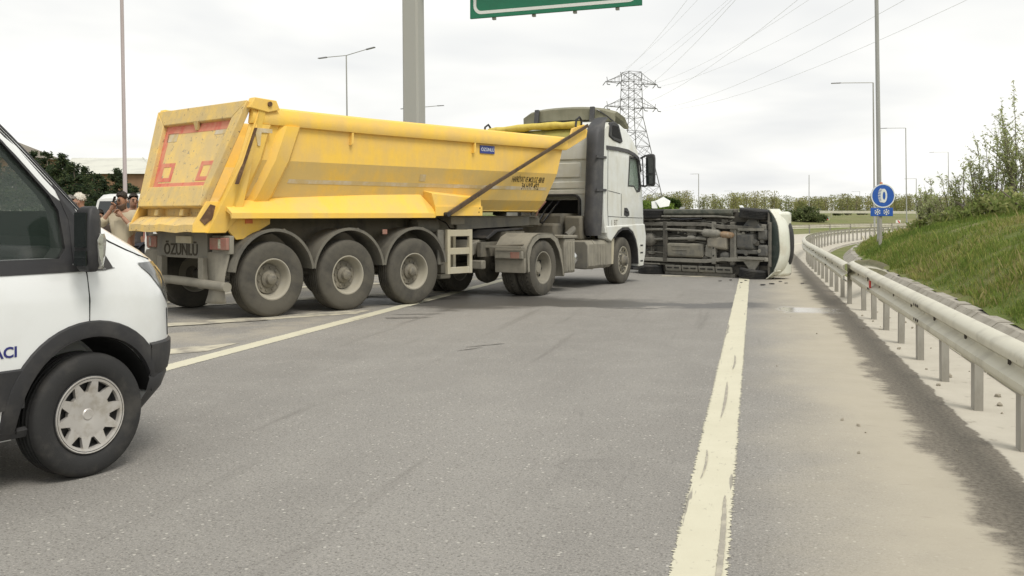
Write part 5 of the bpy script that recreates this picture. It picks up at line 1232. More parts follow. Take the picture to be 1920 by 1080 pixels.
    # headlamps
    for sd_ in (-1, 1):
        rows = []
        for z, u0, u1 in ((.93, .40, .50), (.98, .34, .53), (1.05, .275, .545), (1.12, .215, .56), (1.165, .175, .56), (1.192, .165, .50)):
            rows.append([vS(z, u0 + (u1 - u0) * k / 8, .006, sd_) for k in range(9)])
        hl = MB().rings(rows, False, False).build('headlamp', M['lamp_glass'], t, smooth=60)
        rows2 = [[p + (Vector((0, 0, 0)) - Vector((p.x, p.y, 0))) * .0 + Vector((.004, sd_ * .004, 0)) for p in r[4:6]] for r in rows[1:5]]
        MB().rings(rows2, False, False).build('lamp_reflector', M['chrome'], hl)
    # mirror
    mr = MB(); rows = []
    for z, k, dx in ((1.165, .70, .02), (1.19, .92, .01), (1.30, 1.0, 0), (1.44, 1.0, 0), (1.50, .93, .01), (1.525, .70, .03)):
        yc = -1.09; hw_ = .066 * k
        rows.append([(-.145 + dx, yc + hw_, z), (-.145 + dx, yc - hw_, z), (-.125 + dx, yc - hw_*1.06, z), (-.075, yc - hw_*.95, z), (-.045 - dx, yc - hw_*.5, z), (-.04 - dx, yc + hw_*.3, z), (-.08, yc + hw_, z)])
    mr.rings(rows); mo = mr.build('mirror', M['van_black'], t, bev=.012, seg=3)
    MB().box(-.151, -.146, -1.09 - .052, -1.09 + .052, 1.30, 1.49).build('mirror_glass', M['glass_dark'], mo)
    MB().box(-.151, -.146, -1.09 - .052, -1.09 + .052, 1.20, 1.28).build('wide_glass', M['glass_dark'], mo)
    ind = MB(); ind.rings([[(-.095 + d_, -1.166, z), (-.06, -1.166, z), (-.022 - d_ * .6, -1.14, z), (-.012 - d_ * .6, -1.08, z), (-.045, -1.07, z), (-.08, -1.13, z)] for z, d_ in ((1.18, .05), (1.20, .03), (1.25, .012), (1.34, 0), (1.375, .02))]); ind.build('indicator_lens', M['lens_clear'], mo, bev=.006)
    MB().hexa([(-.06, -1.06, 1.19), (.03, -1.06, 1.19), (.06, -.93, 1.19), (-.04, -.93, 1.19)], [(-.06, -1.06, 1.25), (.02, -1.06, 1.25), (.04, -.92, 1.25), (-.04, -.92, 1.25)]).build('mirror_foot', M['black_gloss'], t, bev=.01)
    # interior: seats, bulkhead, wheel
    for y in (-.42, .0, .42):
        st = MB().hexa([(-.82, y - .2, 1.0), (-.42, y - .2, 1.0), (-.42, y + .2, 1.0), (-.82, y + .2, 1.0)], [(-.80, y - .2, 1.1), (-.4, y - .2, 1.12), (-.4, y + .2, 1.12), (-.80, y + .2, 1.1)]).build('seat', M['seat_grey'], t, bev=.04)
        MB().hexa([(-.83, y - .2, 1.0), (-.69, y - .2, 1.0), (-.69, y + .2, 1.0), (-.83, y + .2, 1.0)], [(-.95, y - .17, 1.54), (-.85, y - .17, 1.54), (-.85, y + .17, 1.54), (-.95, y + .17, 1.54)]).build('seat_back', M['seat_grey'], t, bev=.03)
        MB().box(-.98, -.89, y - .12, y + .12, 1.57, 1.74).build('head_rest', M['seat_grey'], t, bev=.03)
    MB().box(-1.449, -1.40, -.78, .78, 1.0, 2.15).build('bulkhead', M['seat_grey'], t)
    MB().box(-.28, -.02, -.74, .74, .97, 1.30).build('dashboard', M['van_black'], t, bev=.06)
    MB().lathe([(.17, -.012), (.19, 0), (.17, .012), (.155, 0)], (-.42, .42, 1.28), 'x', 24, closed=True).build('steering_wheel', M['black_plastic'], t)
    # wheels with ten-window covers
    ty = tyre_mesh(.349, .225, .218, grooves=4)
    rm = MB(); rm.lathe([(.226, -.085), (.222, -.10), (.205, -.105), (.190, -.088), (.185, -.06), (.16, -.035), (.05, -.04), (.05, .0), (.19, .02), (.215, .09), (.225, .09)], n=48, caps=False); rmm = rm.mesh('wheel')
    cv = MB(); N = 10
    # cover: dished centre disc with ten tapered spokes reaching the outer ring
    cv.lathe([(.0005, -.078), (.028, -.080), (.034, -.074), (.12, -.090), (.132, -.088), (.132, -.06)], n=40)
    cv.lathe([(.186, -.080), (.190, -.100), (.214, -.106), (.219, -.098), (.219, -.08)], n=48, caps=False)
    for k in range(N):
        a = 2 * math.pi * (k + .5) / N; ca, sa = math.cos(a), math.sin(a); tx, tz = -sa, ca
        wi, wo_ = .034, (.013 if k % 2 else .019)
        q = lambda r, w, y: (ca * r + tx * w, y, sa * r + tz * w)
        cv.hexa([q(.118, -wi, -.089), q(.195, -wo_, -.100), q(.195, wo_, -.100), q(.118, wi, -.089)], [q(.095, -wi, -.06), q(.195, -wo_, -.07), q(.195, wo_, -.07), q(.095, wi, -.06)])
    cvm = cv.mesh('wheel_cover')
    bk2 = MB(); bk2.lathe([(.0005, -.05), (.20, -.05), (.20, -.045), (.0005, -.045)], n=32); bkm = bk2.mesh('brake_backing')  # plain dark disc behind the windows of the wheel cover
    for ax in (0, -3.3):
        for sd_ in (-1, 1):
            put_wheel(t, (ax, sd_ * .868, .349), rmm, ty, (('wheel_cover', cvm, M['rim_silver']), ('brake_disc', bkm, M['dark_steel'])), M['dark_steel'], M['rubber'], sd_ > 0, 0, .16)
    for ax in (0, -3.3):
        for sd_ in (-1, 1):
            rows = [[(ax + .428 * math.cos(R(186 - 178 * k / 20)), y, .36 + .428 * math.sin(R(186 - 178 * k / 20))) for k in range(21)] for y in (sd_ * .52, sd_ * .95)]
            MB().rings(rows, False, False).build('arch_liner', M['void_black'], t)
    text('lettering', 'ACI', .078, frame(vside(-.575, .733, .002), (1, 0, 0), (0, 0, 1)), M['text_blue'], t, .001, 'LEFT', 1.05, .002)
    return t
M['lamp_glass'] = mat('lamp_glass', (0.13, 0.135, 0.13), 0.08, 0.2, var=(0.30, 0.30, 0.28), vs=9, spec=.8)
panel_van()
# ------------------------------------------------------------------ overturned light van, underside towards the camera
M['under_dark'] = dusty('underbody_dark', (0.028, 0.028, 0.027), (0.105, 0.098, 0.083), 0.5, 0.85, vs=8)
M['under_mid'] = dusty('underbody_brown', (0.072, 0.069, 0.062), (0.185, 0.175, 0.150), 0.48, 0.85, vs=9, chips=(0.08, 0.05, 0.035), chip_s=12, chip_t=.66)
M['under_pale'] = dusty('underbody_pale', (0.145, 0.14, 0.125), (0.26, 0.25, 0.215), 0.48, 0.8, vs=9, chips=(0.10, 0.07, 0.05), chip_s=14, chip_t=.68)
M['engine_grey'] = dusty('engine_grey', (0.06, 0.065, 0.07), (0.14, 0.135, 0.12), 0.4, 0.6, vs=8)
M['wreck_white'] = mat('wreck_white', (0.68, 0.69, 0.60), 0.4, var=(0.60, 0.58, 0.48), vs=3, coat=.2, speck=(0.3, 0.27, 0.2), speck_s=8, speck_t=.68)
def overturned():
    fwd = Vector((.734, -.680, 0)).normalized(); up = Vector((-fwd.y, fwd.x, 0)); left = up.cross(fwd)
    o = Vector((5.38, 22.55, .805))
    Mx = Matrix(((fwd.x, left.x, up.x, o.x), (fwd.y, left.y, up.y, o.y), (fwd.z, left.z, up.z, o.z), (0, 0, 0, 1)))
    t = thing('overturned_van', 'white light van lying on its side with its muddy underside exposed', 'van', matrix=Mx)
    UD, UM, UP, EG, WW = M['under_dark'], M['under_mid'], M['under_pale'], M['engine_grey'], M['wreck_white']
    # wheels (axis y = world vertical)
    ty = tyre_mesh(.365, .235, .20, grooves=4); rm = rim_mesh(.195, .2, .0, inner=.06)
    for ax in (0, -2.85):
        for sd_ in (-1, 1): put_wheel(t, (ax, sd_ * .69, .345), rm, ty, (), M['hub_dusty'], M['rubber'], sd_ > 0, R(6) if ax == 0 else 0)
    # body shell behind the underside
    prof = [(.60, .34), (.70, .55), (.68, .78), (.55, .92), (.02, 1.04), (-.62, 1.66), (-.9, 1.74), (-3.3, 1.78), (-3.58, 1.70), (-3.66, 1.0), (-3.66, .36)]
    mb = MB(); mb.rings([[(x, y, z) for x, z in prof] for y in (-.74, .74)]); b = mb.build('body', WW, t, bev=.07, seg=3)
    MB().box(-3.55, .38, -.73, .73, .30, .345).build('floor_pan', UD, t)
    for sd_ in (-1, 1):
        MB().box(-2.42, -.46, sd_*.76 - .045, sd_*.76 + .045, .24, .42).build('sill', UM, t, bev=.02)
        rows = []
        for x, zz in ((-3.6, .22), (-3.0, .235), (-2.4, .20), (-1.2, .20), (-.75, .19), (-.45, .16), (-.1, .20), (.30, .22)):
            yy = sd_ * (.44 if x < -.8 else (.44 - .06 if x < -.2 else .36)); rows.append([(x, yy - .045, zz - .05), (x, yy + .045, zz - .05), (x, yy + .045, zz + .09), (x, yy - .045, zz + .09)])
        MB().rings(rows).build('frame_rail', UP if sd_ > 0 else UM, t, bev=.01)
        # ribbed sill covers
        if sd_ < 0:
            MB().hexa([(-2.40, -.79, .16), (-.50, -.79, .16), (-.50, -.70, .14), (-2.40, -.70, .14)], [(-2.40, -.79, .24), (-.50, -.79, .24), (-.50, -.60, .24), (-2.40, -.60, .24)]).build('side_cover', M['sill_green'], t, bev=.02)
            MB().tube([(-2.45, -.63, .17), (-1.8, -.625, .15), (-.9, -.63, .16), (-.45, -.60, .2)], .022, 8).build('side_pipe', UP, t)
            MB().tube([(-2.2, -.57, .2), (-1.9, -.55, .17), (-1.3, -.58, .19)], .03, 8).build('cable_loom', M['black_gloss'], t)
        for k in range(4 if sd_ > 0 else 0):
            x0 = -2.36 + .47 * k
            MB().hexa([(x0, sd_*.56, .17), (x0 + .44, sd_*.56, .17), (x0 + .44, sd_*.70, .20), (x0, sd_*.70, .20)], [(x0, sd_*.56, .22), (x0 + .44, sd_*.56, .22), (x0 + .44, sd_*.72, .26), (x0, sd_*.72, .26)]).build('side_step_plate', UP if sd_ > 0 else EG, t, bev=.012)
            for j in range(2): MB().box(x0 + .06 + .2*j, x0 + .20 + .2*j, sd_*.625 - .012, sd_*.625 + .012, .165, .18).build('step_slot', M['void_black'], t)
        # rear leaf spring and shackle
        pts = [(-3.45, sd_*.55, .30), (-3.15, sd_*.55, .20), (-2.85, sd_*.55, .15), (-2.5, sd_*.55, .20), (-2.15, sd_*.55, .28)]
        for k in range(3): MB().tube([(x * 1.0 + (0 if abs(x + 2.85) < .5 - .12*k else .0), y, z - .018*k) for x, y, z in pts[(0 if k == 0 else 1):(5 if k == 0 else 4)]], .02, 6).build('leaf_spring', UM, t)
        # front suspension arms
        MB().prism([(-.32, .12), (-.20, .16), (.28, .16), (.36, .12), (.10, .10)], 'y', sd_*.30, sd_*.36).build('subframe_leg', UP, t)
        MB().slab([(-.30, sd_*.30, .16), (.28, sd_*.30, .16), (.10, sd_*.62, .15), (-.02, sd_*.62, .15)], (0, 0, .05)).build('lower_arm', UP if sd_ > 0 else EG, t, bev=.012)
        MB().tube([(.22, sd_*.18, .22), (.14, sd_*.60, .22)], .016, 8).build('track_rod', EG, t)
        MB().tube([(0, sd_*.62, .18), (-.02, sd_*.55, .50)], .05, 10).build('strut', UD, t)
        MB().slab([(.40, sd_*.45, .20), (.56, sd_*.45, .22), (.54, sd_*.72, .24), (.40, sd_*.72, .22)], (0, 0, .03)).build('splash_shield', UM, t)
    for x, m_, w in ((-3.50, UM, .07), (-2.35, UD, .06), (-.98, UP, .055), (-.48, UM, .06)):
        MB().box(x - w, x + w, -.50, .50, .145, .225).build('crossmember', m_, t, bev=.015)
    for y in (-.28, -.1, .12, .3): MB().cyl((-.98, y, .14), (-.98, y, .148), .022, 10).build('crossmember_hole', M['void_black'], t)
    # driveline
    MB().tube([(-2.75, -.06, .24), (-2.2, -.08, .21), (-1.55, -.10, .20), (-1.2, -.09, .21)], .036, 10).build('propshaft', UP, t)
    MB().lathe([(.07, -.10), (.075, 0), (.05, .10)], (-1.60, -.10, .20), 'x', 14).build('centre_bearing', UP, t)
    MB().lathe([(.07, -.17), (.17, -.07), (.17, .07), (.07, .17)], (-2.85, -.05, .30), 'x', 18).build('differential', UM, t)
    MB().cyl((-2.85, -.62, .345), (-2.85, .62, .345), .05, 12).build('rear_axle', UM, t)
    MB().tube([(-3.55, -.30, .24), (-2.9, -.30, .22), (-2.3, -.31, .17), (-1.45, -.28, .17), (-1.20, -.27, .18)], .030, 10).build('exhaust_pipe', UP, t)
    MB().tube([(-1.30, -.25, .18), (-1.24, -.24, .17), (-.86, -.22, .17), (-.80, -.22, .18)], [.04, .095, .095, .05], 16).build('silencer', UP, t)
    MB().tube([(-.80, -.22, .18), (-.72, -.20, .17), (-.48, -.19, .17), (-.42, -.20, .19)], [.05, .085, .075, .035], 16).build('catalyst', M['rust_hot'], t)
    MB().box(-1.75, -1.50, -.42, -.16, .20, .27).build('heat_shield', UM, t, bev=.02)
    for k in range(7): MB().box(-1.95 + .13*k, -1.90 + .13*k, -.40, -.20 + .03*(k % 2), .26, .30).build('floor_rib', UM, t)
    MB().box(-2.30, -1.28, .02, .36, .14, .32).build('fuel_tank', M['under_tank'], t, bev=.05, seg=3)
    for k in range(3): MB().box(-2.15 + .02*k, -1.62 - .1*k, .08 + .09*k, .105 + .09*k, .130, .15).build('tank_rib', M['under_tank'], t, bev=.008)
    MB().slab([(-1.22, .05, .18), (-.98, -.02, .18), (-.92, .20, .18), (-1.06, .36, .18), (-1.24, .32, .18)], (0, 0, .10)).build('gearbox_mount', UP, t, bev=.02)
    MB().hexa([(-1.16, -.12, .14), (-.62, -.16, .12), (-.62, .14, .12), (-1.16, .10, .14)], [(-1.16, -.14, .32), (-.62, -.2, .32), (-.62, .2, .32), (-1.16, .14, .32)]).build('gearbox', M['gearbox_pale'], t, bev=.04)
    MB().ball((-.70, .30, .22), .13, 12, 8, 1.1, .8, .6).build('filter', EG, t)
    MB().tube([(-1.05, .33, .18), (-.8, .40, .2), (-.55, .36, .2), (-.4, .30, .22)], .02, 8).build('brake_pipe', UP, t)
    # clutter: clips, pipes, brackets over the floor
    rn = random.Random(5)
    for k in range(46):
        x = rn.uniform(-3.4, -.5); y = rn.uniform(-.56, .56); z = rn.uniform(.20, .27); a_, b_ = rn.uniform(.02, .09), rn.uniform(.015, .05)
        MB().hexa([(x - a_, y - b_, z), (x + a_, y - b_*.7, z), (x + a_*.8, y + b_, z), (x - a_, y + b_*.8, z)], [(x - a_, y - b_, .31), (x + a_, y - b_, .31), (x + a_, y + b_, .31), (x - a_, y + b_, .31)]).build('underbody_bracket', (UD, UM, UP, EG)[k % 4], t, bev=.006)
    for k in range(9):
        y = -.5 + .125 * k; x0 = rn.uniform(-3.4, -2.4); x1 = rn.uniform(-1.4, -.5)
        MB().tube([(x0, y, .27), (x0 + .5, y + rn.gauss(0, .04), .24), ((x0 + x1) / 2, y + rn.gauss(0, .05), .23), (x1 - .2, y + rn.gauss(0, .05), .24), (x1, y + rn.gauss(0, .03), .28)], rn.uniform(.008, .014), 6).build('brake_line', (UP, UM, M['black_gloss'])[k % 3], t)
    for k in range(16):
        x = rn.uniform(-.4, .45); y = rn.uniform(-.45, .45); s_ = rn.uniform(.025, .07); z = rn.uniform(.13, .20)
        MB().hexa([(x - s_, y - s_, z), (x + s_*.8, y - s_*.7, z + .01), (x + s_, y + s_, z), (x - s_*.7, y + s_*.9, z)], [(x - s_, y - s_, .33), (x + s_, y - s_, .33), (x + s_, y + s_, .33), (x - s_, y + s_, .33)]).build('engine_part', (EG, UD, EG, UP)[k % 4], t, bev=.012)
    # engine bay cluster
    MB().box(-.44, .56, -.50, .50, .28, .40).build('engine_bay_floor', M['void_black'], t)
    MB().hexa([(-.36, -.20, .13), (.06, -.22, .12), (.06, .12, .12), (-.36, .10, .13)], [(-.38, -.26, .34), (.14, -.26, .34), (.14, .20, .34), (-.38, .18, .34)]).build('oil_pan', EG, t, bev=.04)
    MB().box(-.42, .40, .14, .24, .16, .24).build('subframe_bar', EG, t, bev=.02)
    MB().box(.16, .40, -.34, -.08, .16, .30).build('alternator', EG, t, bev=.05)
    MB().box(.16, .42, .02, .30, .15, .30).build('air_compressor', EG, t, bev=.05)
    for (x, y, z, r) in ((.10, -.05, .13, .05), (.22, .16, .14, .045), (-.12, .22, .14, .055), (-.2, -.24, .16, .04), (.34, -.16, .15, .05), (.02, -.28, .17, .05)):
        MB().cyl((x, y, z + .1), (x, y, z), r, 12).build('engine_fitting', UP if r < .05 else EG, t)
    MB().tube([(-.3, -.34, .2), (-.1, -.42, .18), (.15, -.40, .2), (.35, -.30, .22)], .03, 8).build('hose', M['black_gloss'], t)
    MB().box(.42, .50, -.50, .52, .18, .30).build('front_crossmember', UM, t, bev=.015)
    MB().box(-.44, -.38, -.42, .42, .15, .24).build('subframe_rear', UP, t, bev=.015)
    # undertray and white bumper, bowed in plan
    def bow(y): return .74 - .26 * (abs(y) / .80) ** 2.6
    ys = [-.80 + 1.6 * k / 20 for k in range(21)]
    tr = MB(); tr.rings([[(.47, y * .94, .22) for y in ys], [(bow(y) - .05, y * .97, .20) for y in ys]], False, False); u = tr.build('undertray', M['tray_green'], t); m_ = u.modifiers.new('s', 'SOLIDIFY'); m_.thickness = .02
    bp = MB(); rows = []
    for z, off in ((.20, -.07), (.19, -.03), (.22, .0), (.36, .035), (.50, .04), (.58, .02), (.60, -.02)): rows.append([(bow(y) + off, y * (1.0 + .02 * off), z + .012 * math.sin(9*y)) for y in ys[:-2]])
    bp.rings(rows, False, False); bo = bp.build('front_bumper', WW, t, smooth=50); m_ = bo.modifiers.new('s', 'SOLIDIFY'); m_.thickness = .02
    # crumpled lower corner of the bumper, pushed back on the road
    cp = MB(); rows = []
    for k, y in enumerate((.60, .66, .72, .77, .79)):
        d = .022 * k
        rows.append([(bow(y) - .03 - d*.5, y, .17 - d*.3 ), (bow(y) - .02 - d, y + .005, .16 + .02*(k % 2)), (bow(y) + .05 - d*1.4, y, .32 + .05*math.sin(k*2)), (bow(y) - .02 - d*1.2, y, .48), (bow(y) - .10 - d, y - .02, .56 + .03*(k % 2))])
    cp.rings(rows, False, False); c_ = cp.build('crumpled_corner', WW, t, smooth=25); m_ = c_.modifiers.new('s', 'SOLIDIFY'); m_.thickness = .02
    gr = MB(); rows = []
    for z, off in ((.60, .0), (.68, .03), (.78, .02), (.84, -.02)): rows.append([(bow(y) + off, y * .93, z) for y in ys])
    gr.rings(rows, False, False); g_ = gr.build('grille', M['black_plastic'], t); m_ = g_.modifiers.new('s', 'SOLIDIFY'); m_.thickness = .02
    for sd_ in (-1, 1): MB().box(.50, .68, sd_*.60 - .12, sd_*.60 + .12, .64, .82).build('headlamp', M['lens_clear'], t, bev=.03)
    # torn panels sticking up at the tail
    MB().slab([(-2.78, -.86, .55), (-2.60, -.90, .70), (-2.62, -1.02, .78), (-2.78, -1.12, .72), (-2.92, -1.02, .58)], (.02, .015, -.02)).build('torn_panel', M['white_paint'], t)
    MB().slab([(-2.98, -.84, .50), (-2.86, -.84, .56), (-2.92, -1.02, .62), (-3.04, -1.0, .56)], (.02, .012, -.01)).build('torn_panel', M['white_paint'], t)
    MB().slab([(-2.05, -.80, .32), (-1.95, -.80, .36), (-1.90, -.86, .36), (-2.0, -.86, .32)], (.01, .0, .02)).build('trim_flake', M['white_paint'], t)
    MB().slab([(-.32, -.80, .32), (-.26, -.80, .34), (-.36, -.89, .36), (-.42, -.88, .34)], (.01, .0, .02)).build('trim_flake', M['white_paint'], t)
    for sd_ in (-1, 1):
        for ax in (0, -2.85):
            rows = [[(ax + .42 * math.cos(R(180 * k / 14)), y, .38 + .42 * math.sin(R(180 * k / 14))) for k in range(15)] for y in (sd_*.45, sd_*.745)]
            MB().rings(rows, False, False).build('wheel_housing', M['void_black'], t)
def more_fittings(t):
    pass
M['sill_green'] = dusty('sill_green_grey', (0.045, 0.055, 0.045), (0.13, 0.13, 0.105), 0.4, 0.7, vs=6)
M['rust_hot'] = mat('hot_rust', (0.30, 0.20, 0.12), 0.8, var=(0.40, 0.33, 0.24), vs=8)
M['under_tank'] = dusty('tank_grey', (0.13, 0.13, 0.12), (0.24, 0.225, 0.18), 0.45, 0.7, vs=5)
M['gearbox_pale'] = dusty('gearbox_pale', (0.22, 0.21, 0.19), (0.34, 0.31, 0.25), 0.45, 0.6, vs=6)
M['tray_green'] = mat('tray_dark_green', (0.018, 0.030, 0.025), 0.7, var=(0.05, 0.055, 0.048), vs=9)
overturned()
# bits of plastic on the road in front of the wreck
for k, (pxx, pyy, s_) in enumerate(((1349, 528, .05), (1371, 526, .06), (1398, 527, .05), (1430, 535, .10), (1447, 533, .09), (1463, 529, .05), (1475, 532, .05), (1504, 533, .05), (1390, 531, .04))):
    D = 1850 * 1.48 / (pyy - 402); x = (pxx - 960) / 1850 * D
    pts = [(s_ * random.uniform(.5, 1.1) * math.cos(a), s_ * random.uniform(.3, .8) * math.sin(a), random.uniform(.004, .012)) for a in [i * 1.05 for i in range(6)]]
    mb = MB(); mb.slab(pts, (0, 0, .012)); mb.slab
    d = mb.build('plastic_shard', M['black_plastic'], None); d.location = (x, D, .002); d.rotation_euler.z = random.uniform(0, 6)
    tag(d, 'small black broken plastic shard lying on the asphalt before the overturned van', 'debris', 'plastic shards near the wreck')
D = 1850 * 1.48 / (519 - 402)
mb = MB()
mb.slab([(0, 0, 0), (.9, -.25, 0), (1.5, -.35, 0), (1.45, -.15, 0), (.7, .12, 0), (.05, .22, 0)], (0, 0, .006)); d = mb.build('spilled_powder', M['line_old'], None); d.location = ((1240 - 960) / 1850 * 23.6, 23.6, .001)
tag(d, 'pale streak of spilled powder on the asphalt under the overturned van', 'spill')
# ------------------------------------------------------------------ people
M['skin'] = mat('skin', (0.36, 0.20, 0.13), 0.6, var=(0.42, 0.24, 0.16), vs=20)
M['hair_dark'] = mat('hair_dark', (0.035, 0.028, 0.022), 0.8, var=(0.05, 0.04, 0.035), vs=60, bump=.6, bs=200)
M['hair_grey'] = mat('hair_grey', (0.23, 0.22, 0.20), 0.85, var=(0.12, 0.11, 0.10), vs=60, bump=.6, bs=200)
M['hair_white'] = mat('hair_white', (0.66, 0.63, 0.55), 0.85, var=(0.5, 0.47, 0.4), vs=60, bump=.6, bs=200)
M['stubble'] = mat('stubble', (0.13, 0.085, 0.06), 0.8, var=(0.08, 0.055, 0.04), vs=50)
M['shirt_cream'] = mat('shirt_cream', (0.50, 0.44, 0.32), 0.9, var=(0.42, 0.36, 0.25), vs=7, bump=.35, bs=16)
M['shirt_brown'] = mat('shirt_brown', (0.055, 0.042, 0.035), 0.9, var=(0.09, 0.07, 0.06), vs=7, bump=.3, bs=16)
M['shirt_grey'] = mat('shirt_grey', (0.07, 0.068, 0.07), 0.9, var=(0.11, 0.10, 0.10), vs=7, bump=.3, bs=16)
M['trousers'] = mat('trousers_dark', (0.03, 0.033, 0.045), 0.9, var=(0.05, 0.05, 0.06), vs=8, bump=.3, bs=16)
def skin_obj(name, J, E, m_, parent, root, sub=2):
    names = list(J); me = bpy.data.meshes.new(name); me.from_pydata([J[n][0] for n in names], [(names.index(a), names.index(b)) for a, b in E], [])
    o = bpy.data.objects.new(name, me); COL.objects.link(o); me.materials.append(m_)
    md = o.modifiers.new('skin', 'SKIN'); md.use_smooth_shade = True
    for i, n in enumerate(names):
        r = J[n][1]; me.skin_vertices[0].data[i].radius = r if isinstance(r, tuple) else (r, r)
        me.skin_vertices[0].data[i].use_root = (n == root)
    o.modifiers.new('sub', 'SUBSURF').levels = sub; o.modifiers['sub'].render_levels = sub
    applied(o); o.data.materials.clear(); o.data.materials.append(m_); o.data.polygons.foreach_set('use_smooth', [True] * len(o.data.polygons)); o.parent = parent; return o
def person(label, x, y, yaw, shirt, hair, pose='stand', sc=1.0, head_yaw=0.0, head_tilt=0.0, beard=None, long_sleeve=True):
    t = thing('person', label, 'person', (x, y, 0.0), yaw, 'men standing by the parked cars'); t.scale = (sc, sc, sc)
    hy = Matrix.Rotation(head_yaw, 3, 'Z') @ Matrix.Rotation(head_tilt, 3, 'X'); hc = Vector((0, -.03, 1.60))
    def H(p): return tuple(hc + hy @ Vector(p))
    arms = {'stand': (((-.25, .02, 1.16), (-.26, -.07, .92)), ((.25, .02, 1.16), (.26, -.07, .92))),
            'phone': (((-.33, -.07, 1.22), (-.15, -.075, 1.47)), ((.25, -.15, 1.17), (.07, -.175, 1.37))),
            'folded': (((-.27, -.02, 1.17), (-.02, -.22, 1.16)), ((.27, -.02, 1.17), (.02, -.20, 1.10)))}[pose]
    J = dict(pel=((0, 0, .95), (.12, .095)), sp=((0, 0, 1.14), (.135, .105)), ch=((0, 0, 1.34), (.16, .115)), nk=((0, .0, 1.475), .058), nk2=((0, -.01, 1.52), .056),
             jaw=(H((0, -.012, -.055)), (.066, .078)), hd=(H((0, .0, .02)), (.076, .094)), hdt=(H((0, .008, .085)), (.062, .078)), nose=(H((0, -.098, -.012)), .013))
    E = [('pel', 'sp'), ('sp', 'ch'), ('ch', 'nk'), ('nk', 'nk2'), ('nk2', 'jaw'), ('jaw', 'hd'), ('hd', 'hdt'), ('hd', 'nose')]
    for s_, nm, (el, wr) in ((-1, 'r', arms[0]), (1, 'l', arms[1])):
        J[nm + 's'] = ((s_ * .19, 0, 1.40), .062); J[nm + 'e'] = (el, .042); J[nm + 'w'] = (wr, .030)
        J[nm + 'h'] = ((s_ * .10, 0, .88), .088); J[nm + 'k'] = ((s_ * .11, -.02, .50), .058); J[nm + 'a'] = ((s_ * .12, .02, .09), .04); J[nm + 't'] = ((s_ * .13, -.14, .045), .036)
        E += [('ch', nm + 's'), (nm + 's', nm + 'e'), (nm + 'e', nm + 'w'), ('pel', nm + 'h'), (nm + 'h', nm + 'k'), (nm + 'k', nm + 'a'), (nm + 'a', nm + 't')]
    body = skin_obj('body', J, E, M['skin'], t, 'pel')
    # hands with fingers
    for s_, (el, wr) in ((-1, arms[0]), (1, arms[1])):
        el, wr = Vector(el), Vector(wr); d = (wr - el).normalized(); sdv = d.cross(Vector((0, 1, 0))).normalized(); nv = sdv.cross(d)
        hb = MB(); hb.tube([wr - d*.01, wr + d*.04, wr + d*.08], [.026, .038, .034], 8)
        for k in range(4):
            b0 = wr + d*.075 + sdv * (.026 * (k - 1.5) * .8); c = nv * (-.02); L = (.062, .072, .068, .052)[k]
            hb.tube([b0, b0 + d*L*.4 + c*.8, b0 + d*L*.55 + c*2.0, b0 + d*L*.40 + c*2.8], [.0105, .0100, .009, .007], 6)
        b0 = wr + d*.02 + sdv*.03 * s_; hb.tube([b0, b0 + d*.03 + sdv*.02*s_, b0 + d*.06 + sdv*.02*s_ - nv*.012], [.013, .011, .008], 6)
        hb.build('hand', M['skin'], t)
    # clothing
    SJ = dict(hem=((0, 0, .82), (.18, .145)), pel=((0, 0, .98), (.165, .13)), sp=((0, -.005, 1.15), (.165, .13)), ch=((0, 0, 1.34), (.182, .135)), co=((0, 0, 1.455), (.085, .08)))
    SE = [('hem', 'pel'), ('pel', 'sp'), ('sp', 'ch'), ('ch', 'co')]
    for s_, nm, (el, wr) in ((-1, 'r', arms[0]), (1, 'l', arms[1])):
        el, wr = Vector(el), Vector(wr); f = el.lerp(wr, .78 if long_sleeve else .5)
        SJ[nm + 's'] = ((s_ * .195, 0, 1.395), .08); SJ[nm + 'e'] = (tuple(el), .066); SJ[nm + 'f'] = (tuple(f), .058); SE += [('ch', nm + 's'), (nm + 's', nm + 'e'), (nm + 'e', nm + 'f')]
    skin_obj('shirt', SJ, SE, shirt, t, 'sp')
    TJ = dict(p=((0, 0, .93), (.15, .12))); TE = []
    for s_, nm in ((-1, 'r'), (1, 'l')):
        TJ[nm + 'h'] = ((s_ * .095, 0, .84), .098); TJ[nm + 'k'] = ((s_ * .11, -.02, .50), .074); TJ[nm + 'a'] = ((s_ * .12, .015, .11), .06); TE += [('p', nm + 'h'), (nm + 'h', nm + 'k'), (nm + 'k', nm + 'a')]
        sh = MB(); sh.ball((s_ * .13, -.07, .05), .05, 10, 6, .95, 2.4, .95); sh.build('shoe', M['black_plastic'], t)
    skin_obj('trousers', TJ, TE, M['trousers'], t, 'p')
    # hair cap, ears, eyes, brows
    hb = MB(); rows = []
    for i in range(7):
        ph = R(8 + 15.5 * i); row = []
        for k in range(18):
            th = 2 * math.pi * k / 18; front = -math.sin(th)
            p_ = min(ph, R(57) if front > .6 else (R(72) if front > .3 else (R(98) if front > -.1 else R(122))))
            r = (1 + .05 * random.random()) * (1.0 if i < 5 else .955); row.append(H((.0765 * r * math.sin(p_) * math.cos(th), .004 + .0935 * r * math.sin(p_) * math.sin(th), .040 + .097 * r * math.cos(p_) + .006 * random.random())))
        rows.append(row)
    hb.rings(rows, True, False); hb.add([H((0, 0, .140))] + list(rows[0]), [(0, 1 + (k + 1) % 18, 1 + k) for k in range(18)]); 
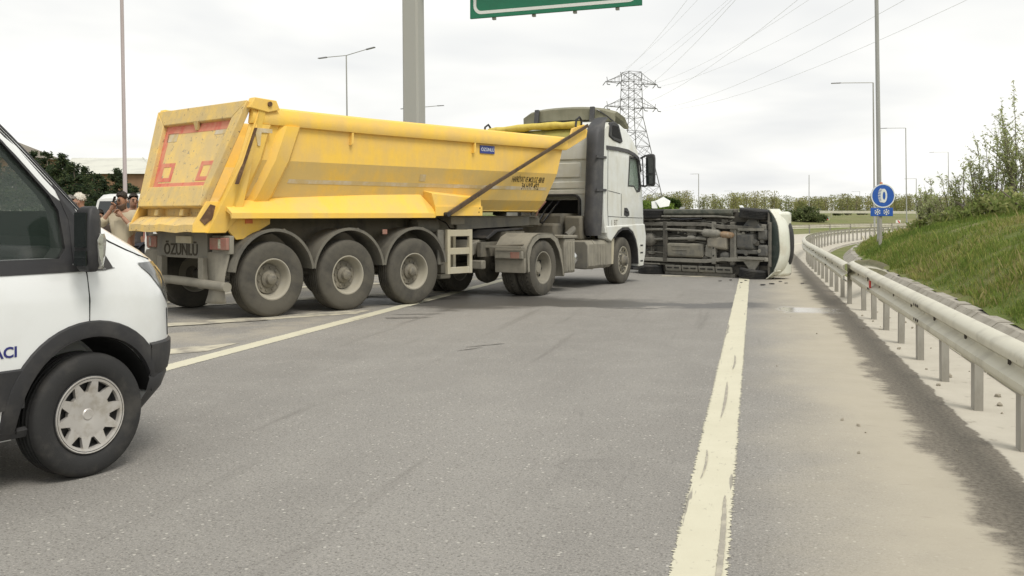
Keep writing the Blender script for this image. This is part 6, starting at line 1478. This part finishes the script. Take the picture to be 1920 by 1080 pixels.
    for q in range(170):
        th = random.uniform(0, 6.283); front = -math.sin(th); p_ = random.uniform(0, R(46) if front > .5 else (R(70) if front > .1 else R(112)))
        n_ = Vector((math.sin(p_) * math.cos(th), math.sin(p_) * math.sin(th), math.cos(p_))); b0 = Vector((.072 * n_.x, .004 + .090 * n_.y, .040 + .095 * n_.z)); sv = n_.cross(Vector((random.gauss(0, 1), random.gauss(0, 1), random.gauss(0, 1)))).normalized() * .012; e_ = b0 + n_ * random.uniform(.010, .022) + sv.cross(n_) * random.uniform(-1.2, 1.2)
        hb.add([H(b0 - sv), H(b0 + sv), H(e_)], [(0, 1, 2)])
    ho = hb.build('hair', hair, t, smooth=80)
    for s_ in (-1, 1):
        MB().ball(H((s_ * .080, .008, -.005)), .024, 8, 6, .4, .7, 1.2).build('ear', M['skin'], t)
        MB().ball(H((s_ * .031, -.083, .016)), .0115, 8, 6).build('eye', M['hair_dark'], t)
        MB().tube([H((s_ * .048, -.082, .036)), H((s_ * .030, -.091, .042)), H((s_ * .014, -.091, .037))], .006, 5).build('eyebrow', hair, t)
    MB().tube([H((-.026, -.083, -.055)), H((0, -.092, -.053)), H((.026, -.083, -.055))], .006, 5).build('mouth', M['lips'], t)
    if beard is not None:
        bb = MB(); rows = []
        for i in range(5):
            z = -.035 - .022 * i; sc_ = 1.03 - .06 * i
            rows.append([H((.073 * sc_ * math.sin(a), -.012 - .083 * sc_ * math.cos(a), z - .012 * math.cos(a))) for a in [R(-95 + 19 * k) for k in range(11)]])
        bb.rings(rows, False, False); b_ = bb.build('beard', beard, t, smooth=80); b_.modifiers.new('s', 'SOLIDIFY').thickness = .003
    return t
M['lips'] = mat('lips', (0.26, 0.10, 0.08), 0.6)
pm = person('man in a cream shirt holding a phone to his ear', (231 - 960) / 1850 * 15.6, 15.6, R(-6), M['shirt_cream'], M['hair_dark'], 'phone', 1.06, R(-20), R(14), M['stubble'], long_sleeve=False)
ph = MB().hexa([(-.012, -.035, -.07), (.0, -.035, -.07), (.0, .035, -.07), (-.012, .035, -.07)], [(-.012, -.035, .07), (.0, -.035, .07), (.0, .035, .07), (-.012, .035, .07)]).build('mobile_phone', M['black_gloss'], None, bev=.006)
ph.matrix_world = Matrix.Translation(pm.location) @ Matrix.Rotation(R(-6), 4, 'Z') @ Matrix.Translation(Vector((-.098, -.085, 1.60)) * 1.06) @ Matrix.Rotation(R(18), 4, 'Y')
tag(ph, 'dark mobile phone at the ear of the man in the cream shirt', 'phone')
person('dark-haired man half hidden behind the man in the cream shirt', (250 - 960) / 1850 * 17.6, 17.6, R(20), M['shirt_grey'], M['hair_dark'], 'stand', 1.07, R(20), R(5))
person('white-haired man in dark clothes beside a grey-haired man', (153 - 960) / 1850 * 15.8, 15.8, R(-50), M['shirt_brown'], M['hair_white'], 'stand', 1.05, R(-30), R(8))
person('grey-haired man whose back is to the black van mirror', (128 - 960) / 1850 * 15.2, 15.2, R(70), M['shirt_grey'], M['hair_grey'], 'stand', 1.02, R(20), R(6))
person('man in a dark brown top standing before the white minivan', (186 - 960) / 1850 * 16.9, 16.9, R(30), M['shirt_brown'], M['hair_dark'], 'folded', .90, R(20), R(10))

# ------------------------------------------------------------------ parked cars behind the people
M['car_white'] = mat('car_white', (0.66, 0.66, 0.63), 0.3, var=(0.6, 0.6, 0.56), vs=1.5, coat=.4)
M['car_silver'] = mat('car_silver', (0.42, 0.43, 0.43), 0.35, 0.4, coat=.4)
def car(name, label, x, y, yaw, L, Wd, Hh, paint, van=True):
    """rear axle near x=0.9; nose towards +x"""
    t = thing(name, label, 'car' if not van else 'minivan', (x, y, 0), yaw); h = Wd / 2
    if van: prof = [(0, .38), (-.04, .75), (.02, 1.05), (.22, Hh - .12), (.40, Hh), (L * .58, Hh), (L * .76, 1.22), (L * .95, 1.02), (L, .75), (L - .03, .32)]
    else: prof = [(0, .40), (-.03, .75), (.05, .98), (.55, 1.02), (1.05, Hh), (L * .55, Hh), (L * .72, 1.0), (L * .95, .85), (L, .62), (L - .03, .30)]
    rings = []
    for y_, k in ((-h, .0), (-h * .93, .5), (-h * .6, 1), (h * .6, 1), (h * .93, .5), (h, .0)):
        tum = .0
        rings.append([(xx + (.06 * (1 - k) if xx < .6 else -.06 * (1 - k) if xx > L * .7 else 0), y_ * (1 - .13 * max(0, (z - 1.0)) / max(.3, Hh - 1.0)), z - .05 * (1 - k) * (z > 1.1)) for xx, z in prof])
    body = MB().rings(rings).build('body', paint, t, smooth=40)
    cs = []
    for ax in (.85, L - .9):
        for s_ in (-1, 1):
            c = MB().lathe([(.0005, -.2), (.36, -.2), (.36, .3), (.0005, .3)], (ax, s_ * (h - .05), .34), 'y', 28).build('cutter', None); c.parent = t; cs.append(c)
    bpy.context.view_layer.update(); boolean_cut(body, cs)
    ty = tyre_mesh(.32, .2, .2, grooves=3); rm = rim_mesh(.197, .18, -.04, inner=.04); cv = MB().lathe([(.0005, -.075), (.05, -.08), (.17, -.07), (.185, -.075), (.19, -.06)], n=28).mesh('wheel_cover')
    for ax in (.85, L - .9):
        for s_ in (-1, 1): put_wheel(t, (ax, s_ * (h - .12), .32), rm, ty, (('wheel_cover', cv, M['rim_silver']),), M['dark_steel'], M['rubber'], s_ > 0)
    G = M['glass_dark']
    if van:
        MB().slab([(-.02 + .06, -h * .80, 1.12), (.04, h * .80, 1.12), (.185, h * .72, Hh - .20), (.185, -h * .72, Hh - .20)], (-.014, 0, .003)).build('rear_window', G, t)
        MB().box(-.06, -.03, -.27, .27, .84, .96).build('number_plate', M['sign_white'], t)
        text('plate_text', '', .1, Matrix(), M['ink'], t) if False else None
        MB().box(-.075, .1, -h * .92, h * .92, .42, .66).build('rear_bumper', paint, t, bev=.04)
        for s_ in (-1, 1): MB().box(-.045, .05, s_ * h * .88 - .07, s_ * h * .88 + .07, .72, 1.12).build('tail_lamp', M['lens_red'], t, bev=.02)
    for s_ in (-1, 1):
        xs = (.45, L * .35, L * .56) if van else (.85, L * .36, L * .60)
        for a, b in zip(xs, xs[1:]):
            zt = Hh - .2; k = 1 - .13 * (zt - 1.0) / max(.3, Hh - 1.0)
            MB().slab([(a + .04, s_ * h * .985, 1.05), (b - .04, s_ * h * .985, 1.05), (b - .08, s_ * h * k * .995, zt), (a + .12, s_ * h * k * .995, zt)], (0, s_ * .008, 0)).build('side_window', G, t)
        MB().box(L * .62, L * .66, s_ * (h + .1) - .08, s_ * (h + .1) + .08, 1.05, 1.2).build('door_mirror', M['black_plastic'], t, bev=.02)
    MB().slab([(L * .745, -h * .8, 1.16), (L * .745, h * .8, 1.16), (L * .60, h * .74, Hh - .06), (L * .60, -h * .74, Hh - .06)], (.02, 0, .03)).build('windscreen', G, t)
    return t
X = (218 - 960) / 1850 * 26
car('parked_minivan', 'white minivan parked with its tailgate towards the men', X, 26, R(76), 4.4, 1.75, 2.03, M['car_white'])
car('parked_car', 'white saloon with one silver wheel showing under the tipper lip', (262 - 960) / 1850 * 20.5, 21.5, R(15), 4.3, 1.72, 1.42, M['car_white'], False)
car('parked_estate', 'silver car parked ahead of the white minivan', (120 - 960) / 1850 * 30, 31, R(76), 4.3, 1.75, 1.55, M['car_silver'], True)
# ------------------------------------------------------------------ vegetation
M['bark'] = mat('bark', (0.15, 0.125, 0.095), 0.95, var=(0.22, 0.19, 0.15), vs=12, stretch=(1, 1, .3), bump=.5, bs=30)
def leaf_quads(cent, size, cols, flat=0.0, aspect=.55, droop=0.0):
    """cent (N,3) -> quads with random orientation"""
    N = len(cent); a = RNG.normal(size=(N, 3)); a[:, 2] *= (1 - flat); a /= np.linalg.norm(a, axis=1)[:, None]
    b = np.cross(a, RNG.normal(size=(N, 3))); b /= np.linalg.norm(b, axis=1)[:, None]
    s = (size * RNG.uniform(.6, 1.35, N))[:, None]
    a = a * s; b = b * s * aspect
    V = np.stack([cent - a, cent - b * .9, cent + a, cent + b * .9], 1)
    ci = RNG.integers(0, len(cols), N); C = np.array(cols)[ci] * RNG.uniform(.75, 1.25, N)[:, None]
    return V, C
def conifer(label, x, y, h, r, cols, group, tips=True, z0=None):
    z0 = ground_z(x, y) if z0 is None else z0
    t = thing('conifer_tree', label, 'tree', (x, y, z0), 0, group)
    MB().tube([(0, 0, -.2), (.03, 0, h * .5), (0, .02, h * .97)], [.12, .08, .02], 7).build('trunk', M['bark'], t)
    cen = []; br = MB(); n = int(h * 15)
    for k in range(n):
        f = random.random() ** .8; z = h * (.10 + .88 * f); L = r * (1 - f) ** .75 * random.uniform(.55, 1.2) + .12
        a = random.uniform(0, 6.283); d = Vector((math.cos(a), math.sin(a), random.uniform(-.12, .35)))
        p0 = Vector((0, 0, z)); p1 = p0 + d * L
        br.tube([p0, p1], [.02, .006], 3, False)
        for j in range(int(22 + L * 34)):
            g = random.uniform(.2, 1.08); c = p0 + d * L * g + Vector((random.gauss(0, .11), random.gauss(0, .11), random.gauss(0, .09))) * (.6 + L * .6); cen.append(c)
    br.build('branches', M['bark'], t)
    V, C = leaf_quads(np.array(cen), .125, cols, .3, .4); colored_mesh('crown', V, 4, C, M['leaf'], t)
    return t
PINE = [(0.042, 0.066, 0.030), (0.060, 0.085, 0.036), (0.08, 0.10, 0.042), (0.032, 0.050, 0.028)]
G1 = 'dark evergreen trees beyond the parked cars'
spots = [(60, 282, 62, 1.9), (88, 286, 60, 2.0), (118, 290, 58, 2.1), (138, 305, 57, 1.7), (160, 314, 62, 1.5), (182, 326, 66, 1.0), (195, 331, 66, .9), (219, 318, 64, 1.35), (30, 285, 66, 2.2), (-20, 280, 64, 2.3), (-75, 290, 66, 2.2), (246, 342, 70, 1.1)]
labs = ['rounded dark evergreen', 'broad dark evergreen with a ragged top', 'tallest dark evergreen of the row with an uneven tip', 'dense evergreen stepping down from the tallest', 'sloping evergreen in the middle of the row', 'slim pointed evergreen beside its twin', 'slim pointed evergreen before the pale roof', 'bushy evergreen beside the pinkish lamp pole', 'dark evergreen seen past the van windscreen', 'dark evergreen showing through the van window', 'evergreen at the far end of the row', 'low evergreen in front of the brown wall']
for (pxx, pyy, D, r), lb in zip(spots, labs):
    x, y, zt = px(pxx, pyy, D); conifer(lb + ' beyond the parked cars', x, y, zt - ground_z(x, y), r * .82, PINE, G1)
# undergrowth hedge under them
def hedge(name, label, x0, x1, y, h, n, cols, size=.12, z0=None, dep=1.2, cat='hedge'):
    z = ground_z((x0 + x1) / 2, y) if z0 is None else z0
    t = thing(name, label, cat, ((x0 + x1) / 2, y, z)); w = (x1 - x0) / 2
    MB().tube([(-w * .9, 0, .1), (-w*.3, .1, .25), (w*.3, -.1, .25), (w * .9, 0, .1)], .06, 5).build('stems', M['bark'], t)
    cen = np.stack([RNG.uniform(-w, w, n), RNG.normal(0, dep * .4, n), RNG.random(n) ** .8 * h], 1)
    cen[:, 2] *= .65 + .35 * np.sin(cen[:, 0] * 2.1 + 1) * np.cos(cen[:, 0] * .9)
    V, C = leaf_quads(cen, size, cols, 0, .6); colored_mesh('foliage', V, 4, C, M['leaf'], t)
hedge('hedge', 'low dark hedge below the evergreen row', -34, -20, 55, 1.9, 9000, PINE)

def bush(label, x, y, w, h, cols, n=2500, size=.14, z0=None, name='bush', group=None):
    z = ground_z(x, y) if z0 is None else z0
    t = thing(name, label, 'bush', (x, y, z), 0, group)
    mb = MB()
    for k in range(6):
        a = k * 1.05; mb.tube([(0, 0, -.1), (.2 * w * math.cos(a), .2 * w * math.sin(a), h * .4), (.38 * w * math.cos(a), .38 * w * math.sin(a), h * .75)], [.05, .03, .01], 5)
    mb.build('stems', M['bark'], t)
    cl = []
    for k in range(26):
        a = random.uniform(0, 6.28); rr = random.random() ** .5 * w * .46; zc = random.uniform(.2, .85) * h * (1 - .45 * (rr / (w * .5)) ** 2); cl.append((rr * math.cos(a), rr * math.sin(a), zc, random.uniform(.10, .22) * w))
    cl = np.array(cl); idx = RNG.integers(0, len(cl), n); d = RNG.normal(size=(n, 3)); d /= np.linalg.norm(d, axis=1)[:, None]
    cen = cl[idx, :3] + d * (cl[idx, 3] * RNG.random(n) ** .4)[:, None] * np.array([1, 1, .8]); cen[:, 2] = np.maximum(cen[:, 2], .03)
    V, C = leaf_quads(cen, size, cols, 0, .6); colored_mesh('foliage', V, 4, C, M['leaf'], t); return t
DG = [(0.085, 0.115, 0.042), (0.11, 0.14, 0.052), (0.14, 0.16, 0.065)]
YG = [(0.13, 0.17, 0.035), (0.17, 0.20, 0.05), (0.10, 0.14, 0.03), (0.22, 0.21, 0.08)]
x, y, _ = px(1510, 0, 112); bush('round dark bush by the chevron board beyond the wreck', x, y, 3.2, 1.9, DG)
x, y, _ = px(1528, 0, 113); bush('lower dark bush touching the round one by the chevron board', x, y, 2.6, 1.1, DG, 1500)
x, y, _ = px(1482, 0, 112); bush('dark bush just past the nose of the overturned van', x, y, 2.4, 1.4, DG, 1500)
x, y, _ = px(1253, 0, 140); bush('dark green bush at the foot of the pylon leg', x, y, 3.4, 3.2, [(0.05, 0.085, 0.02), (0.07, 0.11, 0.03)], 3000, .2)
x, y, _ = px(1228, 0, 130); bush('bright green mound beside the truck mirror', x, y, 6.5, 2.2, [(0.13, 0.20, 0.03), (0.16, 0.23, 0.04), (0.11, 0.17, 0.03)], 4500, .2)
for k, pxx in enumerate((1566, 1574, 1590, 1612, 1620, 1585)):
    x, y, _ = px(pxx, 0, 205 + 4 * k); bush('small dark round shrub dotted below the far trees', x, y, 1.5, 1.3, DG, 350, .16, group='small shrubs below the far trees')

# far row of young bare trees: one mass
def far_wood():
    V = []; C = []; tr = MB()
    for k in range(900):
        x = random.uniform(-90, 260); y = random.uniform(292, 330) + .05 * abs(x); z = ground_z(x, y); h = random.uniform(2.8, 5.2) * (1.12 if x < 80 else .98) * (1 + .28 * noise.noise((x * .06, 3.3, 0)))
        tr.tube([(x, y, z - .3), (x + random.gauss(0, .12), y, z + h * .6), (x + random.gauss(0, .25), y, z + h)], [.16, .10, .03], 3, False)
        for j in range(4):
            zz = z + h * random.uniform(.3, .8); a = random.uniform(-1.2, 1.2); tr.tube([(x, y, zz), (x + a, y + random.uniform(-.5, .5), zz + random.uniform(.6, 1.3))], [.05, .02], 3, False)
        n = random.randint(150, 260); c = np.stack([x + RNG.normal(0, .95, n), y + RNG.normal(0, .7, n), z + h * RNG.uniform(.02, 1.04, n) ** .9], 1); V.append(c)
        base = random.choice([(0.30, 0.295, 0.11), (0.25, 0.26, 0.10), (0.32, 0.30, 0.15), (0.21, 0.235, 0.08)]); C.append(np.tile(base, (n, 1)))  # young-leaf tones, paled in the colour to carry the slight distance haze
    tr_o = tr.build('far_trunks', M['bark_pale'], None, smooth=0)
    Vq, Cq = leaf_quads(np.concatenate(V), .24, [(1, 1, 1)], 0, .5); Cq = np.concatenate(C) * RNG.uniform(.7, 1.3, len(Vq))[:, None]
    o = colored_mesh('far_wood', Vq, 4, Cq, M['leaf']); stuff(o); o['label'] = 'long band of young thin trees on the horizon'; o['category'] = 'wood'; tr_o.parent = o; stuff(tr_o)
M['bark_pale'] = mat('bark_pale', (0.21, 0.19, 0.14), 0.95, var=(0.16, 0.14, 0.11), vs=.5)
far_wood()

# saplings and shrubs on the crest of the bank
def sapling(label, pxx, D, top_px, spread, nst, cols, n_leaf=46, size=.05, z0=None, name='shrub', upright=.75, lean=0.0):
    x, y, zt = px(pxx, top_px, D); t_, s_ = to_ts(x, y)
    zb = bank_h(t_, s_) - .1 if z0 is None else z0; h = max(.5, zt - zb)
    t = thing(name, label, 'shrub', (x, y, zb), 0, 'shrubs on the bank crest')
    cen = []
    for k in range(nst):
        a = random.uniform(0, 6.283); f = 1.0 if k == 0 else random.uniform(.45, .92); d = Vector((math.cos(a) * spread * (0.12 if k == 0 else random.uniform(.3, 1)), math.sin(a) * spread * .7 * (0.1 if k == 0 else 1), 0)) + Vector((lean, 0, 0)) * h
        pts = [Vector((0, 0, 0)) + d * .12, d * .45 + Vector((0, 0, h * f * .45)), d * .8 + Vector((0, 0, h * f * .78)), d + Vector((random.gauss(0, .04), 0, h * f))]
        MB().tube(pts, [.022 * (1.6 if k == 0 else 1), .016, .010, .004], 5, False).build('stem', M['bark'], t)
        for j in range(6):
            g = random.uniform(.25, .9); i = min(2, int(g * 3)); b0 = pts[i].lerp(pts[i + 1], g * 3 - i); dd = Vector((random.gauss(0, .5), random.gauss(0, .4), random.uniform(.3, 1.0))).normalized() * h * random.uniform(.12, .28)
            MB().tube([b0, b0 + dd * .6, b0 + dd], [.008, .005, .002], 4, False).build('twig', M['bark'], t)
            for q in range(n_leaf // 6): cen.append(b0 + dd * random.uniform(.1, 1.05) + Vector((random.gauss(0, .03), random.gauss(0, .03), random.gauss(0, .03))))
        for q in range(n_leaf): 
            g = random.uniform(.1, 1.02); i = min(2, int(g * 3)); cen.append(pts[i].lerp(pts[i + 1], min(1, g * 3 - i)) + Vector((random.gauss(0, .05), random.gauss(0, .05), random.gauss(0, .04))))
    V, C = leaf_quads(np.array([tuple(c) for c in cen]), size, cols, 0, .32); colored_mesh('foliage', V, 4, C, M['leaf'], t)
    return t
LG = [(0.36, 0.41, 0.17), (0.42, 0.46, 0.22), (0.30, 0.35, 0.13), (0.50, 0.50, 0.32)]
sapling('tall thin sapling with a dark stem on the bank crest', 1906, 29, 180, .6, 13, LG, 110, .06)
sapling('leafy sapling just below the tall one on the bank', 1936, 30, 240, .7, 9, LG, 70, .055)
sapling('open twiggy shrub with pale leaves on the bank crest', 1866, 30, 240, .6, 9, LG, 76, .055)
sapling('shrub with upward branches next to the open twiggy one', 1838, 30, 268, .55, 8, LG, 72, .055)
sapling('low spreading shrub where the crest begins to fall', 1808, 31, 302, .55, 8, LG, 70, .055)
sapling('short thorny shrub leaning over the falling crest', 1786, 32, 336, .55, 7, LG, 56, lean=-.2)
sapling('clump of upright leafy stems at the end of the bank', 1747, 33, 338, .28, 9, LG, 40, .06, upright=.95)
sapling('smaller clump of upright stems at the lowest end of the bank', 1727, 34, 352, .2, 6, LG, 36, .06)
for pxx, D, w, h, lb in ((1885, 29, 2.0, .9, 'dense low bush under the tall sapling'), (1835, 30, 1.9, .8, 'dense low bush under the open twiggy shrub'), (1790, 32, 1.6, .6, 'dense low bush on the falling crest'), (1745, 34, 1.3, .5, 'dense low bush around the upright stems'), (1930, 27, 2.2, .9, 'dense low bush beside the leafy sapling')):
    x, y, _ = px(pxx, 0, D); t_, s_ = to_ts(x, y); bush(lb, x, y, w, h, [(0.20, 0.25, 0.075), (0.25, 0.30, 0.095), (0.33, 0.34, 0.14)], 1000, .07, bank_h(t_, s_) - .05, name='bank_bush')

# ------------------------------------------------------------------ buildings on the left
M['roof_pale'] = mat('roof_sheet', (0.56, 0.56, 0.49), 0.6, var=(0.44, 0.44, 0.39), vs=.4)
M['wall_brown'] = mat('wall_brown', (0.26, 0.155, 0.09), 0.9, var=(0.22, 0.13, 0.08), vs=.8)
M['wall_pale'] = mat('wall_pale', (0.42, 0.40, 0.34), 0.9, var=(0.36, 0.34, 0.29), vs=.6)
M['roof_dark'] = mat('roof_dark', (0.16, 0.14, 0.11), 0.8, var=(0.2, 0.18, 0.14), vs=.6)
def hall(label, pxl, pxr, top_y, eave_y, D, depth, wall, roof, ridge_l, ridge_r):
    xl, _, ze = px(pxl, eave_y, D); xr_, _, _ = px(pxr, eave_y, D); zr = px(0, top_y, D + depth / 2)[2]; z0 = ground_z((xl + xr_) / 2, D) - .3
    t = thing('hall_building', label, 'building', (xl, D, z0)); w = xr_ - xl; e = ze - z0; r = zr - z0
    MB().box(0, w, 0, depth, 0, e).build('wall', M['wall_pale'], t)
    MB().box(-.05, w + .05, -.08, depth + .08, e - 2.0, e - .02).build('fascia_band', wall, t)
    rl, rr = px(ridge_l, 0, D + depth / 2)[0] - xl, px(ridge_r, 0, D + depth / 2)[0] - xl
    mb = MB(); mb.add([(-.4, -.5, e), (w + .4, -.5, e), (w + .4, depth + .5, e), (-.4, depth + .5, e), (rl, depth / 2, r), (rr, depth / 2, r)], [(0, 1, 5, 4), (1, 2, 5), (2, 3, 4, 5), (3, 0, 4), (3, 2, 1, 0)])
    rf = mb.build('roof', roof, t, smooth=0)
    MB().tube([(w + .4, -.5, e), (rr, depth / 2, r)], .10, 6).build('ridge_cap', M['roof_pale'], rf)
    n = max(3, int(w / 2.2))
    for k in range(n):
        x0 = .4 + (w - .8) * k / n; wn_ = MB().box(x0 + .15, x0 + (w - .8) / n - .15, -.06, .02, e - 4.0, e - 2.3).build('window', M['glass_dark'], t)
        MB().box(x0 + (w - .8) / n / 2 - .04, x0 + (w - .8) / n / 2 + .04, -.09, -.06, e - 4.0, e - 2.3).build('window_bar', M['wall_pale'], wn_)
    return t
hall('wide hall with a pale hipped roof and brown fascia', 120, 292, 296, 326, 112, 26, M['wall_brown'], M['roof_pale'], 135, 268)
hall('hall with a dark sloping roof behind the evergreens', -170, 52, 258, 294, 98, 7, M['wall_brown'], M['roof_dark'], -120, 12)
# loose stones at the post feet and on the apron
stm = []
for k in range(5):
    mb = MB(); mb.ball((0, 0, 0), 1, 7, 5, 1, .8, .6); mb.v = [tuple(c * random.uniform(.75, 1.2) for c in v) for v in mb.v]; stm.append(mb.mesh('stone', 0))
M['stone'] = mat('stone', (0.34, 0.31, 0.25), 0.95, var=(0.2, 0.18, 0.14), vs=20)
for k in range(44):
    s_ = random.uniform(3.5, 16); t_ = random.uniform(1.5, 2.05) if k % 4 else random.uniform(.2, 1.4); r = random.uniform(.008, .03) * (1 if k % 4 else .6)
    o = obj('loose_stone', stm[k % 5], M['stone']); o.location = rw(t_, s_, r * .4); o.scale = (r, r, r); o.rotation_euler = (random.random(), random.random(), random.uniform(0, 6))
    tag(o, 'small loose stone lying on the dusty roadside by the guardrail', 'stone', 'loose stones along the roadside')
